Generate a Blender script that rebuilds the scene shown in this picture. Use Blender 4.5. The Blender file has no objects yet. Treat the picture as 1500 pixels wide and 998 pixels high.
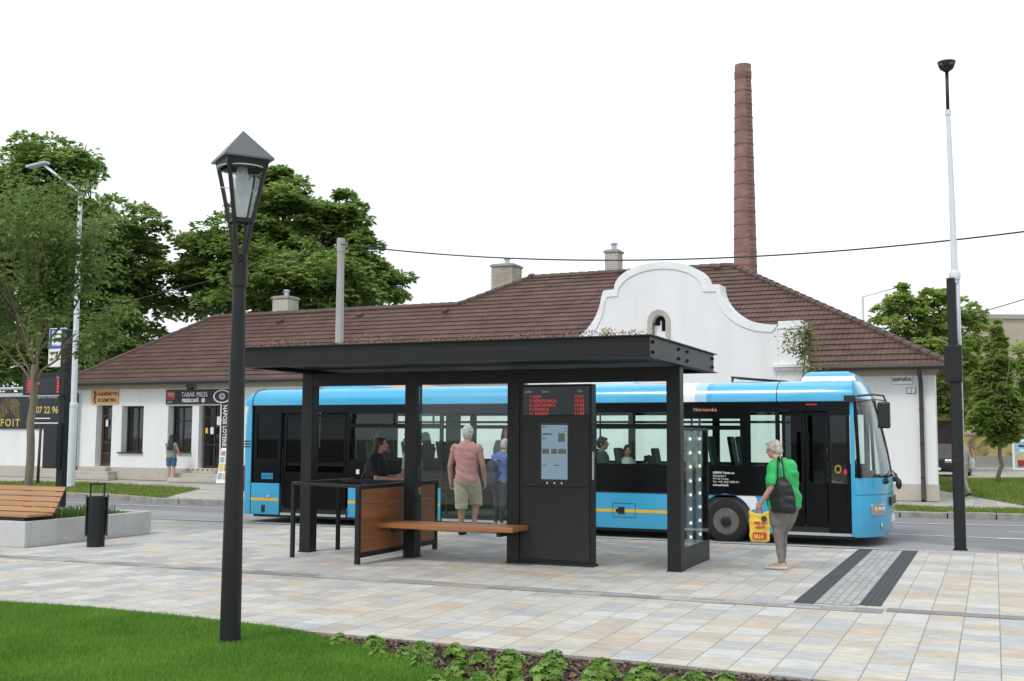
import bpy, bmesh, math, random
import numpy as np
from mathutils import Vector, Matrix, noise as mnoise
R=math.radians; PI=math.pi
random.seed(7); rng=np.random.default_rng(7)
S=bpy.context.scene; COL=S.collection

# ------------------------------------------------------------------ materials
def nt(name):
    m=bpy.data.materials.new(name); m.use_nodes=True
    t=m.node_tree; b=t.nodes['Principled BSDF']; return m,t,b
def N(t,typ,**k):
    n=t.nodes.new(typ)
    for a,v in k.items(): setattr(n,a,v)
    return n
def pm(name,col,rough=.6,var=.12,vs=4.,bump=0.,bs=60.,metal=0.,spec=.5,coat=0.,dirt=None,ds=1.5,damt=.3,coord='Object',stretch=(1,1,1)):
    m,t,b=nt(name)
    L=t.links.new
    tc=N(t,'ShaderNodeTexCoord'); mp=N(t,'ShaderNodeMapping'); mp.inputs['Scale'].default_value=stretch
    L(tc.outputs[coord],mp.inputs[0])
    nz=N(t,'ShaderNodeTexNoise'); nz.inputs['Scale'].default_value=vs; nz.inputs['Detail'].default_value=6; nz.inputs['Roughness'].default_value=.62
    L(mp.outputs[0],nz.inputs['Vector'])
    rp=N(t,'ShaderNodeValToRGB'); e=rp.color_ramp.elements
    e[0].position=.3; e[1].position=.7
    e[0].color=tuple(c*(1-var) for c in col)+(1,); e[1].color=tuple(min(1,c*(1+var)) for c in col)+(1,)
    L(nz.outputs[0],rp.inputs[0]); out=rp.outputs[0]
    if dirt:
        n2=N(t,'ShaderNodeTexNoise'); n2.inputs['Scale'].default_value=ds; n2.inputs['Detail'].default_value=8; n2.inputs['Roughness'].default_value=.7
        L(mp.outputs[0],n2.inputs['Vector'])
        r2=N(t,'ShaderNodeValToRGB'); r2.color_ramp.elements[0].position=.48; r2.color_ramp.elements[1].position=.72
        r2.color_ramp.elements[1].color=(damt,damt,damt,1)
        L(n2.outputs[0],r2.inputs[0])
        mx=N(t,'ShaderNodeMixRGB'); mx.inputs[2].default_value=dirt+(1,)
        L(r2.outputs[0],mx.inputs[0]); L(out,mx.inputs[1]); out=mx.outputs[0]
    L(out,b.inputs['Base Color'])
    b.inputs['Roughness'].default_value=rough; b.inputs['Metallic'].default_value=metal
    b.inputs['Specular IOR Level'].default_value=spec
    b.inputs['Coat Weight'].default_value=coat; b.inputs['Coat Roughness'].default_value=.06
    # roughness breakup
    mr=N(t,'ShaderNodeMapRange'); mr.inputs[3].default_value=max(.03,rough*.85); mr.inputs[4].default_value=min(1,rough*1.15)
    L(nz.outputs[0],mr.inputs[0]); L(mr.outputs[0],b.inputs['Roughness'])
    if bump:
        n3=N(t,'ShaderNodeTexNoise'); n3.inputs['Scale'].default_value=bs; n3.inputs['Detail'].default_value=5
        L(mp.outputs[0],n3.inputs['Vector'])
        bp=N(t,'ShaderNodeBump'); bp.inputs['Strength'].default_value=min(1,bump); bp.inputs['Distance'].default_value=.01
        L(n3.outputs[0],bp.inputs['Height']); L(bp.outputs[0],b.inputs['Normal'])
    return m
def em(name,col,strength=1.):
    m,t,b=nt(name); b.inputs['Base Color'].default_value=(.02,.02,.02,1)
    b.inputs['Emission Color'].default_value=col+(1,); b.inputs['Emission Strength'].default_value=strength
    return m
def glass(name,tint=(.85,.93,.9),refl=1.,rough=.02,base=.035):
    m=bpy.data.materials.new(name); m.use_nodes=True; t=m.node_tree; t.nodes.clear(); L=t.links.new
    o=N(t,'ShaderNodeOutputMaterial'); mx=N(t,'ShaderNodeMixShader')
    tr=N(t,'ShaderNodeBsdfTransparent'); tr.inputs[0].default_value=tint+(1,)
    gl=N(t,'ShaderNodeBsdfGlossy'); gl.inputs['Roughness'].default_value=rough
    fr=N(t,'ShaderNodeLayerWeight'); fr.inputs[0].default_value=.25
    mr=N(t,'ShaderNodeMapRange'); mr.inputs[3].default_value=base; mr.inputs[4].default_value=.75*refl
    L(fr.outputs['Fresnel'],mr.inputs[0]); L(mr.outputs[0],mx.inputs[0])
    L(tr.outputs[0],mx.inputs[1]); L(gl.outputs[0],mx.inputs[2]); L(mx.outputs[0],o.inputs[0])
    return m
def leafmat(name,c0,c1,trans=.35,ns=1.2):
    m=bpy.data.materials.new(name); m.use_nodes=True; t=m.node_tree; t.nodes.clear(); L=t.links.new
    o=N(t,'ShaderNodeOutputMaterial')
    oi=N(t,'ShaderNodeTexCoord'); nz=N(t,'ShaderNodeTexNoise'); nz.inputs['Scale'].default_value=ns; nz.inputs['Detail'].default_value=3
    L(oi.outputs['Object'],nz.inputs['Vector'])
    ge=N(t,'ShaderNodeNewGeometry')
    ad=N(t,'ShaderNodeMath',operation='MULTIPLY_ADD'); ad.inputs[1].default_value=.55; 
    L(ge.outputs['Random Per Island'],ad.inputs[0])
    sb=N(t,'ShaderNodeMath',operation='SUBTRACT'); sb.inputs[1].default_value=.27; L(nz.outputs[0],sb.inputs[0]); L(sb.outputs[0],ad.inputs[2])
    rp=N(t,'ShaderNodeValToRGB'); rp.color_ramp.elements[0].position=.2; rp.color_ramp.elements[1].position=.8
    rp.color_ramp.elements[0].color=c0+(1,); rp.color_ramp.elements[1].color=c1+(1,)
    L(ad.outputs[0],rp.inputs[0])
    pb=N(t,'ShaderNodeBsdfPrincipled'); pb.inputs['Roughness'].default_value=.5; pb.inputs['Specular IOR Level'].default_value=.35
    tl=N(t,'ShaderNodeBsdfTranslucent'); mx=N(t,'ShaderNodeMixShader'); mx.inputs[0].default_value=trans
    L(rp.outputs[0],pb.inputs['Base Color']); L(rp.outputs[0],tl.inputs[0])
    L(pb.outputs[0],mx.inputs[1]); L(tl.outputs[0],mx.inputs[2]); L(mx.outputs[0],o.inputs[0])
    return m
def opal(name):
    m=bpy.data.materials.new(name); m.use_nodes=True; t=m.node_tree; t.nodes.clear(); L=t.links.new
    o=N(t,'ShaderNodeOutputMaterial'); mx=N(t,'ShaderNodeMixShader'); mx.inputs[0].default_value=.5
    tr=N(t,'ShaderNodeBsdfTransparent'); tl=N(t,'ShaderNodeBsdfTranslucent'); tl.inputs[0].default_value=(.85,.88,.9,1)
    L(tr.outputs[0],mx.inputs[1]); L(tl.outputs[0],mx.inputs[2]); L(mx.outputs[0],o.inputs[0]); return m
def mathn(t,op,a,b=None,c=None):
    n=N(t,'ShaderNodeMath',operation=op)
    for i,v in enumerate((a,b,c)):
        if v is None: continue
        if isinstance(v,(int,float)): n.inputs[i].default_value=v
        else: t.links.new(v,n.inputs[i])
    return n.outputs[0]
def ramp(t,fac,stops,interp='LINEAR'):
    rp=N(t,'ShaderNodeValToRGB'); cr=rp.color_ramp; cr.interpolation=interp
    while len(cr.elements)<len(stops): cr.elements.new(.5)
    for e,(p,c) in zip(cr.elements,stops): e.position=p; e.color=tuple(c)+(1,)
    t.links.new(fac,rp.inputs[0]); return rp.outputs[0]

def paving(name,w,l,stops,stops2,gap=.0045,joint=(.24,.23,.21),bumpd=.004,swap=False):
    """stone slabs in columns of width w, random-offset rows of length l"""
    m,t,b=nt(name); L=t.links.new
    tc=N(t,'ShaderNodeTexCoord'); sx=N(t,'ShaderNodeSeparateXYZ'); L(tc.outputs['Object'],sx.inputs[0])
    X,Y=(sx.outputs[1],sx.outputs[0]) if swap else (sx.outputs[0],sx.outputs[1])
    u=mathn(t,'DIVIDE',X,w); cu=mathn(t,'FLOOR',u); fu=mathn(t,'FRACT',u)
    wn=N(t,'ShaderNodeTexWhiteNoise',noise_dimensions='1D'); L(cu,wn.inputs['W'])
    # row length varies per column a bit
    ln=mathn(t,'MULTIPLY_ADD',wn.outputs[0],l*.5,l*.75)
    v=mathn(t,'ADD',mathn(t,'DIVIDE',Y,ln),mathn(t,'MULTIPLY',wn.outputs[0],7.3)); cv=mathn(t,'FLOOR',v); fv=mathn(t,'FRACT',v)
    cb=N(t,'ShaderNodeCombineXYZ'); L(cu,cb.inputs[0]); L(cv,cb.inputs[1])
    wc=N(t,'ShaderNodeTexWhiteNoise',noise_dimensions='2D'); L(cb.outputs[0],wc.inputs['Vector'])
    c1=ramp(t,wc.outputs[0],stops,'CONSTANT'); c2=ramp(t,wc.outputs[0],stops2,'CONSTANT')
    nz=N(t,'ShaderNodeTexNoise'); nz.inputs['Scale'].default_value=.28; nz.inputs['Detail'].default_value=2
    L(tc.outputs['Object'],nz.inputs['Vector'])
    f=mathn(t,'ADD',mathn(t,'MULTIPLY',sx.outputs[0],.05),mathn(t,'ADD',mathn(t,'MULTIPLY',nz.outputs[0],1.2),mathn(t,'MULTIPLY',sx.outputs[1],-.04)))
    fr=N(t,'ShaderNodeMapRange'); fr.inputs[1].default_value=-.45; fr.inputs[2].default_value=.45; L(f,fr.inputs[0])
    mx=N(t,'ShaderNodeMixRGB'); L(fr.outputs[0],mx.inputs[0]); L(c2,mx.inputs[1]); L(c1,mx.inputs[2])
    # in-stone mottling: wavy streaks
    mp=N(t,'ShaderNodeMapping'); mp.inputs['Scale'].default_value=(3,9,1); L(tc.outputs['Object'],mp.inputs[0])
    n2=N(t,'ShaderNodeTexNoise'); n2.inputs['Scale'].default_value=2.; n2.inputs['Detail'].default_value=7; n2.inputs['Roughness'].default_value=.65
    cv3=N(t,'ShaderNodeVectorMath',operation='MULTIPLY_ADD'); cv3.inputs[1].default_value=(9,9,9)
    L(wc.outputs[1],cv3.inputs[0]); L(mp.outputs[0],cv3.inputs[2]); L(cv3.outputs[0],n2.inputs['Vector'])
    mt=N(t,'ShaderNodeMixRGB',blend_type='MULTIPLY'); mt.inputs[0].default_value=1
    L(mx.outputs[0],mt.inputs[1]); L(ramp(t,n2.outputs[0],[(.3,(.80,.80,.81)),(.7,(1.13,1.12,1.09))]),mt.inputs[2])
    # dirt stains
    n4=N(t,'ShaderNodeTexNoise'); n4.inputs['Scale'].default_value=1.1; n4.inputs['Detail'].default_value=9; n4.inputs['Roughness'].default_value=.7
    L(tc.outputs['Object'],n4.inputs['Vector'])
    md=N(t,'ShaderNodeMixRGB',blend_type='MULTIPLY'); md.inputs[0].default_value=1
    L(mt.outputs[0],md.inputs[1]); L(ramp(t,n4.outputs[0],[(.32,(.84,.83,.81)),(.52,(1,1,1))]),md.inputs[2])
    du=mathn(t,'MULTIPLY',mathn(t,'MINIMUM',fu,mathn(t,'SUBTRACT',1.,fu)),w)
    dv=mathn(t,'MULTIPLY',mathn(t,'MINIMUM',fv,mathn(t,'SUBTRACT',1.,fv)),l)
    # long joints read a little wider than the short ones
    dj=mathn(t,'MINIMUM',mathn(t,'MULTIPLY',du,.8),mathn(t,'MULTIPLY',dv,1.3))
    mk=N(t,'ShaderNodeMapRange'); mk.inputs[1].default_value=gap*.4; mk.inputs[2].default_value=gap; L(dj,mk.inputs[0])
    mj=N(t,'ShaderNodeMixRGB'); mj.inputs[1].default_value=joint+(1,); L(mk.outputs[0],mj.inputs[0]); L(md.outputs[0],mj.inputs[2])
    L(mj.outputs[0],b.inputs['Base Color']); b.inputs['Roughness'].default_value=.78; b.inputs['Specular IOR Level'].default_value=.35
    h=mathn(t,'ADD',mk.outputs[0],mathn(t,'ADD',mathn(t,'MULTIPLY',n2.outputs[0],.25),mathn(t,'MULTIPLY',wc.outputs[0],.25)))
    bp=N(t,'ShaderNodeBump'); bp.inputs['Strength'].default_value=.6; bp.inputs['Distance'].default_value=bumpd; L(h,bp.inputs['Height']); L(bp.outputs[0],b.inputs['Normal'])
    return m

M={}
M['steel']=pm('anthracite_steel',(.016,.0165,.017),.42,.10,3,.05,200,spec=.28)
M['steel2']=pm('dark_grey_steel',(.024,.0245,.025),.45,.1,3,.05,200,spec=.28)
M['polesteel']=pm('pole_steel',(.017,.0178,.0185),.45,.15,2.5,.05,200,spec=.28)
M['galv']=pm('galvanised_steel',(.48,.51,.53),.45,.12,8,.04,80,metal=.35)
M['whitepole']=pm('white_pole_paint',(.62,.66,.70),.4,.06,5)
M['concrete']=pm('light_concrete',(.50,.50,.49),.85,.07,3,.25,90,dirt=(.33,.33,.32),ds=1.2,damt=.5)
M['concrete2']=pm('grey_concrete',(.34,.33,.31),.9,.12,5,.3,60,dirt=(.2,.19,.17),ds=2,damt=.6)
M['utility']=pm('weathered_concrete_pole',(.40,.39,.37),.9,.15,6,.3,60,dirt=(.22,.21,.2),ds=3,damt=.6)
M['plaster']=pm('white_plaster',(.75,.755,.765),.9,.03,1.5,.15,120,dirt=(.58,.565,.54),ds=1.3,damt=.32,stretch=(1,1,.28))
M['trim']=pm('white_trim',(.78,.78,.79),.85,.03,2,.1,90,dirt=(.5,.5,.48),ds=1.3,damt=.3)
M['plinth']=pm('sandy_plinth',(.46,.43,.38),.9,.12,3,.4,40,dirt=(.3,.28,.25),ds=1.5,damt=.6)
M['fascia']=pm('beige_cornice',(.42,.38,.32),.85,.08,3)
M['darkbrown']=pm('dark_brown_wood',(.035,.020,.014),.5,.25,8,.1,50)
M['brownwood']=pm('brown_wood',(.10,.045,.022),.5,.25,8,.1,50)
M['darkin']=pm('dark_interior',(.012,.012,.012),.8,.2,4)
M['gutter']=pm('dark_gutter',(.03,.026,.024),.5,.15,5)
M['iron']=pm('black_iron',(.015,.015,.015),.5,.2,9)
M['black']=pm('black_plastic',(.012,.012,.013),.45,.15,6)
M['blackgloss']=pm('black_gloss_panel',(.008,.009,.010),.14,.1,6,spec=.6)
M['rubber']=pm('tyre_rubber',(.014,.014,.014),.85,.2,20,.2,150)
M['white']=pm('white_paint',(.8,.8,.8),.5,.03,5)
M['letterwhite']=pm('white_lettering',(.75,.75,.75),.5,.03,5)
M['gold']=pm('gold_lettering',(.55,.42,.12),.45,.05,5)
M['red']=pm('red_enamel',(.35,.03,.03),.5,.1,6)
M['redplastic']=pm('red_plastic',(.55,.03,.05),.4,.05,6)
M['orange']=pm('orange_sign',(.70,.38,.17),.6,.06,3)
M['yellow']=pm('yellow_paint',(.75,.45,.03),.45,.06,5)
M['bluesign']=pm('blue_sign',(.03,.13,.45),.45,.05,5)
M['soil']=pm('dark_mulch_soil',(.026,.014,.008),.95,.4,14,.9,45)
M['mulch']=pm('bark_mulch',(.075,.045,.03),.9,.6,30,.5,60)
M['bark']=pm('grey_bark',(.15,.125,.10),.9,.25,6,.6,40,stretch=(1,1,.3))
M['barkdark']=pm('dark_bark',(.06,.048,.038),.95,.3,4,.8,25,stretch=(1,1,.25))
M['barkyoung']=pm('young_bark',(.19,.155,.11),.85,.22,9,.4,50,stretch=(1,1,.4))
M['skin']=pm('skin',(.50,.30,.22),.55,.08,12,.05,120)
M['skintan']=pm('tanned_skin',(.42,.23,.16),.55,.08,12,.05,120)
M['lip']=pm('lips',(.35,.13,.11),.5,.05,12)
M['eye']=pm('eyes',(.03,.02,.018),.2,.05,12)
M['redled']=em('red_led',(1.,.05,.05),.55)
M['redled2']=em('bright_red_led',(1.,.05,.05),1.3)
M['amberled']=em('amber_led',(1.,.45,.2),.5)
M['whiteled']=em('white_led',(1.,1.,.96),2.2)
M['glass']=glass('shelter_glass',(.93,.965,.955),.8,base=.025)
M['busglass']=glass('bus_glass',(.92,.985,.955),.6,base=.025)
M['busglassdark']=glass('dark_bus_glass',(.26,.30,.30),.6,base=.015)
M['lampglass']=glass('lamp_glass',(.95,.97,.98),.25,base=.02)
M['opal']=opal('opal_sky_sheen')  # whitish see-through tone standing in for sky reflected in lantern panes
M['winglass']=glass('window_glass',(.45,.5,.5),1.,base=.08)
M['chrome']=pm('bright_metal',(.55,.55,.54),.25,.1,9,metal=.9)
M['paper']=pm('white_paper',(.72,.72,.7),.7,.04,9)

# ------------------------------------------------------------------ mesh builder
class MB:
    def __init__(s,off=(0,0,0)):
        s.v=[];s.f=[];s.mi=[];s.o=off;s.cur=0
    def add(s,vs,fs,mi=None):
        n=len(s.v); o=s.o
        s.v+=[(a[0]-o[0],a[1]-o[1],a[2]-o[2]) for a in vs]
        s.f+=[tuple(i+n for i in f) for f in fs]
        s.mi+=[s.cur if mi is None else mi]*len(fs); return s
    def box(s,x0,x1,y0,y1,z0,z1,mi=None):
        return s.add([(x0,y0,z0),(x1,y0,z0),(x1,y1,z0),(x0,y1,z0),(x0,y0,z1),(x1,y0,z1),(x1,y1,z1),(x0,y1,z1)],
            [(0,3,2,1),(4,5,6,7),(0,1,5,4),(1,2,6,5),(2,3,7,6),(3,0,4,7)],mi)
    def obox(s,c,ax,ay,az,mi=None):
        c=Vector(c);ax=Vector(ax);ay=Vector(ay);az=Vector(az);vs=[]
        for k in (-1,1):
            for (i,j) in ((-1,-1),(1,-1),(1,1),(-1,1)): vs.append(tuple(c+ax*i+ay*j+az*k))
        return s.add(vs,[(0,3,2,1),(4,5,6,7),(0,1,5,4),(1,2,6,5),(2,3,7,6),(3,0,4,7)],mi)
    def beam(s,a,b,w,h,up=(0,0,1),mi=None):
        a=Vector(a);b=Vector(b);d=(b-a); l=d.length; d=d/l
        sd=d.cross(Vector(up)); 
        if sd.length<1e-4: sd=d.cross(Vector((1,0,0)))
        sd.normalize(); u=sd.cross(d)
        return s.obox((a+b)/2,d*l/2,sd*w/2,u*h/2,mi)
    def tube(s,pts,rad,n=10,caps=True,side=None,mi=None,round_=False):
        pts=[Vector(p) for p in pts]; k=len(pts)
        if not isinstance(rad,(list,tuple)): rad=[rad]*k
        rr=[(r,r) if not isinstance(r,(tuple,list)) else r for r in rad]
        if round_ :
            # hemispherical ends
            d0=(pts[0]-pts[1]).normalized(); d1=(pts[-1]-pts[-2]).normalized()
            r0=min(rr[0]); r1=min(rr[-1])
            pre=[(pts[0]+d0*r0*q,(rr[0][0]*c,rr[0][1]*c)) for q,c in ((.97,.25),(.8,.6),(.45,.89))]
            post=[(pts[-1]+d1*r1*q,(rr[-1][0]*c,rr[-1][1]*c)) for q,c in ((.45,.89),(.8,.6),(.97,.25))]
            pts=[p for p,_ in pre]+pts+[p for p,_ in post]; rr=[r for _,r in pre]+rr+[r for _,r in post]; k=len(pts)
        vs=[];fs=[];ref=None
        for i,p in enumerate(pts):
            if i==0:d=pts[1]-pts[0]
            elif i==k-1:d=pts[-1]-pts[-2]
            else:d=(pts[i+1]-pts[i]).normalized()+(pts[i]-pts[i-1]).normalized()
            d.normalize()
            if ref is None:
                ref=Vector(side) if side else (Vector((1,0,0)) if abs(d.x)<.8 else Vector((0,1,0)))
            elif side: ref=Vector(side)
            a=ref-d*ref.dot(d)
            if a.length<1e-5: a=Vector((0,1,0))-d*d.y
            a.normalize(); b=d.cross(a); ref=a
            for j in range(n):
                th=2*PI*j/n
                vs.append(tuple(p+a*rr[i][0]*math.cos(th)+b*rr[i][1]*math.sin(th)))
        for i in range(k-1):
            for j in range(n):
                j2=(j+1)%n; fs.append((i*n+j,i*n+j2,(i+1)*n+j2,(i+1)*n+j))
        if caps: fs.append(tuple(range(n-1,-1,-1))); fs.append(tuple((k-1)*n+j for j in range(n)))
        return s.add(vs,fs,mi)
    def lathe(s,c,prof,n=20,mi=None,axis='z',a0=0.,caps=True):
        vs=[];fs=[];k=len(prof)
        for (r,z) in prof:
            for j in range(n):
                th=2*PI*j/n+a0; x,y=r*math.cos(th),r*math.sin(th)
                p=(x,y,z) if axis=='z' else ((x,z,y) if axis=='y' else (z,x,y))
                vs.append((c[0]+p[0],c[1]+p[1],c[2]+p[2]))
        for i in range(k-1):
            for j in range(n):
                j2=(j+1)%n; q=(i*n+j,i*n+j2,(i+1)*n+j2,(i+1)*n+j); fs.append(q if axis!='y' else q[::-1])
        if not caps: return s.add(vs,fs,mi)
        fs.append(tuple(range(n))[::-1] if axis!='y' else tuple(range(n))); 
        e=tuple((k-1)*n+j for j in range(n)); fs.append(e if axis!='y' else e[::-1])
        return s.add(vs,fs,mi)
    def ell(s,c,r,rot=None,nu=14,nv=9,mi=None):
        vs=[];fs=[];c=Vector(c)
        for i in range(1,nv):
            ph=PI*i/nv
            for j in range(nu):
                th=2*PI*j/nu
                p=Vector((r[0]*math.sin(ph)*math.cos(th),r[1]*math.sin(ph)*math.sin(th),r[2]*math.cos(ph)))
                if rot: p=rot@p
                vs.append(tuple(c+p))
        for zz in (1,-1):
            p=Vector((0,0,r[2]*zz)); p=rot@p if rot else p; vs.append(tuple(c+p))
        T=len(vs)-2;B=len(vs)-1
        for i in range(nv-2):
            for j in range(nu):
                j2=(j+1)%nu; fs.append((i*nu+j,(i+1)*nu+j,(i+1)*nu+j2,i*nu+j2))
        for j in range(nu):
            j2=(j+1)%nu; fs.append((T,j,j2)); fs.append((B,(nv-2)*nu+j2,(nv-2)*nu+j))
        return s.add(vs,fs,mi)
    def prism(s,poly,y0,y1,plane='xz',mi=None):
        """poly in plane coords, extruded along the remaining axis"""
        def P(a,b,c): return (a,c,b) if plane=='xz' else ((a,b,c) if plane=='xy' else (c,a,b))
        n=len(poly); vs=[P(a,b,y0) for a,b in poly]+[P(a,b,y1) for a,b in poly]
        area=sum(poly[i][0]*poly[(i+1)%n][1]-poly[(i+1)%n][0]*poly[i][1] for i in range(n))
        fs=[tuple(range(n)),tuple(range(2*n-1,n-1,-1))]+[(i,i+n,(i+1)%n+n,(i+1)%n) for i in range(n)]
        flip=(area<0)
        if plane=='xy': flip=not flip
        if plane=='yz': flip=not flip
        if (y1<y0): flip=not flip
        if flip: fs=[f[::-1] for f in fs]
        return s.add(vs,fs,mi)
    def quad(s,a,b,c,d,mi=None): return s.add([a,b,c,d],[(0,1,2,3)],mi)
    def build(s,name,mats,parent=None,smooth=False,bevel=0,loc=None,autosm=None):
        me=bpy.data.meshes.new(name); me.from_pydata(s.v,[],s.f)
        if not isinstance(mats,(list,tuple)): mats=[mats]
        for m in mats: me.materials.append(M[m] if isinstance(m,str) else m)
        if any(s.mi): me.polygons.foreach_set('material_index',s.mi)
        if smooth: me.polygons.foreach_set('use_smooth',[True]*len(me.polygons))
        me.update()
        o=bpy.data.objects.new(name,me); COL.objects.link(o)
        if parent: o.parent=parent
        if loc: o.location=loc
        if bevel:
            b=o.modifiers.new('bevel','BEVEL'); b.width=bevel; b.segments=2; b.limit_method='ANGLE'; b.angle_limit=R(40)
        if smooth and autosm:
            me.set_sharp_from_angle(angle=R(autosm))
        return o
def tag(o,label,cat,group=None,kind=None):
    if label: o['label']=label
    if cat: o['category']=cat
    if group: o['group']=group
    if kind: o['kind']=kind
    return o
def thing(name,label,cat,loc=(0,0,0),rz=0,group=None):
    o=bpy.data.objects.new(name,None); COL.objects.link(o); o.empty_display_size=.2
    o.location=loc; o.rotation_euler=(0,0,rz); return tag(o,label,cat,group)
def struct(o): o['kind']='structure'; return o
def sheet(name,poly,z,mat,holes=None):
    m=MB(); m.add([(x,y,z) for x,y in poly],[tuple(range(len(poly)))])
    o=m.build(name,mat); 
    me=o.data
    bm=bmesh.new(); bm.from_mesh(me); bmesh.ops.triangulate(bm,faces=bm.faces); bmesh.ops.recalc_face_normals(bm,faces=bm.faces)
    for f in bm.faces:
        if f.normal.z<0: f.normal_flip()
    bm.to_mesh(me); bm.free()
    return struct(o)
def bake(o):
    dg=bpy.context.evaluated_depsgraph_get()
    me=bpy.data.meshes.new_from_object(o.evaluated_get(dg),preserve_all_data_layers=False,depsgraph=dg)
    return me
def text(body,size,loc,rot,mat,parent,align='LEFT',ext=.004,name='lettering',sx=1.,bold=0.,sp=1.):
    cu=bpy.data.curves.new(name,'FONT'); cu.body=body; cu.size=size; cu.extrude=ext; cu.align_x=align; cu.align_y='BOTTOM_BASELINE'
    cu.offset=bold; cu.space_character=sp; cu.resolution_u=3
    t=bpy.data.objects.new(name,cu); COL.objects.link(t); bpy.context.view_layer.update()
    me=bake(t); bpy.data.objects.remove(t); 
    me.materials.clear(); me.materials.append(M[mat] if isinstance(mat,str) else mat)
    o=bpy.data.objects.new(name,me); COL.objects.link(o); o.parent=parent; o.location=loc; o.rotation_euler=rot; o.scale=(sx,1,1)
    return o
def copy_tree(o,parent=None):
    c=o.copy(); COL.objects.link(c)
    if parent: c.parent=parent
    for ch in o.children: copy_tree(ch,c)
    return c

# ------------------------------------------------------------------ camera / world / sun
F=1643.; CH=1.65; PITCH=math.atan(140.5/F); YAW=R(23.2); ROLL=.005
fw=Vector((-math.sin(YAW)*math.cos(PITCH),math.cos(YAW)*math.cos(PITCH),math.sin(PITCH)))
r0=Vector((math.cos(YAW),math.sin(YAW),0)); u0=Vector((math.sin(YAW)*math.sin(PITCH),-math.cos(YAW)*math.sin(PITCH),math.cos(PITCH)))
rt=r0*math.cos(ROLL)+u0*math.sin(ROLL); up=u0*math.cos(ROLL)-r0*math.sin(ROLL)
cam=bpy.data.cameras.new('camera'); co=bpy.data.objects.new('camera',cam); COL.objects.link(co); S.camera=co
cam.sensor_width=36; cam.lens=36*F/1500.; cam.clip_start=.05; cam.clip_end=3000
mw=Matrix.Identity(4)
for i in range(3): mw[i][0]=rt[i]; mw[i][1]=up[i]; mw[i][2]=-fw[i]
mw[2][3]=CH; co.matrix_world=mw
def ray(x,y): return fw+rt*((x-750)/F)+up*((499-y)/F)
def gz(x,y,z=0.):
    d=ray(x,y); t=(z-CH)/d.z; return (t*d.x,t*d.y)
def gy(x,y,Y):
    d=ray(x,y); t=Y/d.y; return (t*d.x,CH+t*d.z)
def at(x,y,dist):
    d=ray(x,y); t=dist/d.dot(fw); return Vector((t*d.x,t*d.y,CH+t*d.z))

w=bpy.data.worlds.new('World'); S.world=w; w.use_nodes=True; t=w.node_tree; L=t.links.new
bg=t.nodes['Background']; sky=N(t,'ShaderNodeTexSky',sky_type='NISHITA'); sky.sun_disc=False
SUN_EL,SUN_AZ=52.,200.
sky.sun_elevation=R(SUN_EL); sky.sun_rotation=R(SUN_AZ); sky.dust_density=2.5
tc=N(t,'ShaderNodeTexCoord'); mp=N(t,'ShaderNodeMapping'); mp.inputs['Scale'].default_value=(1.,1.,2.6)
L(tc.outputs['Generated'],mp.inputs[0])
nz=N(t,'ShaderNodeTexNoise'); nz.inputs['Scale'].default_value=2.3; nz.inputs['Detail'].default_value=9; nz.inputs['Roughness'].default_value=.6
L(mp.outputs[0],nz.inputs['Vector'])
cf=ramp(t,nz.outputs[0],[(.30,(.80,.80,.80)),(.5,(.98,.98,.98))])
mx=N(t,'ShaderNodeMixRGB'); L(cf,mx.inputs[0]); L(sky.outputs[0],mx.inputs[1])
n2=N(t,'ShaderNodeTexNoise'); n2.inputs['Scale'].default_value=1.6; n2.inputs['Detail'].default_value=6; L(mp.outputs[0],n2.inputs['Vector'])
L(ramp(t,n2.outputs[0],[(.38,(5.2,6.25,7.2)),(.62,(9.9,10.0,9.95))]),mx.inputs[2])
L(mx.outputs[0],bg.inputs[0]); bg.inputs[1].default_value=.1
sl=bpy.data.lights.new('sun','SUN'); so=bpy.data.objects.new('sun',sl); COL.objects.link(so)
sl.energy=1.15; sl.angle=R(14); sl.color=(1.,.96,.9)
az=R(SUN_AZ); dv=Vector((math.sin(az)*math.cos(R(SUN_EL)),math.cos(az)*math.cos(R(SUN_EL)),math.sin(R(SUN_EL))))
so.rotation_euler=dv.to_track_quat('Z','Y').to_euler()
S.view_settings.view_transform='Standard'; S.view_settings.look='None'; S.view_settings.exposure=.48; S.view_settings.gamma=1
S.render.engine='CYCLES'
S.cycles.max_bounces=8; S.cycles.transparent_max_bounces=16
# ================================================================== GROUND
beige=(.52,.435,.345); cream=(.58,.535,.46); warm=(.55,.46,.375); gry=(.43,.43,.425); blu=(.40,.42,.445); lt=(.56,.555,.535); gr2=(.49,.485,.47)
st1=[(0,cream),(.22,beige),(.36,lt),(.52,warm),(.62,gr2),(.76,blu),(.84,cream),(.93,beige)]
st2=[(0,gr2),(.2,gry),(.4,lt),(.58,blu),(.68,cream),(.8,gr2),(.92,warm)]
M['paving']=paving('plaza_slabs',.30,.34,st1,st2)
gA=(.36,.365,.37); gB=(.43,.43,.425); gC=(.32,.33,.335)
M['setts']=paving('grey_setts',.085,.10,[(0,gA),(.3,gB),(.6,gC),(.8,gB)],[(0,gA),(.3,gB),(.6,gC),(.8,gB)],gap=.006,joint=(.22,.22,.22))
M['band']=paving('band_stones',.32,.18,[(0,(.42,.41,.4)),(.35,(.27,.27,.265)),(.6,(.33,.33,.32))],[(0,(.42,.41,.4)),(.35,(.25,.25,.25)),(.6,(.31,.31,.3))],swap=False)
M['farpave']=paving('far_pavement_slabs',.5,.5,[(0,(.40,.38,.35)),(.3,(.43,.41,.38)),(.6,(.37,.355,.33)),(.8,(.45,.43,.4))],[(0,(.40,.38,.35)),(.3,(.43,.41,.38)),(.6,(.37,.355,.33)),(.8,(.45,.43,.4))],gap=.008)
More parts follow.
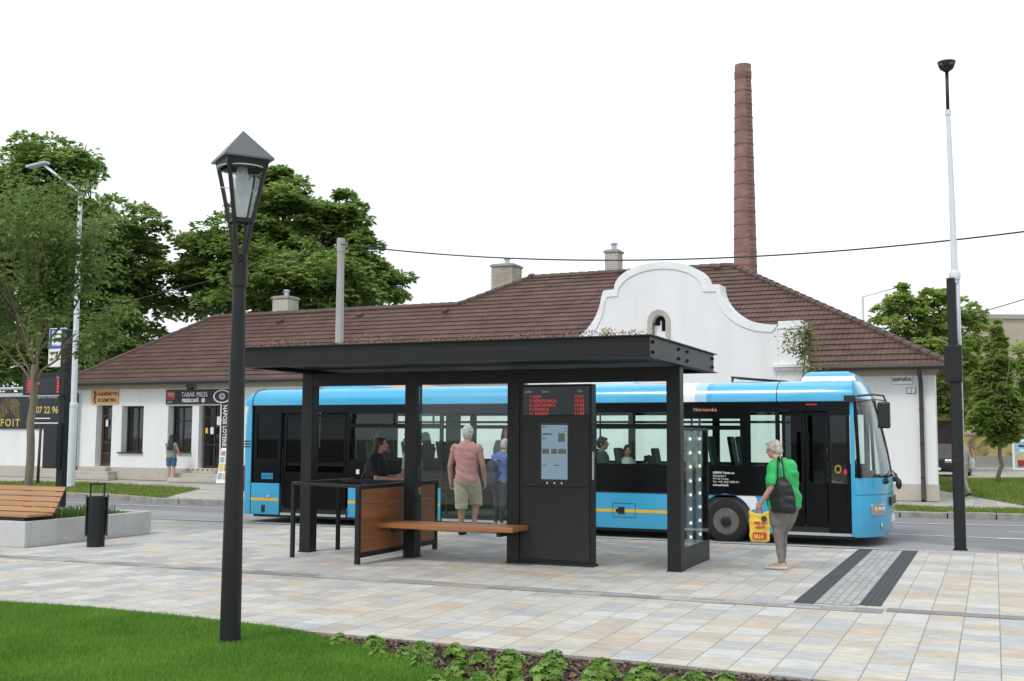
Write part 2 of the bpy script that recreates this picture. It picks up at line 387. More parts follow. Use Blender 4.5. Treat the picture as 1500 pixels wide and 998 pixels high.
M['kerb']=paving('kerb_stone',1.,1.,[(0,(.50,.50,.49)),(.5,(.45,.45,.44))],[(0,(.50,.50,.49)),(.5,(.45,.45,.44))],gap=.01)
M['oldkerb']=pm('old_kerb_stone',(.30,.29,.27),.9,.2,5,.7,25,dirt=(.12,.115,.1),ds=3,damt=.7)
M['asphalt']=pm('asphalt',(.20,.20,.21),.85,.10,1.2,.5,170,dirt=(.13,.13,.135),ds=.5,damt=.5,stretch=(.35,1,1))
M['bayconcrete']=pm('bus_bay_surface',(.29,.29,.295),.85,.10,2,.4,120,dirt=(.2,.2,.2),ds=.7,damt=.5,stretch=(.3,1,1))
M['paint']=pm('road_paint',(.62,.62,.62),.7,.15,9,.1,80,dirt=(.3,.3,.3),ds=5,damt=.6)
M['lawn']=pm('lawn_soil_green',(.05,.13,.02),.95,.35,6,.6,60)
M['verge']=pm('verge_grass',(.12,.18,.035),.95,.35,2.5,.8,40,dirt=(.13,.13,.05),ds=1.2,damt=.5)
M['earth']=pm('far_earth',(.17,.16,.13),.95,.2,.3,.2,3)

struct(MB().quad((-400,-400,-.16),(400,-400,-.16),(400,900,-.16),(-400,900,-.16)).build('ground','earth'))
KY=17.85
sheet('plaza_paving',[(-60,-20),(40,-20),(40,KY-.14),(-60,KY-.14)],0,'paving')
kb=MB(); kb.box(-60,40,KY-.14,KY,-.15,.002); struct(kb.build('kerb','kerb',bevel=.01))
sheet('road',[(-80,KY),(60,KY),(60,34),(-80,34)],-.12,'asphalt')
sheet('bus_bay',[(-21.2,KY+.002),(-1.0,KY+.002),(1.2,KY+.6),(1.2,KY+.9),(-2,KY+3.2),(-21.2,KY+3.2)],-.115,'bayconcrete')
# paving details
sheet('paving_band',[(-40,11.28),(-1.02,11.28),(-1.02,11.56),(-40,11.56)],.004,'band')
M['banddark']=paving('dark_band_stones',.34,1.,[(0,(.20,.20,.20)),(.3,(.25,.25,.25)),(.75,(.42,.41,.39))],[(0,(.20,.20,.20)),(.3,(.25,.25,.25)),(.75,(.42,.41,.39))])
sheet('paving_band',[(-1.0,11.42),(25,11.42),(25,11.66),(-1.0,11.66)],.004,'banddark')
sheet('sett_strip',[(-1.70,11.66),(-1.28,11.66),(-1.28,17.62),(-1.70,17.62)],.004,'setts')
sheet('dark_guide_line',[(-16,17.60),(-1.06,17.60),(-1.06,17.70),(-16,17.70)],.004,pm('dark_guide_stone',(.075,.08,.085),.8,.15,6,.2,80))
M['tactile']=pm('charcoal_tactile_stone',(.060,.064,.070),.75,.2,7,.2,80)
for (xa,xb,ya,yb,sx) in ((-1.90,-1.70,11.62,17.60,.0),(-1.28,-1.07,11.74,17.60,0)):
    m=MB(); 
    for i in range(15):
        y0=ya+(yb-ya)*i/15; y1=ya+(yb-ya)*(i+1)/15
        m.box(xa,xb,y0+.003,y1-.003,-.02,.006)
        for a in range(4):
            for b_ in range(8):
                cx=xa+(xb-xa)*(a+.5)/4; cy=y0+(y1-y0)*(b_+.5)/8
                m.lathe((cx,cy,.006),[(.018,-.001),(.017,.003),(.011,.006)],6)
    struct(m.build('tactile_paving','tactile'))
# road markings
def strip(name,a,b,w,z=-.113,mat='paint'):
    a=Vector((a[0],a[1],0));b=Vector((b[0],b[1],0)); n=(b-a).normalized().cross(Vector((0,0,1)))*w/2
    return sheet(name,[(a-n).to_tuple()[:2],(b-n).to_tuple()[:2],(b+n).to_tuple()[:2],(a+n).to_tuple()[:2]],z,mat)
strip('lane_marking',(-40,22.9),(0.0,22.0),.10)
strip('lane_marking',(0.0,22.0),(14,21.7),.2,-.1126)
strip('lane_marking',(-4,24.75),(14,27.0),.12)
strip('lane_marking',(.2,23.6),(2.4,23.7),.1)
# far kerb, pavement, verges
def fk(x): return 25.25+(x+17)*.11 if x<-2 else 26.9+(x+2)*.08
def px(l,z=0.): return [gz(x,y,z) for x,y in l]
fpts=[(-80,25.2),(-40,23.9)]+px([(0,718),(95,722),(150,724.5),(190,727.5),(222,730.3),(262,731.5),(330,733.5)])+[(x,fk(x)) for x in (-14.5,-10,-2,10,40)]
sheet('far_pavement',fpts+[(60,31),(60,120),(-80,120)],-.012,'farpave')
for a,b in zip(fpts[:-1],fpts[1:]):
    m=MB(); a2=Vector((a[0],a[1],0)); b2=Vector((b[0],b[1],0)); d=(b2-a2); ln=d.length; d.normalize(); nrm=Vector((-d.y,d.x,0))
    k=max(1,int(ln/.95)); 
    for i in range(k):
        p=a2+d*(ln*(i+.5)/k)+nrm*(.06+random.uniform(-.012,.012)); 
        m.obox((p.x,p.y,-.07+random.uniform(-.008,.012)),d*(ln/k/2-.012),nrm*.075,(0,0,.085))
    struct(m.build('far_kerb','oldkerb',bevel=.02))
def px(l,z=0.): return [gz(x,y,z) for x,y in l]
vergeL=[(-45,24.2)]+px([(0,717.4),(95,721.4),(150,723.9),(190,726.9),(222,729.6),(240,729.6),(262,723),(293,716.2),(200,711),(110,707),(0,706)])+[(-45,30.5)]
sheet('verge',vergeL,-.004,'verge')
vergeR=px([(1310,747.5),(1500,753),(1660,757),(1660,751),(1500,746),(1440,744),(1310,742)])
sheet('verge',vergeR,-.004,'verge')
lawnR=px([(1366,700),(1372,717),(1420,726),(1470,735),(1520,744),(1700,752),(1750,716),(1700,697)])
sheet('park_lawn',lawnR,-.003,'verge')
sheet('park_path',px([(1405,702),(1540,705),(1700,708),(1700,712),(1540,710),(1405,706)]),.002,'farpave')

# front lawn and planting bed
edge=px([(-60,880),(0,885),(130,893),(280,908),(400,922),(450,930)])
bedE=px([(450,930),(620,945),(750,958),(940,975),(1100,992),(1300,1012)])
inner=px([(455,932),(520,950),(600,972),(650,988),(700,1010),(760,1060)])
lawn_poly=edge+inner[0:]+[(-2.4,3.0),(-14,3.0),(-14,8.3)]
sheet('lawn_base',lawn_poly,.008,'lawn')
bed_poly=bedE+[(3.0,6.5),(2.,3.0),(-2.3,3.0)]+inner[::-1]
sheet('planting_bed',bed_poly,.006,'soil')
# thin steel edging between bed and paving
m=MB()
for a,b in zip((edge+bedE)[:-1],(edge+bedE)[1:]):
    if (Vector(a)-Vector(b)).length>.01: m.beam((a[0],a[1],.012),(b[0],b[1],.012),.012,.035)
struct(m.build('lawn_edging','concrete2'))
def inpoly(P,pts):
    x=pts[:,0];y=pts[:,1];c=np.zeros(len(x),bool);n=len(P)
    for i in range(n):
        x0,y0=P[i];x1,y1=P[(i+1)%n]
        if y0==y1: continue
        t=((y0>y)!=(y1>y))&(x<(x1-x0)*(y-y0)/(y1-y0)+x0); c^=t
    return c
def grass_mesh(name,poly,box,n,h0,h1,w,mat,zb,label,seed=1,clump=1.5):
    g=np.random.default_rng(seed)
    p=np.c_[g.uniform(box[0],box[1],n),g.uniform(box[2],box[3],n)]
    p=p[inpoly(poly,p)]; n=len(p)
    hh=g.uniform(h0,h1,n)*(1+.25*np.sin(p[:,0]*2.3+np.sin(p[:,1]*3.1))*np.sin(p[:,1]*2.7))
    th=g.uniform(0,2*PI,n); lean=g.uniform(.1,.65,n)*hh; la=g.uniform(0,2*PI,n)
    ww=w*g.uniform(.6,1.3,n)
    ax=np.c_[np.cos(th)*ww/2,np.sin(th)*ww/2,np.zeros(n)]
    base=np.c_[p,np.full(n,zb)]; ld=np.c_[np.cos(la)*lean,np.sin(la)*lean,np.zeros(n)]
    mid=base+ld*.35+np.c_[np.zeros((n,2)),hh*.6]; tip=base+ld+np.c_[np.zeros((n,2)),hh]
    V=np.stack([base-ax,base+ax,mid+ax*.75,mid-ax*.75,tip],1).reshape(-1,3)
    i=np.arange(n)[:,None]*5
    quads=(i+np.array([[0,1,2,3]])); tris=(i+np.array([[3,2,4]]))
    me=bpy.data.meshes.new(name)
    me.vertices.add(len(V)); me.vertices.foreach_set('co',V.ravel().astype(np.float32))
    loops=np.concatenate([quads,tris],1).ravel(); me.loops.add(len(loops)); me.loops.foreach_set('vertex_index',loops.astype(np.int32))
    ls=(np.arange(n)[:,None]*7+np.array([[0,4]])).ravel(); me.polygons.add(2*n)
    me.polygons.foreach_set('loop_start',ls.astype(np.int32)); me.polygons.foreach_set('loop_total',np.tile([4,3],n).astype(np.int32))
    me.update(); me.validate(); me.materials.append(mat)
    o=bpy.data.objects.new(name,me); COL.objects.link(o)
    return tag(o,label,'grass',kind='stuff')
M['blade']=leafmat('grass_blade',(.095,.225,.022),(.225,.41,.058),.4,1.1)
M['blade2']=leafmat('verge_blade',(.12,.19,.025),(.25,.32,.07),.35,.8)
grass_mesh('lawn_grass',lawn_poly,(-9.6,-2.6,5.2,8.5),230000,.022,.055,.0042,M['blade'],.006,'dense bright green mown grass of the front lawn around the lamp',1)
grass_mesh('verge_grass',vergeL,(-45,-18,22,31),60000,.04,.10,.022,M['blade2'],-.006,'short green grass of the verge before the shops',2)
grass_mesh('verge_grass',vergeR,(-4,3,26,29),14000,.04,.09,.02,M['blade2'],-.006,'narrow strip of green grass behind the old kerb at right',3)
grass_mesh('park_grass',lawnR,(-3,4,28,50),45000,.05,.12,.03,M['blade2'],-.006,'rough green grass of the lawn beyond the diagonal path at right',4)
# mulch chips
g=np.random.default_rng(5); P=np.c_[g.uniform(-5.4,1.5,26000),g.uniform(5.2,8.2,26000)]; P=P[inpoly(bed_poly,P)]
m=MB()
for (x,y) in P[:9000]:
    a=random.uniform(0,2*PI); l=random.uniform(.008,.03); wv=random.uniform(.004,.011); z=.008+random.uniform(0,.014); tl=random.uniform(-.012,.012)
    ca,sa=math.cos(a),math.sin(a)
    m.add([(x-ca*l-sa*wv,y-sa*l+ca*wv,z-tl),(x-ca*l+sa*wv,y-sa*l-ca*wv,z-tl+.003),(x+ca*l+sa*wv,y+sa*l-ca*wv,z+tl),(x+ca*l-sa*wv,y+sa*l+ca*wv,z+tl+.003)],[(0,1,2,3)])
M['mulch']=leafmat('bark_mulch_chips',(.028,.015,.008),(.24,.145,.08),.0,3)
tag(m.build('mulch_chips','mulch'),'dark brown bark mulch chips covering the planting bed','mulch',kind='stuff')
# bed plants: low mounds of lobed leaves
M['lobed']=leafmat('lobed_leaf',(.10,.23,.025),(.38,.54,.14),.45,9)
def lobed_leaf(m,c,d,size,tilt):
    """a roundish scalloped leaf: fan of lobes around c, facing up/out"""
    d=Vector(d).normalized(); n=(Vector((0,0,1))*math.cos(tilt)+d*math.sin(tilt)).normalized()
    a=(d-n*d.dot(n)).normalized(); b=n.cross(a); c=Vector(c); pts=[tuple(c)]; k=13
    for i in range(k):
        th=-2.55+5.1*i/(k-1); r=size*(1.0 if i%2==0 else .80)*(.85+.15*math.cos(th))
        sag=-.25*size*(r/size)**2
        pts.append(tuple(c+a*(r*math.cos(th))+b*(r*math.sin(th))+n*(sag+.10*size*(1 if i%2 else -1))))
    m.add(pts,[(0,i,i+1) for i in range(1,k)])
def bed_plant(seed):
    rr=random.Random(seed); m=MB()
    for i in range(44):
        a=rr.uniform(0,2*PI); q=rr.random()**.55; r=.105*q; z=.025+.115*(1-q*q)+rr.uniform(-.02,.03)
        c=(r*math.cos(a),r*math.sin(a),z); lobed_leaf(m,c,(math.cos(a+rr.uniform(-.5,.5)),math.sin(a+rr.uniform(-.5,.5)),0),rr.uniform(.026,.048),rr.uniform(-.1,.5)+.8*q)
    st=MB()
    for i in range(9):
        a=rr.uniform(0,2*PI); st.tube([(0,0,0),(.05*math.cos(a),.05*math.sin(a),.06),(.08*math.cos(a),.08*math.sin(a),.09)],.003,4)
    return m,st
plants=[]
spots=[(497,938,.75),(548,944,1.0),(556,956,.85),(593,958,.85),(618,948,.95),(621,970,.95),(668,955,.9),(703,964,.85),(672,983,1.05),(748,970,1.15),(745,990,1.1),(812,973,1.1),(801,990,1.2),(884,982,1.1),(870,1000,1.1),(945,992,1.15),(930,1010,1.1),(1018,998,1.0),(1062,1000,.9),(705,1005,1.1),(985,1016,1.1),(640,1003,.8)]
lab=['small leafy mound at the left tip of the planting bed, touching the paving','pale leafy plant second from the left tip of the bed','small leafy plant just in front of the second plant of the bed','low leafy plant beside the lawn edge of the bed','tall leafy plant standing against the paving edge, fifth from the left tip','low broad leafy plant beside the curved lawn edge','leafy plant against the paving, left of the first wide mulch gap','small leafy plant right of the first mulch gap','broad leafy plant nearest the lawn in the middle of the bed','large leafy mound near the paving in the middle of the bed','pale leafy plant in front of the large middle mound','tall leafy mound next right of the middle mounds by the paving','dark leafy mound in front of the tall mound','leafy mound right of the bare mulch patch, by the paving','leafy plant cut by the photo edge below the mound right of the bare mulch patch','wide leafy plant near the right end of the bed','leafy plant at the lower photo edge near the right end','flat leafy plant second from the right tip of the bed','last small leafy plant at the right tip of the bed','leafy plant at the lower photo edge under the middle mound','leafy plant cut by the photo edge left of the right tip','small leafy plant by the lawn at the lower photo edge']
for i,(x,y,s) in enumerate(spots):
    X,Y=gz(x,y+6,.02)
    if i<3:
        r_=thing('leafy_plant','', 'plant',(X,Y,.006),0,'leafy plants in the front planting bed')
        a,b=bed_plant(11+i); a.build('foliage','lobed',r_); b.build('stems','lobed',r_)
        plants.append(r_)
    else:
        r_=copy_tree(plants[i%3])
    r_.location=(X,Y,.006); r_.rotation_euler=(0,0,random.uniform(0,6.28)); r_.scale=(s*.98,s*.98,s*.72*random.uniform(.9,1.15)); r_['label']=lab[i]; r_['category']='plant'
# ================================================================== OLD SHOP BUILDING
BC=Vector((-1.4,31.7,0)); BA=-math.atan(.0326)
bx=Vector((math.cos(BA),math.sin(BA),0)); by=Vector((-math.sin(BA),math.cos(BA),0))
def bl(x,y,d=0.):
    """pixel -> (local x, local z) on the plane at depth d behind the facade"""
    r_=ray(x,y); C0=Vector((0,0,CH)); q=BC+by*d
    t=((q-C0).dot(by))/r_.dot(by); p=C0+r_*t; v=p-BC
    return (v.dot(bx),p.z)
def brickmat(name,c1,c2,mortar,bw,bh,mode='xz',radius=1.,msize=.012,dirt=True):
    m,t,b=nt(name); L=t.links.new
    tc=N(t,'ShaderNodeTexCoord'); sx=N(t,'ShaderNodeSeparateXYZ'); L(tc.outputs['Object'],sx.inputs[0])
    cb=N(t,'ShaderNodeCombineXYZ')
    if mode=='cyl': u=mathn(t,'MULTIPLY',mathn(t,'ARCTAN2',sx.outputs[1],sx.outputs[0]),radius)
    else: u=mathn(t,'ADD',sx.outputs[0],sx.outputs[1])
    L(u,cb.inputs[0]); L(sx.outputs[2],cb.inputs[1])
    br=N(t,'ShaderNodeTexBrick'); br.inputs['Scale'].default_value=1; br.inputs['Brick Width'].default_value=bw; br.inputs['Row Height'].default_value=bh
    br.inputs['Mortar Size'].default_value=msize; br.inputs['Color1'].default_value=c1+(1,); br.inputs['Color2'].default_value=c2+(1,); br.inputs['Mortar'].default_value=mortar+(1,)
    L(cb.outputs[0],br.inputs['Vector'])
    nz=N(t,'ShaderNodeTexNoise'); nz.inputs['Scale'].default_value=1.1; nz.inputs['Detail'].default_value=8; L(tc.outputs['Object'],nz.inputs['Vector'])
    mx=N(t,'ShaderNodeMixRGB',blend_type='MULTIPLY'); mx.inputs[0].default_value=1; L(br.outputs[0],mx.inputs[1])
    L(ramp(t,nz.outputs[0],[(.3,(.7,.68,.66)),(.65,(1.1,1.1,1.1))]),mx.inputs[2]); L(mx.outputs[0],b.inputs['Base Color']); b.inputs['Roughness'].default_value=.9
    bp=N(t,'ShaderNodeBump'); bp.inputs['Strength'].default_value=.5; bp.inputs['Distance'].default_value=.01; bp.invert=True; L(br.outputs['Fac'],bp.inputs['Height']); L(bp.outputs[0],b.inputs['Normal'])
    return m
M['palepink']=pm('faded_red_print',(.48,.20,.18),.6,.2,9); M['paleblue']=pm('faded_blue_print',(.25,.38,.48),.6,.2,9); M['paleyellow']=pm('faded_yellow_print',(.60,.48,.20),.6,.2,9)
M['rustband']=pm('rusty_band',(.19,.105,.085),.8,.2,3)
M['whitebrick']=brickmat('white_sand_brick',(.55,.53,.48),(.48,.46,.42),(.36,.35,.32),.25,.08)
M['creambrick']=brickmat('cream_brick',(.42,.36,.28),(.50,.46,.40),(.36,.34,.30),.25,.08)
M['stackbrick']=brickmat('red_stack_brick',(.29,.15,.12),(.24,.125,.105),(.26,.19,.17),.24,.085,'cyl',1.0,dirt=True)
def tilemat(name,axis):
    m,t,b=nt(name); L=t.links.new
    tc=N(t,'ShaderNodeTexCoord'); sx=N(t,'ShaderNodeSeparateXYZ'); L(tc.outputs['Object'],sx.inputs[0])
    u=mathn(t,'DIVIDE',sx.outputs[axis],.30); v=mathn(t,'DIVIDE',mathn(t,'SUBTRACT',sx.outputs[2],3.55),.18)
    cv=mathn(t,'FLOOR',v); u2=mathn(t,'ADD',u,mathn(t,'MULTIPLY',mathn(t,'MODULO',cv,2.),.5)); cu=mathn(t,'FLOOR',u2)
    cb=N(t,'ShaderNodeCombineXYZ'); L(cu,cb.inputs[0]); L(cv,cb.inputs[1])
    wn=N(t,'ShaderNodeTexWhiteNoise',noise_dimensions='2D'); L(cb.outputs[0],wn.inputs['Vector'])
    nz=N(t,'ShaderNodeTexNoise'); nz.inputs['Scale'].default_value=.5; nz.inputs['Detail'].default_value=8; nz.inputs['Roughness'].default_value=.65; L(tc.outputs['Object'],nz.inputs['Vector'])
    f=mathn(t,'ADD',mathn(t,'MULTIPLY',wn.outputs[0],.28),mathn(t,'MULTIPLY',nz.outputs[0],.75))
    c=ramp(t,f,[(.2,(.062,.031,.025)),(.5,(.100,.051,.041)),(.85,(.145,.084,.068))])
    L(c,b.inputs['Base Color']); b.inputs['Roughness'].default_value=.62; b.inputs['Specular IOR Level'].default_value=.4
    wv=mathn(t,'ABSOLUTE',mathn(t,'SINE',mathn(t,'MULTIPLY',u2,PI*2)))
    bp=N(t,'ShaderNodeBump'); bp.inputs['Strength'].default_value=1.; bp.inputs['Distance'].default_value=.03; L(wv,bp.inputs['Height']); L(bp.outputs[0],b.inputs['Normal'])
    return m
M['tileF']=tilemat('brown_concrete_tiles_front',0); M['tileS']=tilemat('brown_concrete_tiles_side',1)
M['ridge']=pm('ridge_tiles',(.085,.052,.045),.65,.3,2.5,.3,30)

bld=thing('shop_building','long white shop building with curved white gable and brown tiled hip roof behind the bus','building',tuple(BC),BA)
# --- openings (x0,x1,z0,z1) local x is negative to the left
OP=[(-29.58,-28.80,.46,2.74),(-28.32,-27.27,1.0,2.70),(-26.11,-25.0,.99,2.69),(-24.69,-23.74,.46,2.70)]
OP=sorted(OP); WT=.45; WH=3.62; XL=-30.62
m=MB(); x=XL
for (a,b_,c,d_) in OP:
    m.box(x,a,0,WT,0,WH); m.box(a,b_,0,WT,d_,WH)
    if c>0: m.box(a,b_,0,WT,0,c)
    x=b_
m.box(x,0,0,WT,0,WH)
m.add([(-WT,WT,0),(-.05,WT,0),(-1.55,14.4,0),(-WT-1.5,14.4,0),(-WT,WT,WH),(-.05,WT,WH),(-1.55,14.4,WH),(-WT-1.5,14.4,WH)],[(0,3,2,1),(4,5,6,7),(0,1,5,4),(1,2,6,5),(2,3,7,6),(3,0,4,7)]); m.box(XL,XL+WT,WT,10,0,WH); m.box(XL+WT,-16,9.6,10,0,WH); m.box(-16,-WT-1.5,14,14.4,0,WH); m.box(-16.4,-16,9.6,14.4,0,WH)
m.build('wall','plaster',bld)
m=MB(); x=XL-.03
for (a,b_,c,d_) in [OP[0],OP[3]]: m.box(x,a-.02,-.05,0,0,.45); x=b_+.02
m.box(x,.05,-.05,0,0,.45); 
m.build('plinth','plinth',bld,bevel=.012)
m=MB(); m.box(XL-.06,-10.5,-.10,0,3.40,3.62); m.box(-4.2,.1,-.10,0,3.40,3.62); m.box(XL-.06,-10.5,-.05,-.0,3.32,3.40); m.box(-4.2,.05,-.05,0,3.32,3.40)
m.build('cornice','fascia',bld,bevel=.01)
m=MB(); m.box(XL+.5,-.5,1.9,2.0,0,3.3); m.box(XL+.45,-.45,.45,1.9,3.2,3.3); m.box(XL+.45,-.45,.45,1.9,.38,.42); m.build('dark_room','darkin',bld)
# --- roof: stepped tile courses
SL=.54; E0=-.42; ZE=3.58
def fz(d): return ZE+SL*(d-E0)
def clipz(poly,z,keep_above):
    out=[];n=len(poly)
    for i in range(n):
        a=poly[i];b_=poly[(i+1)%n]; ia=(a.z>=z)==keep_above or abs(a.z-z)<1e-7; ib=(b_.z>=z)==keep_above or abs(b_.z-z)<1e-7
        if ia: out.append(a)
        if ia!=ib:
            t_=(z-a.z)/(b_.z-a.z); out.append(a+(b_-a)*t_)
    return out
def roof_plane(m,poly,mi,step=.18,th=.035):
    poly=[Vector(p) for p in poly]; n=(poly[1]-poly[0]).cross(poly[2]-poly[0]).normalized()
    if n.z<0: n=-n
    z=ZE-.03; zt=max(p.z for p in poly)
    while z<zt:
        q=clipz(clipz(poly,z,True),z+step,False) if True else poly
        q=[p for i,p in enumerate(q) if (p-q[i-1]).length>1e-4]
        if len(q)>=3:
            low=[abs(p.z-max(z,min(pp.z for pp in q)))<1e-3 for p in q]
            vs=[tuple(p+n*(th if lo else .004)) for p,lo in zip(q,low)]
            m.add(vs,[tuple(range(len(vs)))],mi)
            ls=[i for i,lo in enumerate(low) if lo]
            for i in range(len(q)):
                j=(i+1)%len(q)
                if low[i] and low[j]: m.add([vs[i],vs[j],tuple(q[j]-n*.01),tuple(q[i]-n*.01)],[(0,3,2,1)],mi)
        z+=step
d1,l1=7.2,14.9; zr=fz(d1); d2=5.0; zw=fz(d2); lw=16.9; le=28.3
XR=.42; XLe=-31.0
A=(XR,E0,ZE); B=(-d1+0.02,d1,zr); Cc=(-l1,d1,zr); D=(-lw,d2,zw); Ee=(-le,d2,zw); Ff=(XLe,E0,ZE)
m=MB(); roof_plane(m,[A,B,Cc,D,Ee,Ff],0)
A2=(XR-1.95,2*d1-E0,ZE); roof_plane(m,[A,A2,B],1)
roof_plane(m,[A2,(-lw-2,2*d1-E0,ZE),Cc,B],0)
roof_plane(m,[Cc,D,(-lw-3.4,d1+1.,fz(d2)-1.6),(-lw-2,2*d1-E0,ZE)],1)
roof_plane(m,[D,Ee,(XLe,2*d2-E0,ZE),(-lw,2*d2-E0,ZE)],0)
roof_plane(m,[Ff,Ee,(XLe,2*d2-E0,ZE)],1)
# soffit
m.box(XLe+.05,XR-.05,E0+.03,-.1,ZE-.10,ZE-.03,2); m.add([(-.2,-.1,ZE-.05),(XR-.05,-.1,ZE-.05),(XR-1.95,2*d1,ZE-.05),(-2.2,2*d1,ZE-.05)],[(0,3,2,1)],2)
roof=m.build('roof',['tileF','tileS','darkbrown'],bld)
m=MB()
def ridge_line(p,q,r_=.12,seg=.38):
    p=Vector(p);q=Vector(q); n=int((q-p).length/seg)
    for i in range(n):
        a=p+(q-p)*(i/n); b_=p+(q-p)*((i+1.08)/n)
        m.tube([a+Vector((0,0,.0)),b_],[r_*1.12,r_*.9],8)
for p,q in ((A,B),(Cc,B),(D,Cc),(Ee,D),(Ff,Ee),(A2,B)): ridge_line(p,q)
m.build('ridge_cap','ridge',roof,smooth=True,autosm=40)
for (x,y) in ((300,470),(410,473),(527,465),(652,459),(778,404),(910,401),(1051,396)):
    # slide along the front slope: find d with matching z
    best=None
    for k in range(60):
        d_=.2+k*.118; X_,Z_=bl(x,y,d_); e=abs(Z_-fz(d_))
        if best is None or e<best[0]: best=(e,X_,d_)
    X_,d_=best[1],best[2]; v=MB(); v.obox((X_,d_,fz(d_)+.08),(.11,0,0),(0,.10,.054),(0,-.03,.07)); v.build('roof_vent','ridge',roof,bevel=.03)
def chimney(x0,x1,ytop,ybot,d,matn,pot=True):
    xa,zt=bl(x0,ytop,d); xb,_=bl(x1,ytop,d); _,zb=bl(x0,ybot,d); w_=xb-xa
    c=MB(); c.box(xa+.05,xb-.05,d,d+w_-.1,zb-1.2,zt-.12)
    o=c.build('chimney',matn,roof)
    k=MB(); k.box(xa,xb,d-.05,d+w_-.05,zt-.12,zt-.04); k.box(xa+.06,xb-.06,d,d+w_-.12,zt-.04,zt); k.build('chimney_cap','concrete2',o,bevel=.01)
    if pot:
        k=MB(); xm=(xa+xb)/2; k.lathe((xm,d+w_/2,zt),[(.10,0),(.10,.22),(.14,.22),(.14,.27),(.05,.30)],12); k.build('chimney_pot','galv',o,smooth=True,autosm=30)
chimney(718,752,387,425,7.9,'creambrick'); chimney(884,907,366,390,7.6,'whitebrick'); chimney(398,423,434,462,5.4,'whitebrick')
# --- curved gable
gc=-7.4
def gable_outline(off=0.):
    pts=[]; w1,w2=1.72-off*.6,3.4-off*.9
    zs=5.95-off; zt=6.70-off; zl=4.74-off
    pts.append((w2+.0,zl))
    for i in range(1,15):   # concave sweep rising to the shoulder
        th=PI/2*i/14; pts.append((w2-(w2-w1-.06)*math.sin(th)**1.0*1.0, zl+(zs-zl)*(1-math.cos(th))))
    pts.append((w1,zs+.0)); pts.append((w1-.33,zs+.02)) 
    wa=w1-.33
    for i in range(1,24):
        th=PI*i/24; 
        x_=wa*math.cos(th); 
        pts.append((x_,zs+.02+(zt-zs-.02)*math.sin(th)**.92))
    pts+= [(-wa,zs+.02),(-w1,zs)]
    for i in range(13,0,-1):
        th=PI/2*i/14; pts.append((-(w2-(w2-w1-.06)*math.sin(th)), zl+(zs-zl)*(1-math.cos(th))))
    pts.append((-w2,zl)); pts=[(x_,z_ if x_>-w1-.02 else zs-(zs-z_)*1.33) for x_,z_ in pts]; return pts
go=gable_outline(); 
W0,W1,Zs0,Zs1=-7.74,-7.12,4.50,5.16
def gx(p): return (gc+p[0],p[1])
# gable wall with a real arched opening: left half, right half, pieces above/below
wx0,wx1,wz0,wz1=-7.62,-7.22,4.56,5.18; wm=(wx0+wx1)/2
arch=[(wx1,wz0)]+[(wm+.2*math.cos(PI*i/10),wz1-.2+.2*math.sin(PI*i/10)) for i in range(11)]+[(wx0,wz0)]
top=[gx(p) for p in go]
m=MB()
out=top; xm=wm
# split the outline at xm
R_=[p for p in out if p[0]>=xm]; L_=[p for p in out if p[0]<xm]
ztop=max(p[1] for p in out)
right=[(xm,3.3),(R_[0][0],3.3)]+R_+[(xm,ztop)]+[p for p in arch[::-1] if p[0]<=-1e9]
ra=[(x_,z_) for x_,z_ in arch if x_>=xm-1e-6]; la=[(x_,z_) for x_,z_ in arch if x_<=xm+1e-6]
right=[(xm,3.3),(R_[0][0],3.3)]+R_+[(xm,ztop)]+ra[::-1]+[(xm,wz0)]
left=[(xm,ztop)]+L_+[(L_[-1][0],3.3),(xm,3.3),(xm,wz0)]+la[::-1]
def dedup(p): return [q for i,q in enumerate(p) if (Vector((q[0]-p[i-1][0],q[1]-p[i-1][1]))).length>1e-5]
m.prism(dedup(right),-.52,.12); m.prism(dedup(left),-.52,.12)
m.box(gc-3.4,gc+3.4,-.52,0,0,3.3)
gable=m.build('gable','plaster',bld)
me=gable.data; bm=bmesh.new(); bm.from_mesh(me); bmesh.ops.triangulate(bm,faces=[f for f in bm.faces if len(f.verts)>4]); bmesh.ops.recalc_face_normals(bm,faces=bm.faces); bm.to_mesh(me); bm.free()
m=MB(); gi=gable_outline(.17)
for i in range(len(go)-1):
    a,b_,c,d_=gx(go[i]),gx(go[i+1]),gx(gi[i+1]),gx(gi[i])
    y0,y1=-.552,-.515
    m.add([(a[0],y0,a[1]+.03),(b_[0],y0,b_[1]+.03),(c[0],y0,c[1]),(d_[0],y0,d_[1]),(a[0],.16,a[1]+.03),(b_[0],.16,b_[1]+.03),(c[0],y1,c[1]),(d_[0],y1,d_[1])],[(0,1,2,3),(1,0,4,5),(3,2,6,7)])
m.build('gable_coping','trim',gable)
m=MB()
aw=[(wm+.34*math.cos(PI*i/16),wz1-.2+.36*math.sin(PI*i/16)) for i in range(17)]; ai=[(wm+.2*math.cos(PI*i/16),wz1-.2+.2*math.sin(PI*i/16)) for i in range(17)]
aw=[(wm+.34,wz0-.12)]+aw+[(wm-.34,wz0-.12)]; ai=[(wm+.2,wz0)]+ai+[(wm-.2,wz0)]
for i in range(len(aw)-1):
    a,b_,c,d_=aw[i],aw[i+1],ai[i+1],ai[i]
    m.add([(a[0],-.56,a[1]),(b_[0],-.56,b_[1]),(c[0],-.53,c[1]),(d_[0],-.53,d_[1]),(a[0],-.5,a[1]),(b_[0],-.5,b_[1]),(c[0],.1,c[1]),(d_[0],.1,d_[1])],[(0,1,2,3),(1,0,4,5),(3,2,6,7)])
fr=m.build('gable_window','plinth',gable)
m=MB(); m.box(wx0-.02,wx1+.02,-.25,-.23,wz0-.05,wz1+.03); m.build('pane','darkin',fr)
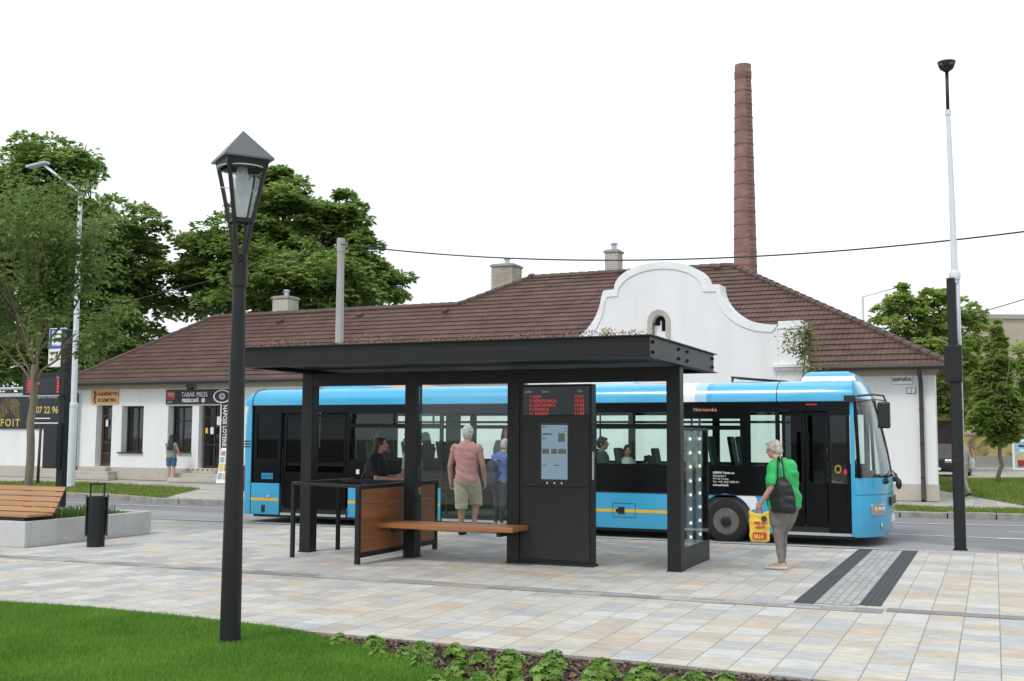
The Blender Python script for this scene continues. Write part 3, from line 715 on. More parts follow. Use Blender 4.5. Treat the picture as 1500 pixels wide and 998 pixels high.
m=MB(); m.box(wx0,wx1,-.33,-.30,wz0,wz0+.16); m.box(wm-.02,wm+.02,-.33,-.30,wz0+.16,wz1-.15); m.box(wx0,wm-.02,-.33,-.30,wz0+.16,wz0+.33); m.build('shutter','trim',fr)
# pedestals at both ends
for xa,xb in ((-3.98,-3.30),(-11.5,-10.82)):
    m=MB(); dz_=0 if xa>-6 else -.46
    m.box(xa,xb,-.60,.12,3.66,4.64+dz_); m.box(xa-.03,xb+.03,-.63,.15,4.64+dz_,4.70+dz_); m.box(xa,xb,-.6,.12,4.70+dz_,4.86+dz_)
    m.box(xa-.16,xb+.16,-.74,-.1,3.57,3.66); m.box(xa-.09,xb+.09,-.67,-.1,3.49,3.57); m.box(xa-.05,xb+.05,-.56,0,0,3.49)
    m.build('pedestal','trim',gable,bevel=.012)
# --- gutter and downpipes
m=MB()
for xa,xb in ((XLe+.05,-11.6),(-3.2,XR)):
    m.tube([(xa,E0-.06,ZE-.05),(xb,E0-.06,ZE-.05)],.075,10)
m.build('gutter','gutter',bld,smooth=True,autosm=50)
for x_ in (-.34,-30.45):
    m=MB(); m.tube([(x_,E0-.02,ZE-.1),(x_,E0-.02,ZE-.2),(x_,-.12,ZE-.42),(x_,-.12,.12),(x_,-.22,.02)],.055,10)
    for z_ in (.6,1.5,2.4): m.lathe((x_,-.12,z_),[(.068,0),(.068,.03)],10)
    m.build('downpipe','gutter',bld,smooth=True,autosm=40)
# --- doors / windows
def pane_frame(name,x0,x1,z0,z1,mul,trans,matn,fw_=.07,y=.28,gl='winglass'):
    f=MB(); f.box(x0,x0+fw_,y,y+.07,z0,z1); f.box(x1-fw_,x1,y,y+.07,z0,z1); f.box(x0+fw_,x1-fw_,y,y+.07,z1-fw_,z1); f.box(x0+fw_,x1-fw_,y,y+.07,z0,z0+fw_)
    for q in mul: f.box(q-.035,q+.035,y+.004,y+.066,z0+fw_,z1-fw_)
    for q in trans: f.box(x0+fw_,x1-fw_,y+.008,y+.062,q-.03,q+.03)
    o=f.build(name,matn,bld,bevel=.006)
    g_=MB(); g_.box(x0+.03,x1-.03,y+.03,y+.036,z0+.03,z1-.03); g_.build('pane',gl,o); return o
a=OP[0]; o=pane_frame('door',a[0],a[1],a[2],a[3],[],[.95,1.35,2.35],'brownwood',.10)
m=MB(); m.box(a[0]+.1,a[1]-.1,.30,.34,a[2]+.1,.92); m.build('door_panel','darkbrown',o); m=MB(); m.box(a[0]+.22,a[0]+.34,.26,.262,1.95,2.2); m.build('notice','paper',o); m=MB(); m.tube([(a[1]-.16,.22,1.42),(a[1]-.05,.22,1.42)],.012,8); m.build('handle','chrome',o)
a=OP[1]; o=pane_frame('window',a[0],a[1],a[2],a[3],[(a[0]+a[1])/2],[],'darkbrown',.07); m=MB(); m.box(a[0]-.12,a[1]+.02,-.08,.28,a[2]-.04,a[2]); m.build('sill','gutter',o)
m=MB(); m.box(a[0]+.12,a[0]+.3,.6,.64,1.05,1.25); m.box(a[0]+.32,a[0]+.42,.62,.7,1.05,1.2); m.build('shop_display','paper',o)
m=MB(); 
for i in range(7): m.box(a[0]+.08+i*.06,a[0]+.1+i*.06+.02,.5+.03*(i%2),.52+.03*(i%2),1.1,2.65)
m.build('curtain','concrete2',o)
a=OP[2]; o=pane_frame('window',a[0],a[1],a[2],a[3],[a[0]+.45],[2.15],'darkbrown',.07); m=MB(); m.box(a[0]-.02,a[1]+.02,-.06,.28,a[2]-.04,a[2]); m.build('sill','concrete2',o)
for (q,z_,w_,h_,c) in ((.62,1.75,.2,.14,0),(.85,1.62,.14,.18,1),(.7,2.1,.14,.12,0),(.16,1.2,.22,.3,2),(.3,1.75,.16,.25,2),(.92,1.25,.12,.4,3),(.72,1.15,.2,.2,2)): MB().box(a[0]+q,a[0]+q+w_,.40,.41,z_,z_+h_).build('shop_display',['paper','red','galv','yellow'][c],o)
a=OP[3]; o=pane_frame('door',a[0],a[1],a[2],a[3],[(a[0]+a[1])/2],[1.3,2.3],'brownwood',.08)
m=MB()
for i in range(13):
    x_=a[0]+.06+(a[1]-a[0]-.12)*i/12; m.tube([(x_,.16,a[2]+.03),(x_,.16,a[3]-.05)],.009,6)
for z_ in (.8,1.5,2.2): m.beam((a[0]+.02,.16,z_),(a[1]-.02,.16,z_),.02,.012)
m.build('security_grille','iron',o)
for q in ((.2,.3,1.7,1.9,'yellow'),(.42,.56,1.68,1.92,'paper'),(.7,.9,2.0,2.3,'paper')): MB().box(a[0]+q[0],a[0]+q[1],.13,.14,q[2],q[3]).build('notice',q[4],o)
# steps in front of the two doors
m=MB(); a=OP[0]; m.box(a[0]-1.2,a[1]+.35,-.50,-.0,0,.30); m.box(a[0]-1.2,a[1]+.75,-.85,-.5,0,.15); m.box(a[0]-.05,a[1]+.05,-.3,.3,.30,.455); m.build('door_step','plinth',bld,bevel=.015)
m=MB(); a=OP[3]; m.box(a[0]-.6,a[1]+.7,-.5,0,0,.3); m.box(a[0]-.6,a[1]+1.2,-.85,-.5,0,.15); m.box(a[0]-.05,a[1]+.05,-.25,.3,.30,.455); st=m.build('door_step','plinth',bld,bevel=.015)
m=MB()
for i in range(14): m.box(a[0]-.35+i*.11,a[0]-.35+i*.11+.055,-.256,-.25,.40,.45,i%2)
m.build('hazard_strip',['yellow','black'],st)
# --- small wall-mounted wall lamp over the kiosk sign
m=MB(); m.tube([(-25.2,-.02,3.3),(-25.2,-.15,3.42),(-24.75,-.15,3.42),(-24.75,-.15,3.3)],.02,6); m.box(-25.1,-24.9,-.2,-.1,3.27,3.36); m.build('sign_lamp','iron',bld)

def onwall(name,label,cat,x0,x1,z0,z1,y,th,matn):
    t_=thing(name,label,cat,tuple(BC+bx*((x0+x1)/2)+by*y+Vector((0,0,(z0+z1)/2))),BA)
    m=MB(); w_,h_=(x1-x0)/2,(z1-z0)/2; m.box(-w_,w_,-th,0,-h_,h_); m.build('sign_board',matn,t_,bevel=.004); return t_
RX=(PI/2,0,0)
s=onwall('shop_sign','pale orange salon sign with brown lettering over the brown door at far left','shop sign',-29.85,-28.49,2.79,3.33,-.004,.04,'orange')
text('KADERNÍCTVO',.165,(-.32,-.044,.04),RX,'darkbrown',s,sx=.88,bold=.004); text('KOZMETIKA',.185,(-.32,-.044,-.2),RX,'darkbrown',s,sx=.88,bold=.004)
m=MB(); 
for i in range(5): m.ell((-.47+.03*math.sin(i*1.7),-.045,.16-.09*i),(.07-.006*i,.004,.055))
m.build('emblem','brownwood',s)
s=onwall('shop_sign','black kiosk sign with white lettering and a red tile above the barred window','shop sign',-26.19,-23.3,2.75,3.27,-.004,.06,'black')
text('TABAK PRESS',.24,(-.72,-.064,.0),RX,'letterwhite',s,sx=.83); text('PRESSCAFÉ',.17,(-.68,-.064,-.19),RX,'letterwhite',s,sx=.9,bold=.006)
m=MB(); m.lathe((.28,-.064,-.13),[(.05,0),(.05,-.005),(.085,-.005),(.085,0)],18,axis='y'); m.build('emblem','letterwhite',s)
m=MB(); m.box(-1.38,-1.02,-.066,-.06,-.10,.2,0); 
for i in range(3): m.box(-1.36,-1.04,-.07,-.066,.02+i*.05,.045+i*.05,1)
m.build('tile',['red','orange'],s); text('3 4 7',.10,(-1.36,-.064,-.22),RX,'letterwhite',s)
m=MB(); 
for r0_,r1_ in ((.245,.295),(.05,.075),(.10,.135)):
    n=40
    for i in range(n):
        a0,a1=2*PI*i/n,2*PI*(i+1)/n; e=1.35 if r0_>.2 else 1.
        m.add([(1.12+e*r0_*math.cos(a0),-.066,r0_*.8*math.sin(a0)),(1.12+e*r1_*math.cos(a0),-.066,r1_*.8*math.sin(a0)),(1.12+e*r1_*math.cos(a1),-.066,r1_*.8*math.sin(a1)),(1.12+e*r0_*math.cos(a1),-.066,r0_*.8*math.sin(a1))],[(0,3,2,1)])
m.build('emblem','letterwhite',s)
s=onwall('vertical_sign','narrow black upright sign with white sideways lettering beside the barred kiosk door','shop sign',-23.66,-23.3,.95,2.74,-.004,.05,'black')
text('NÁPOJE LOTÉRIE',.235,(-.08,-.056,.86),(PI/2,PI/2,0),'letterwhite',s,sx=.82,bold=.004)
m=MB(); m.box(-.182,-.162,-.056,-.05,-.88,.88); m.build('sign_edge','letterwhite',s)
s=onwall('street_name_plate','white enamel street name plate with black letters on the right end of the wall','street sign',-1.10,-.54,3.08,3.38,-.004,.02,'white')
text('ZELENÝ KRÍČOK',.115,(-.245,-.024,-.05),RX,'black',s,sx=.56,bold=.003)
m=MB()
for q in ((-.27,.27,-.145,-.135),(-.27,.27,.135,.145),(-.27,-.262,-.135,.135),(.262,.27,-.135,.135)): m.box(q[0],q[1],-.024,-.02,q[2],q[3])
m.build('plate_border','bluesign',s)
s=onwall('house_number_plate','small white house number plate with dark border below the street name plate','number sign',-.71,-.48,2.84,3.0,-.004,.02,'black')
m=MB(); m.box(-.10,.10,-.024,-.02,-.065,.065); m.build('plate_face','white',s); text('2',.12,(-.03,-.028,-.045),RX,'black',s)
# --- advertising easel beside the kiosk door
bp_=BC+bx*-22.72+by*-.95
s=thing('pavement_board','folding pavement board with yellow and blue pictures beside the barred kiosk door','board',(bp_.x,bp_.y,-.01),BA)
m=MB(); m.obox((0,0,.62),(.24,0,0),(0,.015,0),(0,.12,.6)); m.build('front_panel','white',s,bevel=.01); m=MB(); m.obox((0,.30,.6),(.24,0,0),(0,.012,0),(0,-.12,.58)); m.build('rear_panel','white',s)
m=MB()
for (z0,z1,c) in ((.95,1.12,0),(.72,.92,1),(.42,.7,2),(.15,.38,1)):
    for (xa,xb) in ((-.2,-.02),(.02,.2)): 
        zc,hz=(z0+z1)/2,(z1-z0)/2-.01
        m.obox(((xa+xb)/2,-.019+(zc-.62)*.2,zc),((xb-xa)/2,0,0),(0,.004,0),(0,hz*.2,hz),(c+int(xa>0))%3)
m.build('pictures',['palepink','paleblue','paleyellow'],s)
# --- garden wall and billboard at far left
gw=thing('garden_wall','white plastered garden wall with stone base left of the shop building','wall',tuple(BC+bx*-30.8),BA)
m=MB(); m.box(-9,-.02,0,.3,0,2.45); m.build('wall','plaster',gw); m=MB(); m.box(-9,-.02,-.05,0,0,.42); m.build('plinth','plinth',gw)
m=MB(); m.box(-9,-.25,-.12,.42,3.10,3.24); m.tube([(-9,-.14,3.42),(-.25,-.14,3.42)],.06,8); m.build('coping_rail','galv',gw)
x0,z0=bl(-70,628,-.06); x1,z1=bl(103,573,-.06)
s=thing('billboard','black advertising board with gold chevron arch and lettering on the white garden wall','billboard',tuple(BC+bx*x0+by*-.01+Vector((0,0,z0))),BA)
W_,H_=x1-x0,z1-z0; m=MB(); m.box(0,W_,-.05,0,0,H_); m.box(.1,W_-.1,0,.05,.1,H_-.02); m.build('board','blackgloss',s)
ox=bl(15,600,-.06)[0]-x0; m=MB()
for i in range(6):
    r_=.12+.085*i; zt=.80+.085*i; w_=.022
    for sgn in (-1,1):
        a=(ox,zt+r_*.25);b_=(ox+sgn*r_*.9,zt-r_*.45); c=(ox+sgn*r_*.9,.80-.05*i)
        m.beam((a[0],-.055,a[1]),(b_[0],-.055,b_[1]),.008,w_,up=(0,-1,0)); m.beam((b_[0],-.055,b_[1]),(c[0],-.055,c[1]-.2),.008,w_,up=(0,-1,0))
m.build('emblem','gold',s)
text('FOIT',.40,(ox-.50,-.054,.10),RX,'gold',s,sx=1.05,sp=1.25,bold=.008)
text('0907 22 96',.36,(bl(44,594,-.06)[0]-x0,-.054,H_*.42),RX,'gold',s,sx=.92,bold=.008)
text('STAVEBNÉ PRÁCE',.2,(bl(42,582,-.06)[0]-x0,-.054,H_*.82),RX,'letterwhite',s,sx=.95); 
m=MB(); xx=bl(46,613,-.06)[0]-x0; m.box(xx,xx+1.6,-.055,-.05,.2,.24); m.box(xx,xx+1.0,-.055,-.05,.38,.42); m.build('rule_line','letterwhite',s)
# --- factory chimney far behind
D=80.; p=at(1092,400,D); top=at(1087,87,D)
s=thing('factory_chimney','tall round red brick factory chimney with iron bands, far behind the roof','chimney',(p.x,p.y,0))
H_=top.z; rt_=11.8/1643*D; rb=17/1643*D; 
def rz_(z): 
    return rb+(rt_-rb)*((z-p.z)/(H_-p.z))
pr=[(rz_(0),0)]+[(rz_(H_*i/20),H_*i/20) for i in range(1,20)]+[(rt_,H_-1.1),(rt_*1.07,H_-1.05),(rt_*1.09,H_-.5),(rt_*1.02,H_-.45),(rt_*1.02,H_),(rt_*.7,H_),(rt_*.7,H_-.8)]
MB().lathe((0,0,0),pr,36).build('shaft','stackbrick',s,smooth=True,autosm=40)
for i in range(25):
    z_=3+ (H_-5)*i/24
    m=MB(); r_=rz_(z_)+.012; m.lathe((0,0,z_),[(r_-.02,0),(r_+.015,0),(r_+.015,.08),(r_-.02,.08)],28); m.build('iron_band','rustband',s,smooth=True,autosm=40)
m=MB()
va=math.atan2(-p.y,-p.x)+.55
for i in range(60):
    z_=9+i*.33; r_=rz_(z_)+.10
    if z_>H_-.5: break
    c_=Vector((math.cos(va)*r_,math.sin(va)*r_,z_)); tv=Vector((-math.sin(va),math.cos(va),0)); m.beam(c_-tv*.2,c_+tv*.2,.03,.03)
m.build('ladder','iron',s)
# ================================================================== BUS SHELTER
SY=13.75
sh=thing('bus_shelter','dark grey steel bus shelter with flat planted roof, wooden bench and glass back','bus shelter',(-6.3,SY,0))
so_=(-6.3,SY,0)
def sm(): return MB(so_)
ZB,ZT=2.535,2.80; RX0,RX1,RY0,RY1=-9.12,-3.53,12.12,15.36
# posts
for x_ in (-9.05,-7.37,-5.83,-3.665):
    m=sm(); m.box(x_-.088,x_+.088,SY-.09,SY+.09,0,ZB); m.build('post','steel',sh,bevel=.006)
    m=sm(); m.box(x_-.095,x_+.095,SY-.12,SY+.12,0,.012); m.build('base_plate','steel2',sh)
# roof: I-beam fascias
m=sm()
m.box(RX0+.02,RX1-.02,RY0+.07,RY1-.07,ZB+.12,ZB+.14)
rf=m.build('roof','steel',sh)
for y_ in (RY0+.05,RY1-.062): sm().box(RX0,RX1,y_,y_+.012,ZB+.012,ZT-.012).build('fascia','steel',rf)
m=sm()
for (z0,z1) in ((ZB,ZB+.012),(ZT-.012,ZT)):
    m.box(RX0-.0,RX1+.04,RY0,RY0+.12,z0,z1); m.box(RX0,RX1+.04,RY1-.12,RY1,z0,z1)
    m.box(RX1-.10,RX1+.04,RY0+.12,RY1-.12,z0,z1); m.box(RX0-.04,RX0+.10,RY0+.12,RY1-.12,z0,z1)
m.build('roof_flange','steel2',rf)
m=sm(); m.box(RX1-.012,RX1,RY0+.06,RY1-.06,ZB+.012,ZT-.012); e1=m.build('end_plate','steel2',rf)
m=sm(); m.box(RX0,RX0+.012,RY0+.06,RY1-.06,ZB+.012,ZT-.012); m.build('end_plate','steel2',rf)
for y_ in (RY0+.16,RY0+1.30,RY0+1.72,RY1-.16):
    for z_ in (ZB+.075,ZT-.075):
        m=sm(); m.lathe((RX1,y_,z_),[(.026,0),(.026,.012),(.016,.012),(.016,.028)],6,axis='x'); m.build('bolt','steel',e1)
# soffit sheet and longitudinal beam, sloping inner panels
m=sm(); m.box(RX0+.1,RX1-.1,RY0+.12,RY1-.12,ZB+.055,ZB+.075); 
m.build('soffit','steel',rf)
m=sm(); m.box(RX0+.02,-3.58,SY-.085,SY+.085,ZB-.18,ZB-.002); m.build('main_beam','steel',sh,bevel=.004)
m=sm(); m.box(RX0+.08,RX1-.08,RY0+.1,RY1-.1,ZT-.10,ZT-.005); m.build('roof_substrate','soil',rf)
# sedum on the roof
M['sedum']=leafmat('sedum',(.16,.09,.06),(.34,.20,.14),.1,3)
g=random.Random(3); m=MB(so_)
for i in range(5200):
    x_=g.uniform(RX0+.15,RX1-.12); y_=g.uniform(RY0+.06,RY1-.2) if i%3 else g.uniform(RY0+.05,RY0+.3)
    hgt=.085*max(0,mnoise.noise((x_*1.7,y_*1.7,0))+.45)
    a=g.uniform(0,6.28); s_=g.uniform(.006,.018); z=ZT-.006+g.random()*hgt*1.6; dz=g.uniform(-.012,.012)
    m.add([(x_-s_*math.cos(a),y_-s_*math.sin(a),z),(x_+s_*math.sin(a)*.6,y_-s_*math.cos(a)*.6,z+.01+dz),(x_+s_*math.cos(a),y_+s_*math.sin(a),z+.006),(x_-s_*math.sin(a)*.6,y_+s_*math.cos(a)*.6,z+dz)],[(0,1,2,3)])
o=m.build('sedum_cover','sedum',rf); o['kind']='stuff'
m=MB(so_); 
for k in range(7): m.tube([(-4.1,12.35,ZT-.01),(-4.1+.01*k-.03,12.35,ZT+.05),(-4.1+.016*k-.05,12.35+.01*k,ZT+.08+.012*(k%3))],.003,4); m.ell((-4.1+.016*k-.05,12.35+.01*k,ZT+.09+.012*(k%3)),(.010,.008,.008))
m.build('roof_weed','lobed',rf)
# bench
M['oak']=pm('oiled_pine',(.34,.135,.045),.5,.25,3,.1,60,stretch=(.25,6,6)); M['oakpanel']=pm('oiled_plank',(.27,.10,.032),.5,.3,3,.1,60,stretch=(6,.3,6))
m=sm(); m.box(-7.58,-5.61,SY-.62,SY-.34,.435,.50); m.box(-7.58,-5.61,SY-.335,SY-.10,.435,.50); be=m.build('bench_seat','oak',sh,bevel=.008)
m=sm(); 
for x_ in (-7.37,-5.83): sm().box(x_-.03,x_+.03,SY-.55,SY-.09,.375,.434).build('bench_bracket','steel',sh)

# glass back with rails
m=sm(); m.box(-7.275,-5.925,SY-.006,SY+.006,.40,2.33); m.build('glass_pane','glass',sh)
m=sm(); m.box(-7.28,-5.92,SY-.012,SY+.012,.37,.40); m.build('glass_rail','galv',sh)
for x_ in (-7.272,-5.928):
    for z_ in (.9,1.9): m=sm(); m.box(x_-.02,x_+.02,SY-.014,SY+.014,z_-.05,z_+.05); m.build('glass_clamp','chrome',sh)
# timber side screen
PX0,PX1,PY0,PY1=-7.60,-7.54,12.62,14.86; zt=1.01
m=sm(); 
for y_ in (PY0,PY1-.06): m.box(PX0,PX1,y_,y_+.06,0,zt)
m.box(PX0,PX1,PY0+.06,PY1-.06,zt-.05,zt); m.box(PX0,PX1,PY0+.06,PY1-.06,.08,.14)
sc=m.build('side_screen','steel',sh,bevel=.004)
for i,(z0,z1) in enumerate(((.142,.345),(.35,.55),(.555,.755),(.76,.957))):
    m=sm(); m.box(PX0+.015,PX1-.015,PY0+.062,PY1-.062,z0,z1); m.build('timber_board','oakpanel',sc,bevel=.003)
# leaning rail
hr=sm(); hr.beam((-8.80,12.98,1.0),(-8.80,14.55,1.0),.05,.04); 
for y_ in (13.0,14.15): hr.box(-8.825,-8.775,y_-.025,y_+.025,0,.98)
hr.beam((-8.80,12.98,1.0),(-7.60,12.72,.99),.06,.04); hr.beam((-8.80,14.15,.99),(-7.6,14.5,.99),.05,.04)
hr.build('leaning_rail','steel',sh,bevel=.004)
# lit glass side case
CX=-3.635; y0,y1=13.95,15.22
m=sm(); m.box(CX-.045,CX+.045,y0-.10,y1,.0,.27); m.box(CX-.045,CX+.045,y0-.1,y1,1.74,1.77); m.box(CX-.04,CX+.04,y1-.03,y1,.27,1.74); m.box(CX-.04,CX+.04,y0-.10,y0-.05,.27,1.74)
cs=m.build('light_case','steel',sh,bevel=.004)
m=sm(); m.box(CX+.034,CX+.040,y0-.05,y1-.03,.27,1.74); m.build('glass_pane','glass',cs)
m=sm(); m.box(CX-.040,CX-.034,y0-.05,y1-.03,.27,1.74); m.build('glass_pane','glass',cs)
for y_ in (y0+.38,y0+.88): m=sm(); m.box(CX-.01,CX+.01,y_-.13,y_+.13,.27,1.74); m.build('pale_reflection_rail','whitepole',cs)  # rails behind the dots, widened and pale to imitate reflections in the glass
for i in range(8):
    for y_ in (y0-.02,y0+.38,y0+.88):
        m=sm(); m.ell((CX+.018,y_,.37+i*.18),(.012,.022,.022),nu=8,nv=6); m.build('light_dot','whiteled',cs,smooth=True)

# ================================================================== INFORMATION TOTEM
KX0,KX1=-5.735,-4.735; ky=SY-.06
to=thing('information_totem','tall black information totem with red departure display and grey-blue screen in the shelter','information screen',((KX0+KX1)/2,ky,0))
ko=((KX0+KX1)/2,ky,0)
def km(): return MB(ko)
m=km(); m.box(KX0,KX1,ky-.03,ky+.14,.03,2.33); m.build('cabinet','steel',to,bevel=.008)
m=km(); m.box(KX0-.02,KX1+.02,ky-.05,ky+.16,0,.03); m.build('base','steel2',to)
m=km(); m.box(KX0+.05,KX1-.03,ky-.045,ky-.031,1.93,2.30); hd=m.build('display_window','blackgloss',to,bevel=.003)
m=km(); m.box(KX0+.05,KX1-.03,ky-.043,ky-.031,1.005,1.925); m.build('upper_panel','steel2',to,bevel=.003)
m=km(); m.box(KX0+.05,KX1-.03,ky-.043,ky-.031,.07,.995); m.build('lower_panel','steel2',to,bevel=.003)
rows=[('1','NÁM.','10:51'),('2','NEMOCNICA','10:55'),('4','LINČIANSKA','10:58'),('7','STANICA','11:02'),('11','VOZOV','11:09')]
for i,(a,b_,c) in enumerate(rows):
    z_=2.16-.055*i-.01
    text(a+' '+b_,.055,(-.36,-.0475,z_),RX,'redled',to,sx=.95,ext=.001,name='display_text',sp=1.1); text(c,.055,(.40,-.0475,z_),RX,'redled',to,align='RIGHT',sx=1.,ext=.001,name='display_text',sp=1.1)
for s_,x_ in (('Linka',-.42),('Smer',-.18),('Čas',.31)): text(s_,.045,(x_,-.0475,2.222),RX,'letterwhite',to,ext=.001,name='display_text')
m=km(); sx0,sx1,sz0,sz1=-5.42,-5.06,1.10,1.80
m.box(sx0-.03,sx1+.02,ky-.05,ky-.043,sz0-.03,sz1+.03); m.build('screen_bezel','blackgloss',to)
M['screen']=em('screen_glow',(.13,.19,.24),1.0); M['screendark']=em('screen_dark_text',(.02,.035,.05),.6); M['screenpic']=em('screen_picture',(.06,.07,.05),.8)
m=km(); m.box(sx0,sx1,ky-.053,ky-.05,sz0,sz1); scn=m.build('screen','screen',to)
def sc_el(u0,u1,v0,v1,mt,nm):
    m=km(); m.box(sx0+(sx1-sx0)*u0,sx0+(sx1-sx0)*u1,ky-.0545,ky-.053,sz1-(sz1-sz0)*v1,sz1-(sz1-sz0)*v0); m.build(nm,mt,scn)
for q in ((.03,.40,.155,.18),(.03,.2,.245,.26),(.06,.2,.735,.75),(.5,.68,.735,.75),(.03,.2,.03,.045),(.85,.95,.06,.07),(.85,.95,.11,.12)): sc_el(*q,'screendark','text_line')
for q in ((.65,.9,.15,.31),(.03,.3,.44,.53),(.38,.6,.44,.53),(.65,.95,.44,.53)): sc_el(*q,'screenpic','picture')
for i in range(3): m=km(); m.lathe((-5.34+.10*i,ky-.043,1.05),[(.014,0),(.014,-.008),(.006,-.010)],10,axis='y'); m.build('button','chrome',to)
m=km(); m.box(KX1-.01,KX1+.016,ky-.02,ky+.02,1.10,1.46); m.build('handle','galv',to,bevel=.006)
m=km(); m.box(KX1-.012,KX1+.018,ky-.008,ky+.008,1.12,1.14); m.build('lock','black',to)

# ================================================================== STREET LAMP
lx,ly=gz(337,941,.01); lp=thing('street_lamp','dark grey street lamp with four-sided glass lantern on a tapered post in the front lawn','street lamp',(lx,ly,0))
MB().lathe((0,0,0),[(.100,0),(.100,.02),(.083,.03),(.080,.6),(.066,1.9),(.056,2.6),(.050,2.93),(.0,2.94)],24).build('post','polesteel',lp,smooth=True,autosm=30)
LA=R(53.1); 
def lr(x,y,z): return (x*math.cos(LA)-y*math.sin(LA),x*math.sin(LA)+y*math.cos(LA),z)
m=MB(); m.lathe((0,0,2.86),[(.064,0),(.064,.17),(.05,.18)],20); m.build('collar','polesteel',lp,smooth=True,autosm=30)
for sx in (-1,1):
    for sy in (-1,1):
        p=[lr(sx*.035,sy*.035,2.88),lr(sx*.036,sy*.036,3.12),lr(sx*.065,sy*.065,3.34),lr(sx*.155,sy*.155,3.86)]
        m=MB(); 
        for a,b_ in zip(p[:-1],p[1:]): m.beam(a,b_,.026,.026,up=lr(sx,sy,0))
        m.build('lantern_leg','polesteel',lp)
m=MB(); b0=[lr(x*.068,y*.068,3.41) for x,y in ((-1,-1),(1,-1),(1,1),(-1,1))]; b1=[lr(x*.148,y*.148,3.83) for x,y in ((-1,-1),(1,-1),(1,1),(-1,1))]
m.add(b0+b1,[(0,1,5,4),(1,2,6,5),(2,3,7,6),(3,0,4,7)]); m.build('lantern_glass','lampglass',lp)
m=MB(); c_=.075
for i in range(4):
    a=lr(*[(q*c_) for q in ((-1,-1),(1,-1),(1,1),(-1,1))[i]],3.40); b_=lr(*[(q*c_) for q in ((-1,-1),(1,-1),(1,1),(-1,1))[(i+1)%4]],3.40); m.beam(a,b_,.02,.03)
m.build('lower_frame','polesteel',lp)
m=MB(); hs=.205
cs_=((-1,-1),(1,-1),(1,1),(-1,1)); e0=[lr(x*hs,y*hs,3.905) for x,y in cs_]; e1_=[lr(x*hs,y*hs,3.89) for x,y in cs_]; ap=(0,0,4.155)
m.add(e0+e1_+[ap],[(0,1,8),(1,2,8),(2,3,8),(3,0,8),(4,5,1,0),(5,6,2,1),(6,7,3,2),(7,4,0,3),(7,6,5,4)]); m.build('lantern_roof',pm('lantern_roof_paint',(.10,.105,.115),.35,.08,4),lp)
m=MB(); f0=[lr(x*.165,y*.165,3.83) for x,y in cs_]; f1=[lr(x*.175,y*.175,3.89) for x,y in cs_]; m.add(f0+f1,[(0,1,5,4),(1,2,6,5),(2,3,7,6),(3,0,4,7)]); m.build('upper_frame','polesteel',lp)
m=MB(); m.lathe((0,0,3.64),[(.045,0),(.05,.01),(.05,.04),(.043,.045),(.05,.05),(.05,.09),(.043,.095),(.05,.10),(.05,.14),(.042,.2)],16); m.build('lamp_socket','galv',lp,smooth=True,autosm=40)
m=MB(); m.lathe((0,0,3.50),[(.01,0),(.03,.03),(.035,.08),(.03,.14)],14); m.build('bulb','lampglass',lp,smooth=True)
m=MB(); m.lathe((0,0,3.42),[(.045,0),(.055,.05),(.085,.20),(.105,.34)],4,a0=LA+PI/4,caps=False); m.build('sky_sheen_cone','opal',lp)  # added translucent cone, imitates bright sky reflected in the lantern panes
m=MB(); n=32; rad=.20; pts=[(rad*math.cos(2*PI*i/n),rad*math.sin(2*PI*i/n),3.83-.0*i) for i in range(n+1)]; m.tube(pts,.006,6,caps=False)
m.tube([lr(-.17,0,3.66),lr(.17,0,3.66)],.004,6); m.build('ring','galv',lp,smooth=True)

# ================================================================== CAMERA POLE (right)
px_,py_=gz(1407,806,0); cp=thing('camera_pole','tall black street pole with box and thin white mast carrying a camera at right','pole',(px_,py_,0))
s_=py_
MB().box(-.082,.082,-.082,.082,0,2.88).build('post','polesteel',cp,bevel=.018)
MB().box(-.10,.10,-.10,.10,0,.02).build('base_plate','polesteel',cp)
m=MB(); 
for z_ in (1.32,1.95,2.05): m.box(-.088,.088,-.088,.088,z_,z_+.025)
m.build('clamp','steel2',cp)
m=MB(); m.box(-.09,-.055,-.09,.09,2.88,4.07); m.box(-.055,.03,.055,.09,2.88,4.07); m.box(-.055,.03,-.09,-.055,2.88,4.07); m.build('channel','polesteel',cp)
MB().box(-.15,.10,-.12,.14,2.50,3.05).build('control_box','steel',cp,bevel=.012)
m=MB(); m.tube([(.055,0,2.9),(.055,0,4.2)],.026,10); m.tube([(.085,.03,1.0),(.085,.03,4.2)],.012,6); m.build('conduit','whitepole',cp,smooth=True)
m=MB(); m.tube([(.03,0,4.0),(.02,0,5.4),(.0,0,6.66)],[.052,.042,.034],12); m.lathe((.03,0,4.05),[(.075,0),(.085,.03),(.085,.10),(.06,.14)],14); m.lathe((0,0,6.6),[(.045,0),(.045,.08)],12); m.build('mast','whitepole',cp,smooth=True,autosm=40)
m=MB(); m.tube([(0,0,6.66),(0,0,7.3)],.026,10); m.build('camera_stem','black',cp,smooth=True)
m=MB(); m.lathe((0,0,7.28),[(.03,0),(.10,.05),(.13,.13),(.135,.16),(.05,.175)],20)
for k in (-1,1): m.ell((k*.07,-.09,7.36),(.05,.05,.05))
m.build('camera_head','black',cp,smooth=True,autosm=40)

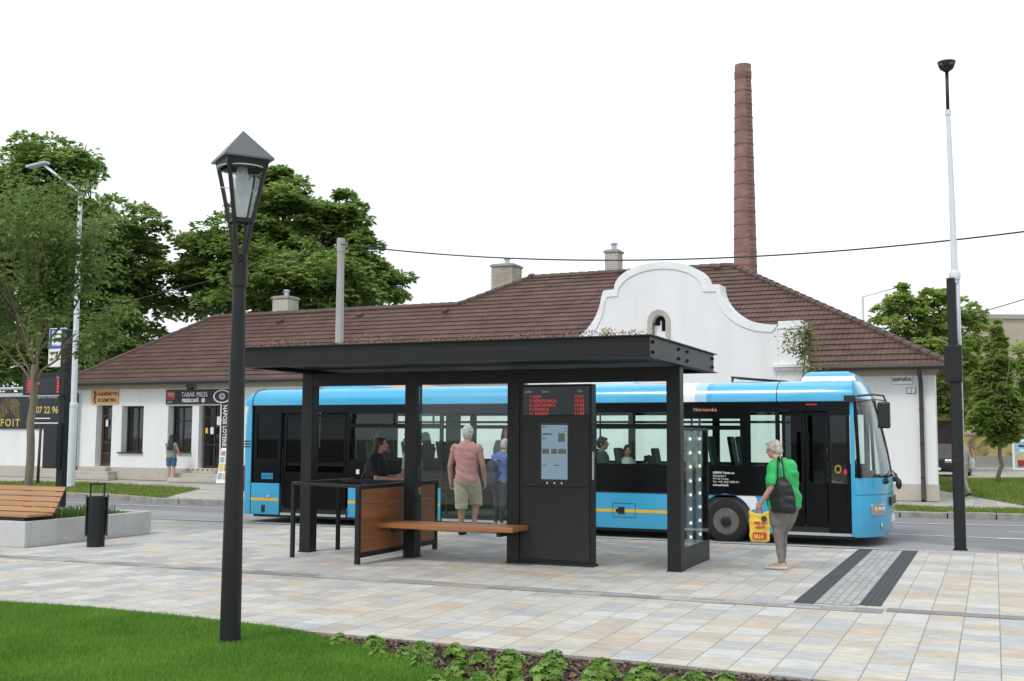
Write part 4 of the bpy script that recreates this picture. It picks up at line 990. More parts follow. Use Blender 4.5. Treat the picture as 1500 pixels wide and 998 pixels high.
# ================================================================== DEPARTURE POST (left)
dp=at(87,746,20.2); dx,dy=gz(87,775,0); k_=17.2/dy; dx,dy=dx*k_,17.2
ds=thing('departure_post','black bus stop post with blue stop sign and red departure display behind the planter','stop sign',(dx,dy,0))
def dz(y): return gy(87,y,dy)[1]
def dxp(x): return gy(x,600,dy)[0]-dx
MB().box(-.075,.075,-.075,.075,0,dz(484)).build('post','polesteel',ds,bevel=.01)
MB().box(-.10,.10,-.10,.10,0,.02).build('base_plate','polesteel',ds)
m=MB(); m.box(dxp(41),dxp(101),-.16,-.06,dz(579),dz(547)); bx_=m.build('display_case','steel2',ds,bevel=.008)
m=MB(); m.box(dxp(46),dxp(95),-.166,-.16,dz(577),dz(555)); m.build('display_window','blackgloss',bx_)
for i,(a,b_) in enumerate((('1 RADNICA','10:51'),('2 NEMOCNICA','10:55'),('4 STANICA','10:58'),('7 LINČIANSK','11:02'),('11 VOZOV','11:09'))):
    z_=dz(559.5+4.1*i)
    text(a,.058,(dxp(47),-.168,z_),RX,'redled2',bx_,sx=.92,ext=.001,name='display_text'); text(b_[-2:],.058,(dxp(94.5),-.168,z_),RX,'redled2',bx_,align='RIGHT',ext=.001,name='display_text')
for a,x_ in (('Linka',48),('Smer',59),('Čas',90)): text(a,.05,(dxp(x_),-.163,dz(555)),RX,'letterwhite',bx_,ext=.001,name='display_text')
m=MB(); m.box(dxp(70),dxp(95),-.045,-.02,dz(538),dz(481)); sg=m.build('stop_sign','white',ds,bevel=.01)
m=MB(); m.box(dxp(71),dxp(94.5),-.049,-.045,dz(511),dz(482)); m.build('blue_field','bluesign',sg)
m=MB(); m.box(dxp(75),dxp(91),-.052,-.049,dz(507),dz(485)); m.build('white_field','white',sg)
m=MB(); xa,xb=dxp(77.5),dxp(88.5); za,zb=dz(501),dz(489); m.box(xa,xb,-.055,-.052,za,zb); m.box(xa+.01,xa+.045,-.055,-.052,za-.02,za); m.box(xb-.045,xb-.01,-.055,-.052,za-.02,za); bu=m.build('bus_symbol','black',sg)
m=MB(); m.box(xa+.015,xb-.015,-.057,-.055,(za+zb)/2,zb-.03); m.build('symbol_window','white',bu)
text('NÁMESTIE',.07,(dxp(72),-.047,dz(519)),RX,'black',sg,sx=.62); text('1 2 4 7 11',.07,(dxp(72),-.047,dz(528)),RX,'black',sg,sx=.7)
m=MB(); m.box(dxp(77),dxp(97),-.22,-.08,dz(686),dz(621)); m.build('notice_case','black',ds,bevel=.012)

# ================================================================== LITTER BIN
bx_,by_=gz(140,801,0); lb=thing('litter_bin','dark grey cylindrical litter bin with square handle hood beside the concrete planter','litter bin',(bx_,by_,0),R(43))
MB().lathe((0,0,0),[(.125,0),(.125,.19),(.118,.19)],28).build('base','steel',lb,smooth=True,autosm=30)
MB().lathe((0,0,.17),[(.118,0),(.135,0),(.137,.30),(.137,.56),(.128,.565),(.12,.56),(.12,.3)],32).build('drum','steel',lb,smooth=True,autosm=30)
for a in (0,PI):
    m=MB(); 
    for i in range(6):
        t0,t1=a-.42+.14*i,a-.42+.14*(i+1); q=[(.150*math.cos(t0),.150*math.sin(t0)),(.150*math.cos(t1),.150*math.sin(t1)),(.160*math.cos(t1),.160*math.sin(t1)),(.160*math.cos(t0),.160*math.sin(t0))]; m.prism(q,.16,.76,plane='xy')
    m.build('side_shell','steel2',lb,smooth=True,autosm=30)
m=MB(); 
for s in (-1,1): m.box(s*.095-.012,s*.095+.012,-.03,.03,.70,.93)
m.box(-.107,.107,-.03,.03,.905,.93); m.build('handle','steel',lb,bevel=.004)
# ================================================================== PLANTER WITH BENCH
pl=thing('concrete_planter','long light concrete planter box with green groundcover at left','planter',(-13.0,12.38,0))
po=(-13.0,12.38,0); a0,a1,b0,b1,zh=-19.5,-13.0,12.38,15.05,.375; tk=.10
m=MB(po); m.box(a0,a1,b0,b0+tk,0,zh); m.box(a0,a1,b1-tk,b1,0,zh); m.box(a1-tk,a1,b0+tk,b1-tk,0,zh); m.box(a0,a0+tk,b0+tk,b1-tk,0,zh)
m.build('wall','concrete',pl,bevel=.01)
MB(po).box(a0+tk,a1-tk,b0+tk,b1-tk,.02,zh-.05).build('soil','soil',pl)
g=random.Random(9); m=MB(po); M['ground_leaf']=leafmat('groundcover_leaf',(.05,.11,.02),(.14,.24,.05),.3,4)
for i in range(5200):
    x_=g.uniform(a0+.13,a1-.13); y_=g.uniform(b0+.9,b1-.13); hh=(.10+.09*mnoise.noise((x_*1.9,y_*1.9,2))+(.10 if x_>-14.2 and y_<14.4 else 0))*g.uniform(.3,1.)
    a=g.uniform(0,6.28); w_=.006; le=g.uniform(.03,.09)
    c,s=math.cos(a),math.sin(a); z0=zh-.05
    m.add([(x_-s*w_,y_+c*w_,z0),(x_+s*w_,y_-c*w_,z0),(x_+c*le*.5+s*w_,y_+s*le*.5-c*w_,z0+hh*.8),(x_+c*le*.5-s*w_,y_+s*le*.5+c*w_,z0+hh*.8),(x_+c*le,y_+s*le,z0+hh)],[(0,1,2,3),(3,2,4)])
o=m.build('groundcover','ground_leaf',pl); o['kind']='stuff'
wb=thing('wooden_bench','slatted wooden bench with sloping backrest mounted on the concrete planter','bench',(-13.1,12.5,zh))
M['larch']=pm('weathered_larch',(.40,.21,.095),.6,.22,4,.15,60,stretch=(.25,8,8))
wo=(-13.1,12.5,zh)
wx=-13.03
for i in range(4): MB(wo).box(-18.4,wx-.02*0,12.44+.125*i,12.44+.125*i+.112,zh+.055,zh+.095).build('seat_slat','larch',wb,bevel=.006)
for i in range(5):
    y_=12.97+.045*i; z_=zh+.13+.077*i; MB(wo).obox(((-18.4+wx)/2,y_,z_),((wx+18.4)/2,0,0),(0,.010,-.018*.3),(0,.017,.033)).build('back_slat','larch',wb,bevel=.005)
for x_ in (wx-.10,-14.9,-16.6,-18.2):
    m=MB(wo); m.box(x_-.02,x_+.02,12.46,12.99,zh,zh+.054); m.beam((x_,12.98,zh+.02),(x_,13.17,zh+.46),.04,.03,up=(0,1,0)); m.build('bracket','steel',wb)

# ================================================================== GALVANISED LAMP at left, utility pole, cables
gx_,gy_=gz(103,714,0); gl=thing('street_lamp','tall pale galvanised street lamp with long arm in the grass verge at far left','street lamp',(gx_,gy_,0))
ztop=gy(118,285,gy_)[1]; xt=gy(118,285,gy_)[0]-gx_; zmid=gy(110,594,gy_)[1]
m=MB(); m.tube([(0,0,0),(.01,0,zmid)],.13,16); m.lathe((0,0,0),[(.19,0),(.19,.02)],16); m.lathe((.01,0,zmid-.05),[(.14,0),(.15,.05),(.14,.11),(.10,.14)],16); m.tube([(.01,0,zmid),(xt*.6,0,zmid+(ztop-zmid)*.6),(xt,0,ztop)],[.095,.08,.065],14); m.build('mast','whitepole',gl,smooth=True,autosm=40)
aend=gy(45,243,gy_); m=MB(); m.tube([(xt,0,ztop-.05),(xt,0,ztop+.05),(xt-.25,0,ztop+.2),(aend[0]-gx_+.6,0,aend[1]-.05)],.04,10); m.build('arm','whitepole',gl,smooth=True)
m=MB(); m.obox((aend[0]-gx_+.3,0,aend[1]+.0),(.42,0,.04),(0,.13,0),(-.01,0,.045)); m.build('lamp_head','galv',gl,bevel=.03)
ud=30.5; u=at(497,500,ud); ut=at(497,350,ud)
up_=thing('utility_pole','tall weathered concrete utility pole carrying cables in front of the shop roof','utility pole',(u.x,u.y,0))
m=MB(); m.tube([(0,0,-.01),(0,0,ut.z)],[.15,.095],8); m.build('shaft','utility',up_)
m=MB(); m.tube([(0,0,ut.z-.32),(0,0,ut.z+.05)],.115,10); 
for s in (-1,1): m.tube([(s*.10,0,ut.z-.2),(s*.18,0,ut.z-.18)],.02,6); m.ell((s*.18,0,ut.z-.15),(.035,.035,.06))
m.build('insulator_head','utility',up_)
def cable(name,label,a,b_,sag,r_):
    pts=[]; 
    for i in range(41):
        t_=i/40; p=a.lerp(b_,t_); p.z-=sag*4*t_*(1-t_); pts.append(tuple(p-a))
    m=MB(); m.tube(pts,r_,6); o=m.build(name,'black',None,smooth=True); o.location=a; return tag(o,label,'cable')
cable('overhead_cable','black overhead cable sagging from the utility pole across the roof to upper right',at(500,358,ud)+Vector((0,0,0)),at(1640,320,22.),.62,.019)
cable('overhead_cable','thin black overhead cable from the utility pole down across the big trees at left',at(493,360,ud),at(-160,520,26.),.12,.013)
cable('overhead_cable','thin cable passing the leafy tree behind the camera pole at the right edge',at(1305,483,60.),at(1560,418,45.),.25,.022)
# ================================================================== BUS
def busblue():
    m,t,b=nt('bus_blue_paint'); L=t.links.new
    tc=N(t,'ShaderNodeTexCoord'); sx=N(t,'ShaderNodeSeparateXYZ'); L(tc.outputs['Object'],sx.inputs[0])
    nz=N(t,'ShaderNodeTexNoise'); nz.inputs['Scale'].default_value=.9; nz.inputs['Detail'].default_value=5; L(tc.outputs['Object'],nz.inputs['Vector'])
    base=ramp(t,nz.outputs[0],[(.3,(.034,.355,.62)),(.7,(.050,.42,.69))])
    # printed livery on the roof edge: white block, pale step, then diagonal pale swoosh
    xx=mathn(t,'ADD',sx.outputs[0],mathn(t,'MULTIPLY',sx.outputs[2],.0))
    stp=ramp(t,mathn(t,'DIVIDE',xx,13.),[(0,(0,0,0)),(9.05/13,(1,1,1)),(9.49/13,(.45,.45,.45)),(9.66/13,(0,0,0))],'CONSTANT')
    sw=mathn(t,'SUBTRACT',sx.outputs[2],mathn(t,'ADD',2.30,mathn(t,'MULTIPLY',mathn(t,'SUBTRACT',xx,10.0),.16)))
    hi=mathn(t,'GREATER_THAN',sx.outputs[2],2.36)
    mx=N(t,'ShaderNodeMixRGB'); mx.inputs[2].default_value=(.74,.77,.80,1); L(base,mx.inputs[1]); L(mathn(t,'MULTIPLY',stp,hi),mx.inputs[0])
    m2=N(t,'ShaderNodeMixRGB'); m2.inputs[2].default_value=(.11,.45,.75,1); L(mx.outputs[0],m2.inputs[1])
    L(mathn(t,'MULTIPLY',mathn(t,'MULTIPLY',mathn(t,'GREATER_THAN',sw,0.),mathn(t,'GREATER_THAN',xx,9.8)),.5),m2.inputs[0])
    # road dust near the bottom edge
    n2=N(t,'ShaderNodeTexNoise'); n2.inputs['Scale'].default_value=2.5; n2.inputs['Detail'].default_value=8; L(tc.outputs['Object'],n2.inputs['Vector'])
    dz_=N(t,'ShaderNodeMapRange'); dz_.inputs[1].default_value=.75; dz_.inputs[2].default_value=.15; dz_.inputs[3].default_value=0; dz_.inputs[4].default_value=.35; L(sx.outputs[2],dz_.inputs[0])
    m3=N(t,'ShaderNodeMixRGB'); m3.inputs[2].default_value=(.14,.13,.12,1); L(m2.outputs[0],m3.inputs[1]); L(mathn(t,'MULTIPLY',dz_.outputs[0],n2.outputs[0]),m3.inputs[0])
    L(m3.outputs[0],b.inputs['Base Color']); b.inputs['Roughness'].default_value=.28; b.inputs['Coat Weight'].default_value=.6; b.inputs['Coat Roughness'].default_value=.08
    n3=N(t,'ShaderNodeTexNoise'); n3.inputs['Scale'].default_value=1.3; L(tc.outputs['Object'],n3.inputs['Vector'])
    bp=N(t,'ShaderNodeBump'); bp.inputs['Strength'].default_value=.12; bp.inputs['Distance'].default_value=.02; L(n3.outputs[0],bp.inputs['Height']); L(bp.outputs[0],b.inputs['Normal'])
    return m
M['blue']=busblue(); M['yellowdull']=pm('dull_yellow_sticker',(.35,.26,.03),.6,.1,9)
M['busblack']=pm('bus_black_band',(.006,.007,.008),.16,.15,3,spec=.18)
M['busin']=pm('bus_interior_grey',(.05,.055,.06),.6,.15,3)
M['seatfab']=pm('teal_seat_fabric',(.018,.035,.045),.8,.2,12,.2,90)
M['floorin']=pm('bus_floor',(.05,.055,.055),.7,.2,8)
M['railgreen']=pm('handrail_paint',(.02,.05,.05),.35,.1,5)
M['lens']=glass('headlight_lens',(.9,.92,.93),1.,base=.12)
BX,BY,BZ=-14.25,19.15,-.12
bus=thing('city_bus','bright blue low-floor city bus with black window band standing at the stop','bus',(BX,BY,BZ))
LEN,WID=12.62,2.5; XF=12.13
ZLO,ZBP,ZSI,ZHD,ZCV=.17,.80,1.30,2.20,2.37
WH_=(3.62,10.01); AR=.465; HUB=.35
def lower_panel(x0,x1,y0,y1,wh=None):
    m=MB()
    poly=[(x0,ZLO)]
    if wh is not None:
        a0=math.asin((ZLO-HUB)/AR); k=18; 
        c=math.cos(a0)*AR
        poly.append((wh-c,ZLO)) 
        for i in range(1,k): 
            th=PI-a0+(a0*2-PI)*i/k; poly.append((wh+AR*math.cos(th),HUB+AR*math.sin(th)))
        poly.append((wh+c,ZLO))
    poly+=[(x1,ZLO),(x1,ZBP),(x0,ZBP)]
    n=len(poly)
    m.prism(poly,y0,y1); return m
DOORS=((.97,2.50),(4.62,6.15),(10.94,12.08))
body=MB(); body.box(.30,XF,.42,WID-.42,.12,.30)
for q in ((.30,3.12),(4.12,9.5),(10.5,XF)): body.box(q[0],q[1],.04,.42,.12,.30); body.box(q[0],q[1],WID-.42,WID-.04,.12,.30)
body=body.build('underbody','black',bus)
def panelpart(nm,mb,mt='blue',bev=.006):
    o=mb.build(nm,mt,bus,bevel=bev)
    me=o.data; bm=bmesh.new(); bm.from_mesh(me); bmesh.ops.triangulate(bm,faces=[f for f in bm.faces if len(f.verts)>6]); bmesh.ops.recalc_face_normals(bm,faces=bm.faces); bm.to_mesh(me); bm.free(); return o
panelpart('side_panel',lower_panel(.25,.93,0,.035)); panelpart('side_panel',lower_panel(2.55,4.58,0,.035,WH_[0])); panelpart('side_panel',lower_panel(6.2,9.0,0,.035)); panelpart('side_panel',lower_panel(9.02,10.46,0,.035,WH_[1])); panelpart('side_panel',lower_panel(10.475,10.90,0,.035))
panelpart('side_panel',lower_panel(.25,6.4,WID-.035,WID,WH_[0])); panelpart('side_panel',lower_panel(6.42,12.13,WID-.035,WID,WH_[1]))
for (xa,xb) in ((.25,.93),(2.55,3.1),(4.15,4.58),(6.2,9.0)):
    m=MB(); m.box(xa,xb,-.004,-.0005,.445,.50); m.build('yellow_stripe','yellow',bus)
# fuel flap
m=MB(); 
for q in ((8.0,8.42,.60,.606),(8.0,8.42,.36,.366),(8.0,8.006,.366,.60),(8.414,8.42,.366,.60)): m.box(q[0],q[1],-.0058,-.0045,q[2],q[3])
fl=m.build('fuel_flap','black',bus); m=MB(); m.box(8.10,8.22,-.010,-.0045,.42,.54); m.box(8.06,8.10,-.01,-.0045,.45,.50); m.build('symbol','black',fl)
m=MB(); m.box(.52,.60,-.012,0,.22,.36); m.build('tow_cover','black',bus); m=MB(); m.lathe((.68,-.002,.53),[(.035,0),(.035,-.01),(.01,-.018)],12,axis='y'); m.build('side_marker','orange',bus)
# white swoosh over the front arch
m=MB()
for i in range(16):
    a0,a1=R(24+74*i/16),R(24+74*(i+1)/16); w0,w1=[.03+.20*math.sin((a-R(10))*1.9) for a in (a0,a1)]; w0=max(.02,w0);w1=max(.02,w1)
    r0_=AR+.012
    q=[(r0_,a0),(r0_+w0,a0),(r0_+w1,a1),(r0_,a1)]
    P_=[(WH_[1]+r_*math.cos(a),HUB+r_*math.sin(a)) for r_,a in q]
    P_=[(x_,min(z_,ZBP-.004)) for x_,z_ in P_]
    m.add([(x_,-.003,z_) for x_,z_ in P_],[(0,1,2,3)])
m.build('livery_swoosh','white',bus)
# wheel arches and wheels
def wheel(x,near):
    y0,y1=(.05,.36) if near else (WID-.36,WID-.05); yo=y0 if near else y1; sg=-1 if near else 1
    m=MB(); Rt=.385; hw=(y1-y0)/2; prof=[(.23,-hw),(Rt-.05,-hw-.005),(Rt-.015,-hw+.02),(Rt,-hw+.05),(Rt,hw-.05),(Rt-.015,hw-.02),(Rt-.05,hw+.005),(.23,hw)]
    w=thing('wheel',None,None,(x,(y0+y1)/2,HUB-.0)); w.parent=bus; 
    for k in ('label','category'): 
        if k in w: del w[k]
    m.lathe((0,0,0),prof,36,axis='y',caps=False); m.build('tyre','rubber',w,smooth=True,autosm=40)
    m=MB(); yf=sg*hw; m.lathe((0,0,0),[(q[0],yf-sg*q[1]) for q in ((.232,.0),(.225,.0),(.21,.02),(.20,.055),(.145,.045),(.12,.01),(.085,0),(.08,-.03),(.03,-.035))],30,axis='y'); m.build('rim','rimpaint',w,smooth=True,autosm=30)
    m=MB()
    for i in range(10):
        a=2*PI*i/10; m.lathe((.152*math.cos(a),yf-sg*.05,.152*math.sin(a)),[(.016,0),(.016,sg*.035),(.008,sg*.04)],6,axis='y')
    m.build('wheel_nuts','yellowtag',w)
    m=MB(); m.lathe((0,0,0),[(.088,yf+sg*.0),(.088,yf+sg*.035),(.07,yf+sg*.045),(.01,yf+sg*.045)],20,axis='y'); m.build('hub','black',w,smooth=True,autosm=30)
    m=MB()
    for i in range(8):
        a0,a1=2*PI*i/8+.12,2*PI*i/8+.45; r0_,r1_=.172,.198
        m.add([(r_*math.cos(a),yf-sg*.048,r_*math.sin(a)) for r_,a in ((r0_,a0),(r1_,a0),(r1_,a1),(r0_,a1))],[(0,1,2,3)])
    m.build('rim_slots','black',w)
M['rimpaint']=pm('dirty_steel_rim',(.13,.13,.115),.5,.25,14,.1,60,dirt=(.08,.07,.05),ds=9,damt=.6); M['yellowtag']=pm('yellow_nut_tags',(.42,.42,.14),.5,.1,9)
for x_ in WH_:
    wheel(x_,True); wheel(x_,False)
    m=MB(); pts=[(x_+.47*math.cos(PI*i/12),.35+.47*math.sin(PI*i/12)) for i in range(13)]
    for i in range(12): 
        for (ya,yb) in ((.03,.55),(WID-.55,WID-.03)): m.quad((pts[i][0],ya,pts[i][1]),(pts[i+1][0],ya,pts[i+1][1]),(pts[i+1][0],yb,pts[i+1][1]),(pts[i][0],yb,pts[i][1]))
    for ya in (.55,WID-.55): m.prism([(x_-.47,.15)]+pts[::-1]+[(x_+.47,.15)],ya,ya+.01)
    m.build('wheel_arch','black',bus)
# black window band, near side (windows: x0,x1,[clear parts])
def band(y0,y1,segs,near):
    for (a,b_,style) in segs:
        f=MB()
        if style=='solid': f.box(a,b_,y0,y1,ZBP,ZCV)
        else:
            p=.07; zt_=ZHD if style!='sign' else 2.09
            f.box(a,b_,y0,y1,ZBP,ZSI); f.box(a,b_,y0,y1,zt_,ZCV); f.box(a,a+p,y0,y1,ZSI,zt_); f.box(b_-p,b_,y0,y1,ZSI,zt_)
            if style in('tr','sign'): 
                zz=1.93 if style=='tr' else 1.90
                f.box(a+p,b_-p,y0+.004,y1-.004,zz,zz+.075)
            if style=='tr' and b_-a>1.2: f.box((a+b_)/2-.02,(a+b_)/2+.02,y0+.006,y1-.006,zz+.075,zt_)
        o=f.build('window_band','busblack',bus)
        if style!='solid':
            g_=MB(); g_.box(a+.02,b_-.02,(y0+y1)/2-.003,(y0+y1)/2+.003,ZSI-.02,zt_+.02); g_.build('window_pane','busglassdark' if style=='dark' else 'busglass',o)
band(.004,.045,[(.30,.95,'dark'),(2.50,4.62,'tr'),(6.15,7.62,'tr'),(7.62,9.17,'tr'),(9.17,10.38,'sign'),(10.38,10.94,'plain')],True)
band(WID-.045,WID-.004,[(.30,2.2,'solid'),(2.2,4.1,'tr'),(4.1,5.9,'tr'),(5.9,7.6,'tr'),(7.6,9.3,'tr'),(9.3,10.9,'plain'),(10.9,11.7,'solid'),(11.7,12.12,'plain')],False)
m=MB(); m.box(.25,XF-.02,.0,.04,ZCV-.004,ZCV+.012); m.box(2.5,10.94,-.006,.002,ZBP-.012,ZBP+.006); m.build('trim_strip','black',bus)
# headers above doors
for (a,b_) in DOORS: m=MB(); m.box(a,b_,.004,.06,2.22,ZCV); m.build('door_header','busblack',bus)
# side destination display
m=MB(); m.box(9.24,10.30,.03,.05,2.12,2.35); dd=m.build('side_display','black',bus); text('Nitrianska',.085,(9.47,.0025,2.22),RX,'amberled',dd,sx=1.05,ext=.0008,name='display_text',sp=1.1)
# small red light above the front door, white stickers
m=MB(); m.box(11.38,11.56,-.004,.01,2.315,2.335); m.build('door_light','redplastic',bus)
m=MB(); m.box(2.73,2.80,-.002,.003,1.02,1.11); m.build('sticker','paper',bus)
for i,(s_,z_) in enumerate((('ARRIVA Trnava, a.s.',1.155),('Nitrianska 5',1.102),('917 02 Trnava',1.05),('Tel.: +421 (0)33 5998 411',.998),('www.arriva.sk',.945))):
    text(s_,.050,(9.80,.0025,z_),RX,'letterwhite',bus,sx=.92 if i!=3 else .86,ext=.0008,bold=.0016 if i in(0,4) else 0)
# rear corner, louvres
m=MB()
def rear_sec(z):
    return 0.0 if z<1.9 else .10*((z-1.9)/.6)**2
for (za,zb) in ((ZLO,.60),(.60,1.2),(1.2,1.9),(1.9,2.2),(2.2,2.5)):
    xa,xb=rear_sec(za),rear_sec(zb)
    n=10; ring=[]
    for z_,x_ in ((za,xa),(zb,xb)):
        pts=[(.25,0,z_)]+[(x_+.16*(1-math.sin(PI/2*i/n))+0.0,.16*(1-math.cos(PI/2*i/n)),z_) for i in range(n+1)]+[(x_,WID-.16,z_)]+[(x_+.16*(1-math.cos(PI/2*i/n)),WID-.16+.16*math.sin(PI/2*i/n),z_) for i in range(1,n+1)]+[(.25,WID,z_)]; ring.append(pts)
    k=len(ring[0]); m.add(ring[0]+ring[1],[(i,i+1,k+i+1,k+i) for i in range(k-1)])
o=m.build('rear_panel','blue',bus,smooth=True,autosm=35)
bm=bmesh.new(); bm.from_mesh(o.data); bmesh.ops.remove_doubles(bm,verts=bm.verts,dist=.0005); bmesh.ops.recalc_face_normals(bm,faces=bm.faces); bm.to_mesh(o.data); bm.free()
for i in range(3): m=MB(); m.box(.05,.22,-.003+.0,.02,1.52+.055*i,1.545+.055*i); m.build('louvre','black',bus,bevel=.004)
for i in range(5): m=MB(); m.box(.50,.78,-.002,.006,.885+.026*i,.899+.026*i); m.build('vent_slat','blue',bus)
m=MB(); m.box(.015,.05,.02,.16,.62,1.15); m.build('rear_lamp','redplastic',bus,bevel=.01)
m=MB(); m.box(.235,.249,-.002,.02,ZLO,2.4); m.build('panel_seam','black',bus)
# roof cove
m=MB()
half=[(0.0,ZCV),(.004,2.47),(.03,2.56),(.09,2.635),(.20,2.69),(.45,2.735),(1.25,2.76)]
prof=half+[(WID-y_,z_) for y_,z_ in half[-2::-1]]
xs=[(.02,.30),(.05,.16),(.12,.07),(.24,.015),(.4,0)]+[(9.05,0),(10.88,0),(11.7,0),(12.0,.01),(12.16,.035)]
vs=[];k=len(prof)
for x_,ins in xs:
    for y_,z_ in prof: vs.append((x_+ (0),1.25+(y_-1.25)*(1-ins*.10),ZCV+(z_-ZCV)*(1-ins*1.6)))
fs=[(i*k+j,(i+1)*k+j,(i+1)*k+j+1,i*k+j+1) for i in range(len(xs)-1) for j in range(k-1)]
m.add(vs,fs); m.add([vs[j] for j in range(k)],[tuple(range(k))]); 
ro=m.build('roof','blue',bus,smooth=True,autosm=50)
bm=bmesh.new(); bm.from_mesh(ro.data); bmesh.ops.recalc_face_normals(bm,faces=bm.faces); bm.to_mesh(ro.data); bm.free()
m=MB()
for x_ in (.245,10.90): 
    m.tube([(x_,y_-.003 if y_<1.25 else y_,z_+.002) for y_,z_ in prof[:6]],.007,6)
m.build('roof_seam','black',bus)
m=MB(); m.box(.3,XF-.1,.06,WID-.06,ZCV-.06,ZCV-.03); m.build('ceiling','busin',bus)
# roof pods
def pod(x0,x1,y0,y1,h,mt='blue',nm='roof_pod',z0=2.68):
    m=MB(); lo=[(x0,y0),(x1,y0),(x1,y1),(x0,y1)]; d_=.16
    rings=[(0,0),(.05,.6),(.10,.88),(d_,1.0)]
    vs=[];
    for ins,hh in rings: vs+=[(x0+ins,y0+ins,z0+h*hh),(x1-ins,y0+ins,z0+h*hh),(x1-ins,y1-ins,z0+h*hh),(x0+ins,y1-ins,z0+h*hh)]
    fs=[(4*i+j,4*i+(j+1)%4,4*i+4+(j+1)%4,4*i+4+j) for i in range(3) for j in range(4)]+[(12,13,14,15)]
    m.add(vs,fs); return m.build(nm,mt,bus,smooth=True,autosm=40,bevel=.0)
pod(11.22,12.16,.45,2.05,.22); pod(1.55,2.6,.5,2.0,.17); pod(3.05,3.85,.6,1.9,.12,'orange')
m=MB(); m.obox((10.45,1.1,2.80),(.48,0,-.045),(0,.35,0),(.003,0,.012)); m.tube([(9.98,.8,2.76),(10.0,.8,2.84)],.02,6); m.build('roof_hatch','black',bus)
m=MB(); m.box(6.9,8.2,.7,1.8,2.70,2.80); m.build('roof_unit','trim',bus,bevel=.03)
# front mask
def fx(y,z):
    s_=abs(2*y/WID-1); 
    z_=z
    if z_<1.13: dep=.49-.05*max(0,(.45-z_)/.3)**2
    else: dep=.49-.27*((z_-1.13)/1.32)**1.25
    if z_>2.45: dep=.22-.16*((z_-2.45)/.28)
    return XF+dep*(1-s_**2.6)**(1/1.9)
ys=[WID*(.5-.5*math.cos(PI*i/36)) for i in range(37)]
def fgrid(zs,nm,mt,off=0.,y0=0,y1=36,par=None):
    m=MB(); vs=[];kk=y1-y0+1
    for z_ in zs:
        for y_ in ys[y0:y1+1]: vs.append((fx(y_,z_)+off,y_,z_))
    fs=[(i*kk+j,i*kk+j+1,(i+1)*kk+j+1,(i+1)*kk+j) for i in range(len(zs)-1) for j in range(kk-1)]
    m.add(vs,fs); return m.build(nm,mt,par or bus,smooth=True)
M['windscreen']=glass('windscreen_glass',(.80,.88,.86),1.,base=.09)
fm=fgrid([.16,.2,.3,.45,.6,.75,.84],'front_bumper','blue'); 
fgrid([.85,.92,1.0,1.08,1.12],'front_panel','blue'); fgrid([.838,.852],'front_seam','black',-.012)
fgrid([1.12,1.30,1.5,1.7,1.9,2.1,2.3,2.42],'windscreen','windscreen',-.004,1,35)
fgrid([2.42,2.48,2.55,2.62,2.68,2.72],'front_header','blue')
for y_ in (ys[2],ys[34]):
    m=MB(); m.tube([(fx(y_,z_)-.01,y_,z_) for z_ in (1.12,1.4,1.7,2.0,2.3,2.42)],.03,8); m.build('windscreen_pillar','busblack',bus,smooth=True)
m=MB(); m.tube([(fx(1.25,z_)-.006,1.25,z_) for z_ in (1.12,1.4,1.7,2.0,2.3,2.42)],.012,6); m.build('windscreen_joint','busblack',bus)
for y_ in (0,WID-.05): 
    m=MB(); m.box(12.085,XF+.015,y_,y_+.05,ZLO,ZCV+.1); m.build('corner_pillar','blue',bus)
# headlights
for y_ in (.30,WID-.30):
    n_=-1 if y_<1 else 1
    p=Vector((fx(y_,.60),y_,.60)); tx=Vector((fx(y_+.05,.6)-fx(y_-.05,.6),.1,0)).normalized(); nn=Vector((tx.y,-tx.x,0))
    if nn.x<0: nn=-nn
    m=MB(); m.obox(p-nn*.02,tx*.19,nn*.03,Vector((0,0,.095))); hl=m.build('headlight','chrome',bus,bevel=.02)
    m=MB(); m.obox(p+nn*.014,tx*.185,nn*.004,Vector((0,0,.09))); m.build('lens','lens',hl)
    for q in (-.10,.02,.13): m=MB(); c_=p+tx*q+nn*.011; m.ell(tuple(c_),(.035,.035,.05)); m.build('reflector','galv' if q>-.05 else 'orange',hl,smooth=True)
    p=Vector((fx(y_+.1*-n_,.33),y_+.1*-n_,.33)); m=MB(); m.ell(tuple(p),(.02,.055,.045)); m.build('fog_lamp','chrome',bus,smooth=True)
m=MB(); m.obox((fx(1.25,.72)+.0,1.25,.72),(.02,0,0),(0,.45,0),(0,0,.07)); m.build('grille','black',bus)
m=MB(); m.obox((fx(1.25,.42)+.0,1.25,.42),(.012,0,0),(0,.27,0),(0,0,.06)); m.build('number_plate','white',bus)
# wipers and mirrors
for yb,ye in ((.55,1.2),(1.65,2.2)):
    m=MB(); m.tube([(fx(yb,1.05)+.02,yb,1.05),(fx(yb,1.12)+.05,yb+.1,1.14),(fx(ye,1.2)+.03,ye,1.22)],.014,6); m.ell((fx(yb,1.05)+.02,yb,1.06),(.05,.06,.05)); m.build('wiper','black',bus)
m=MB(); m.tube([(12.2,.02,2.46),(12.45,-.02,2.48),(12.62,-.04,2.46),(12.66,-.05,2.35)],.017,8); m.tube([(12.2,.03,2.36),(12.45,-.01,2.40),(12.64,-.05,2.38)],.010,8); m.box(12.0,12.18,-.05,.03,2.36,2.47)
m.build('mirror_arm','black',bus)
m=MB(); m.box(12.53,12.72,-.15,.03,1.93,2.36); m.build('mirror','black',bus,bevel=.03)
m=MB(); m.tube([(12.55,.6,1.12),(12.75,.35,1.18),(12.8,.30,1.1)],.014,6); m.ell((12.8,.30,1.03),(.05,.06,.09)); m.build('kerb_mirror','black',bus)
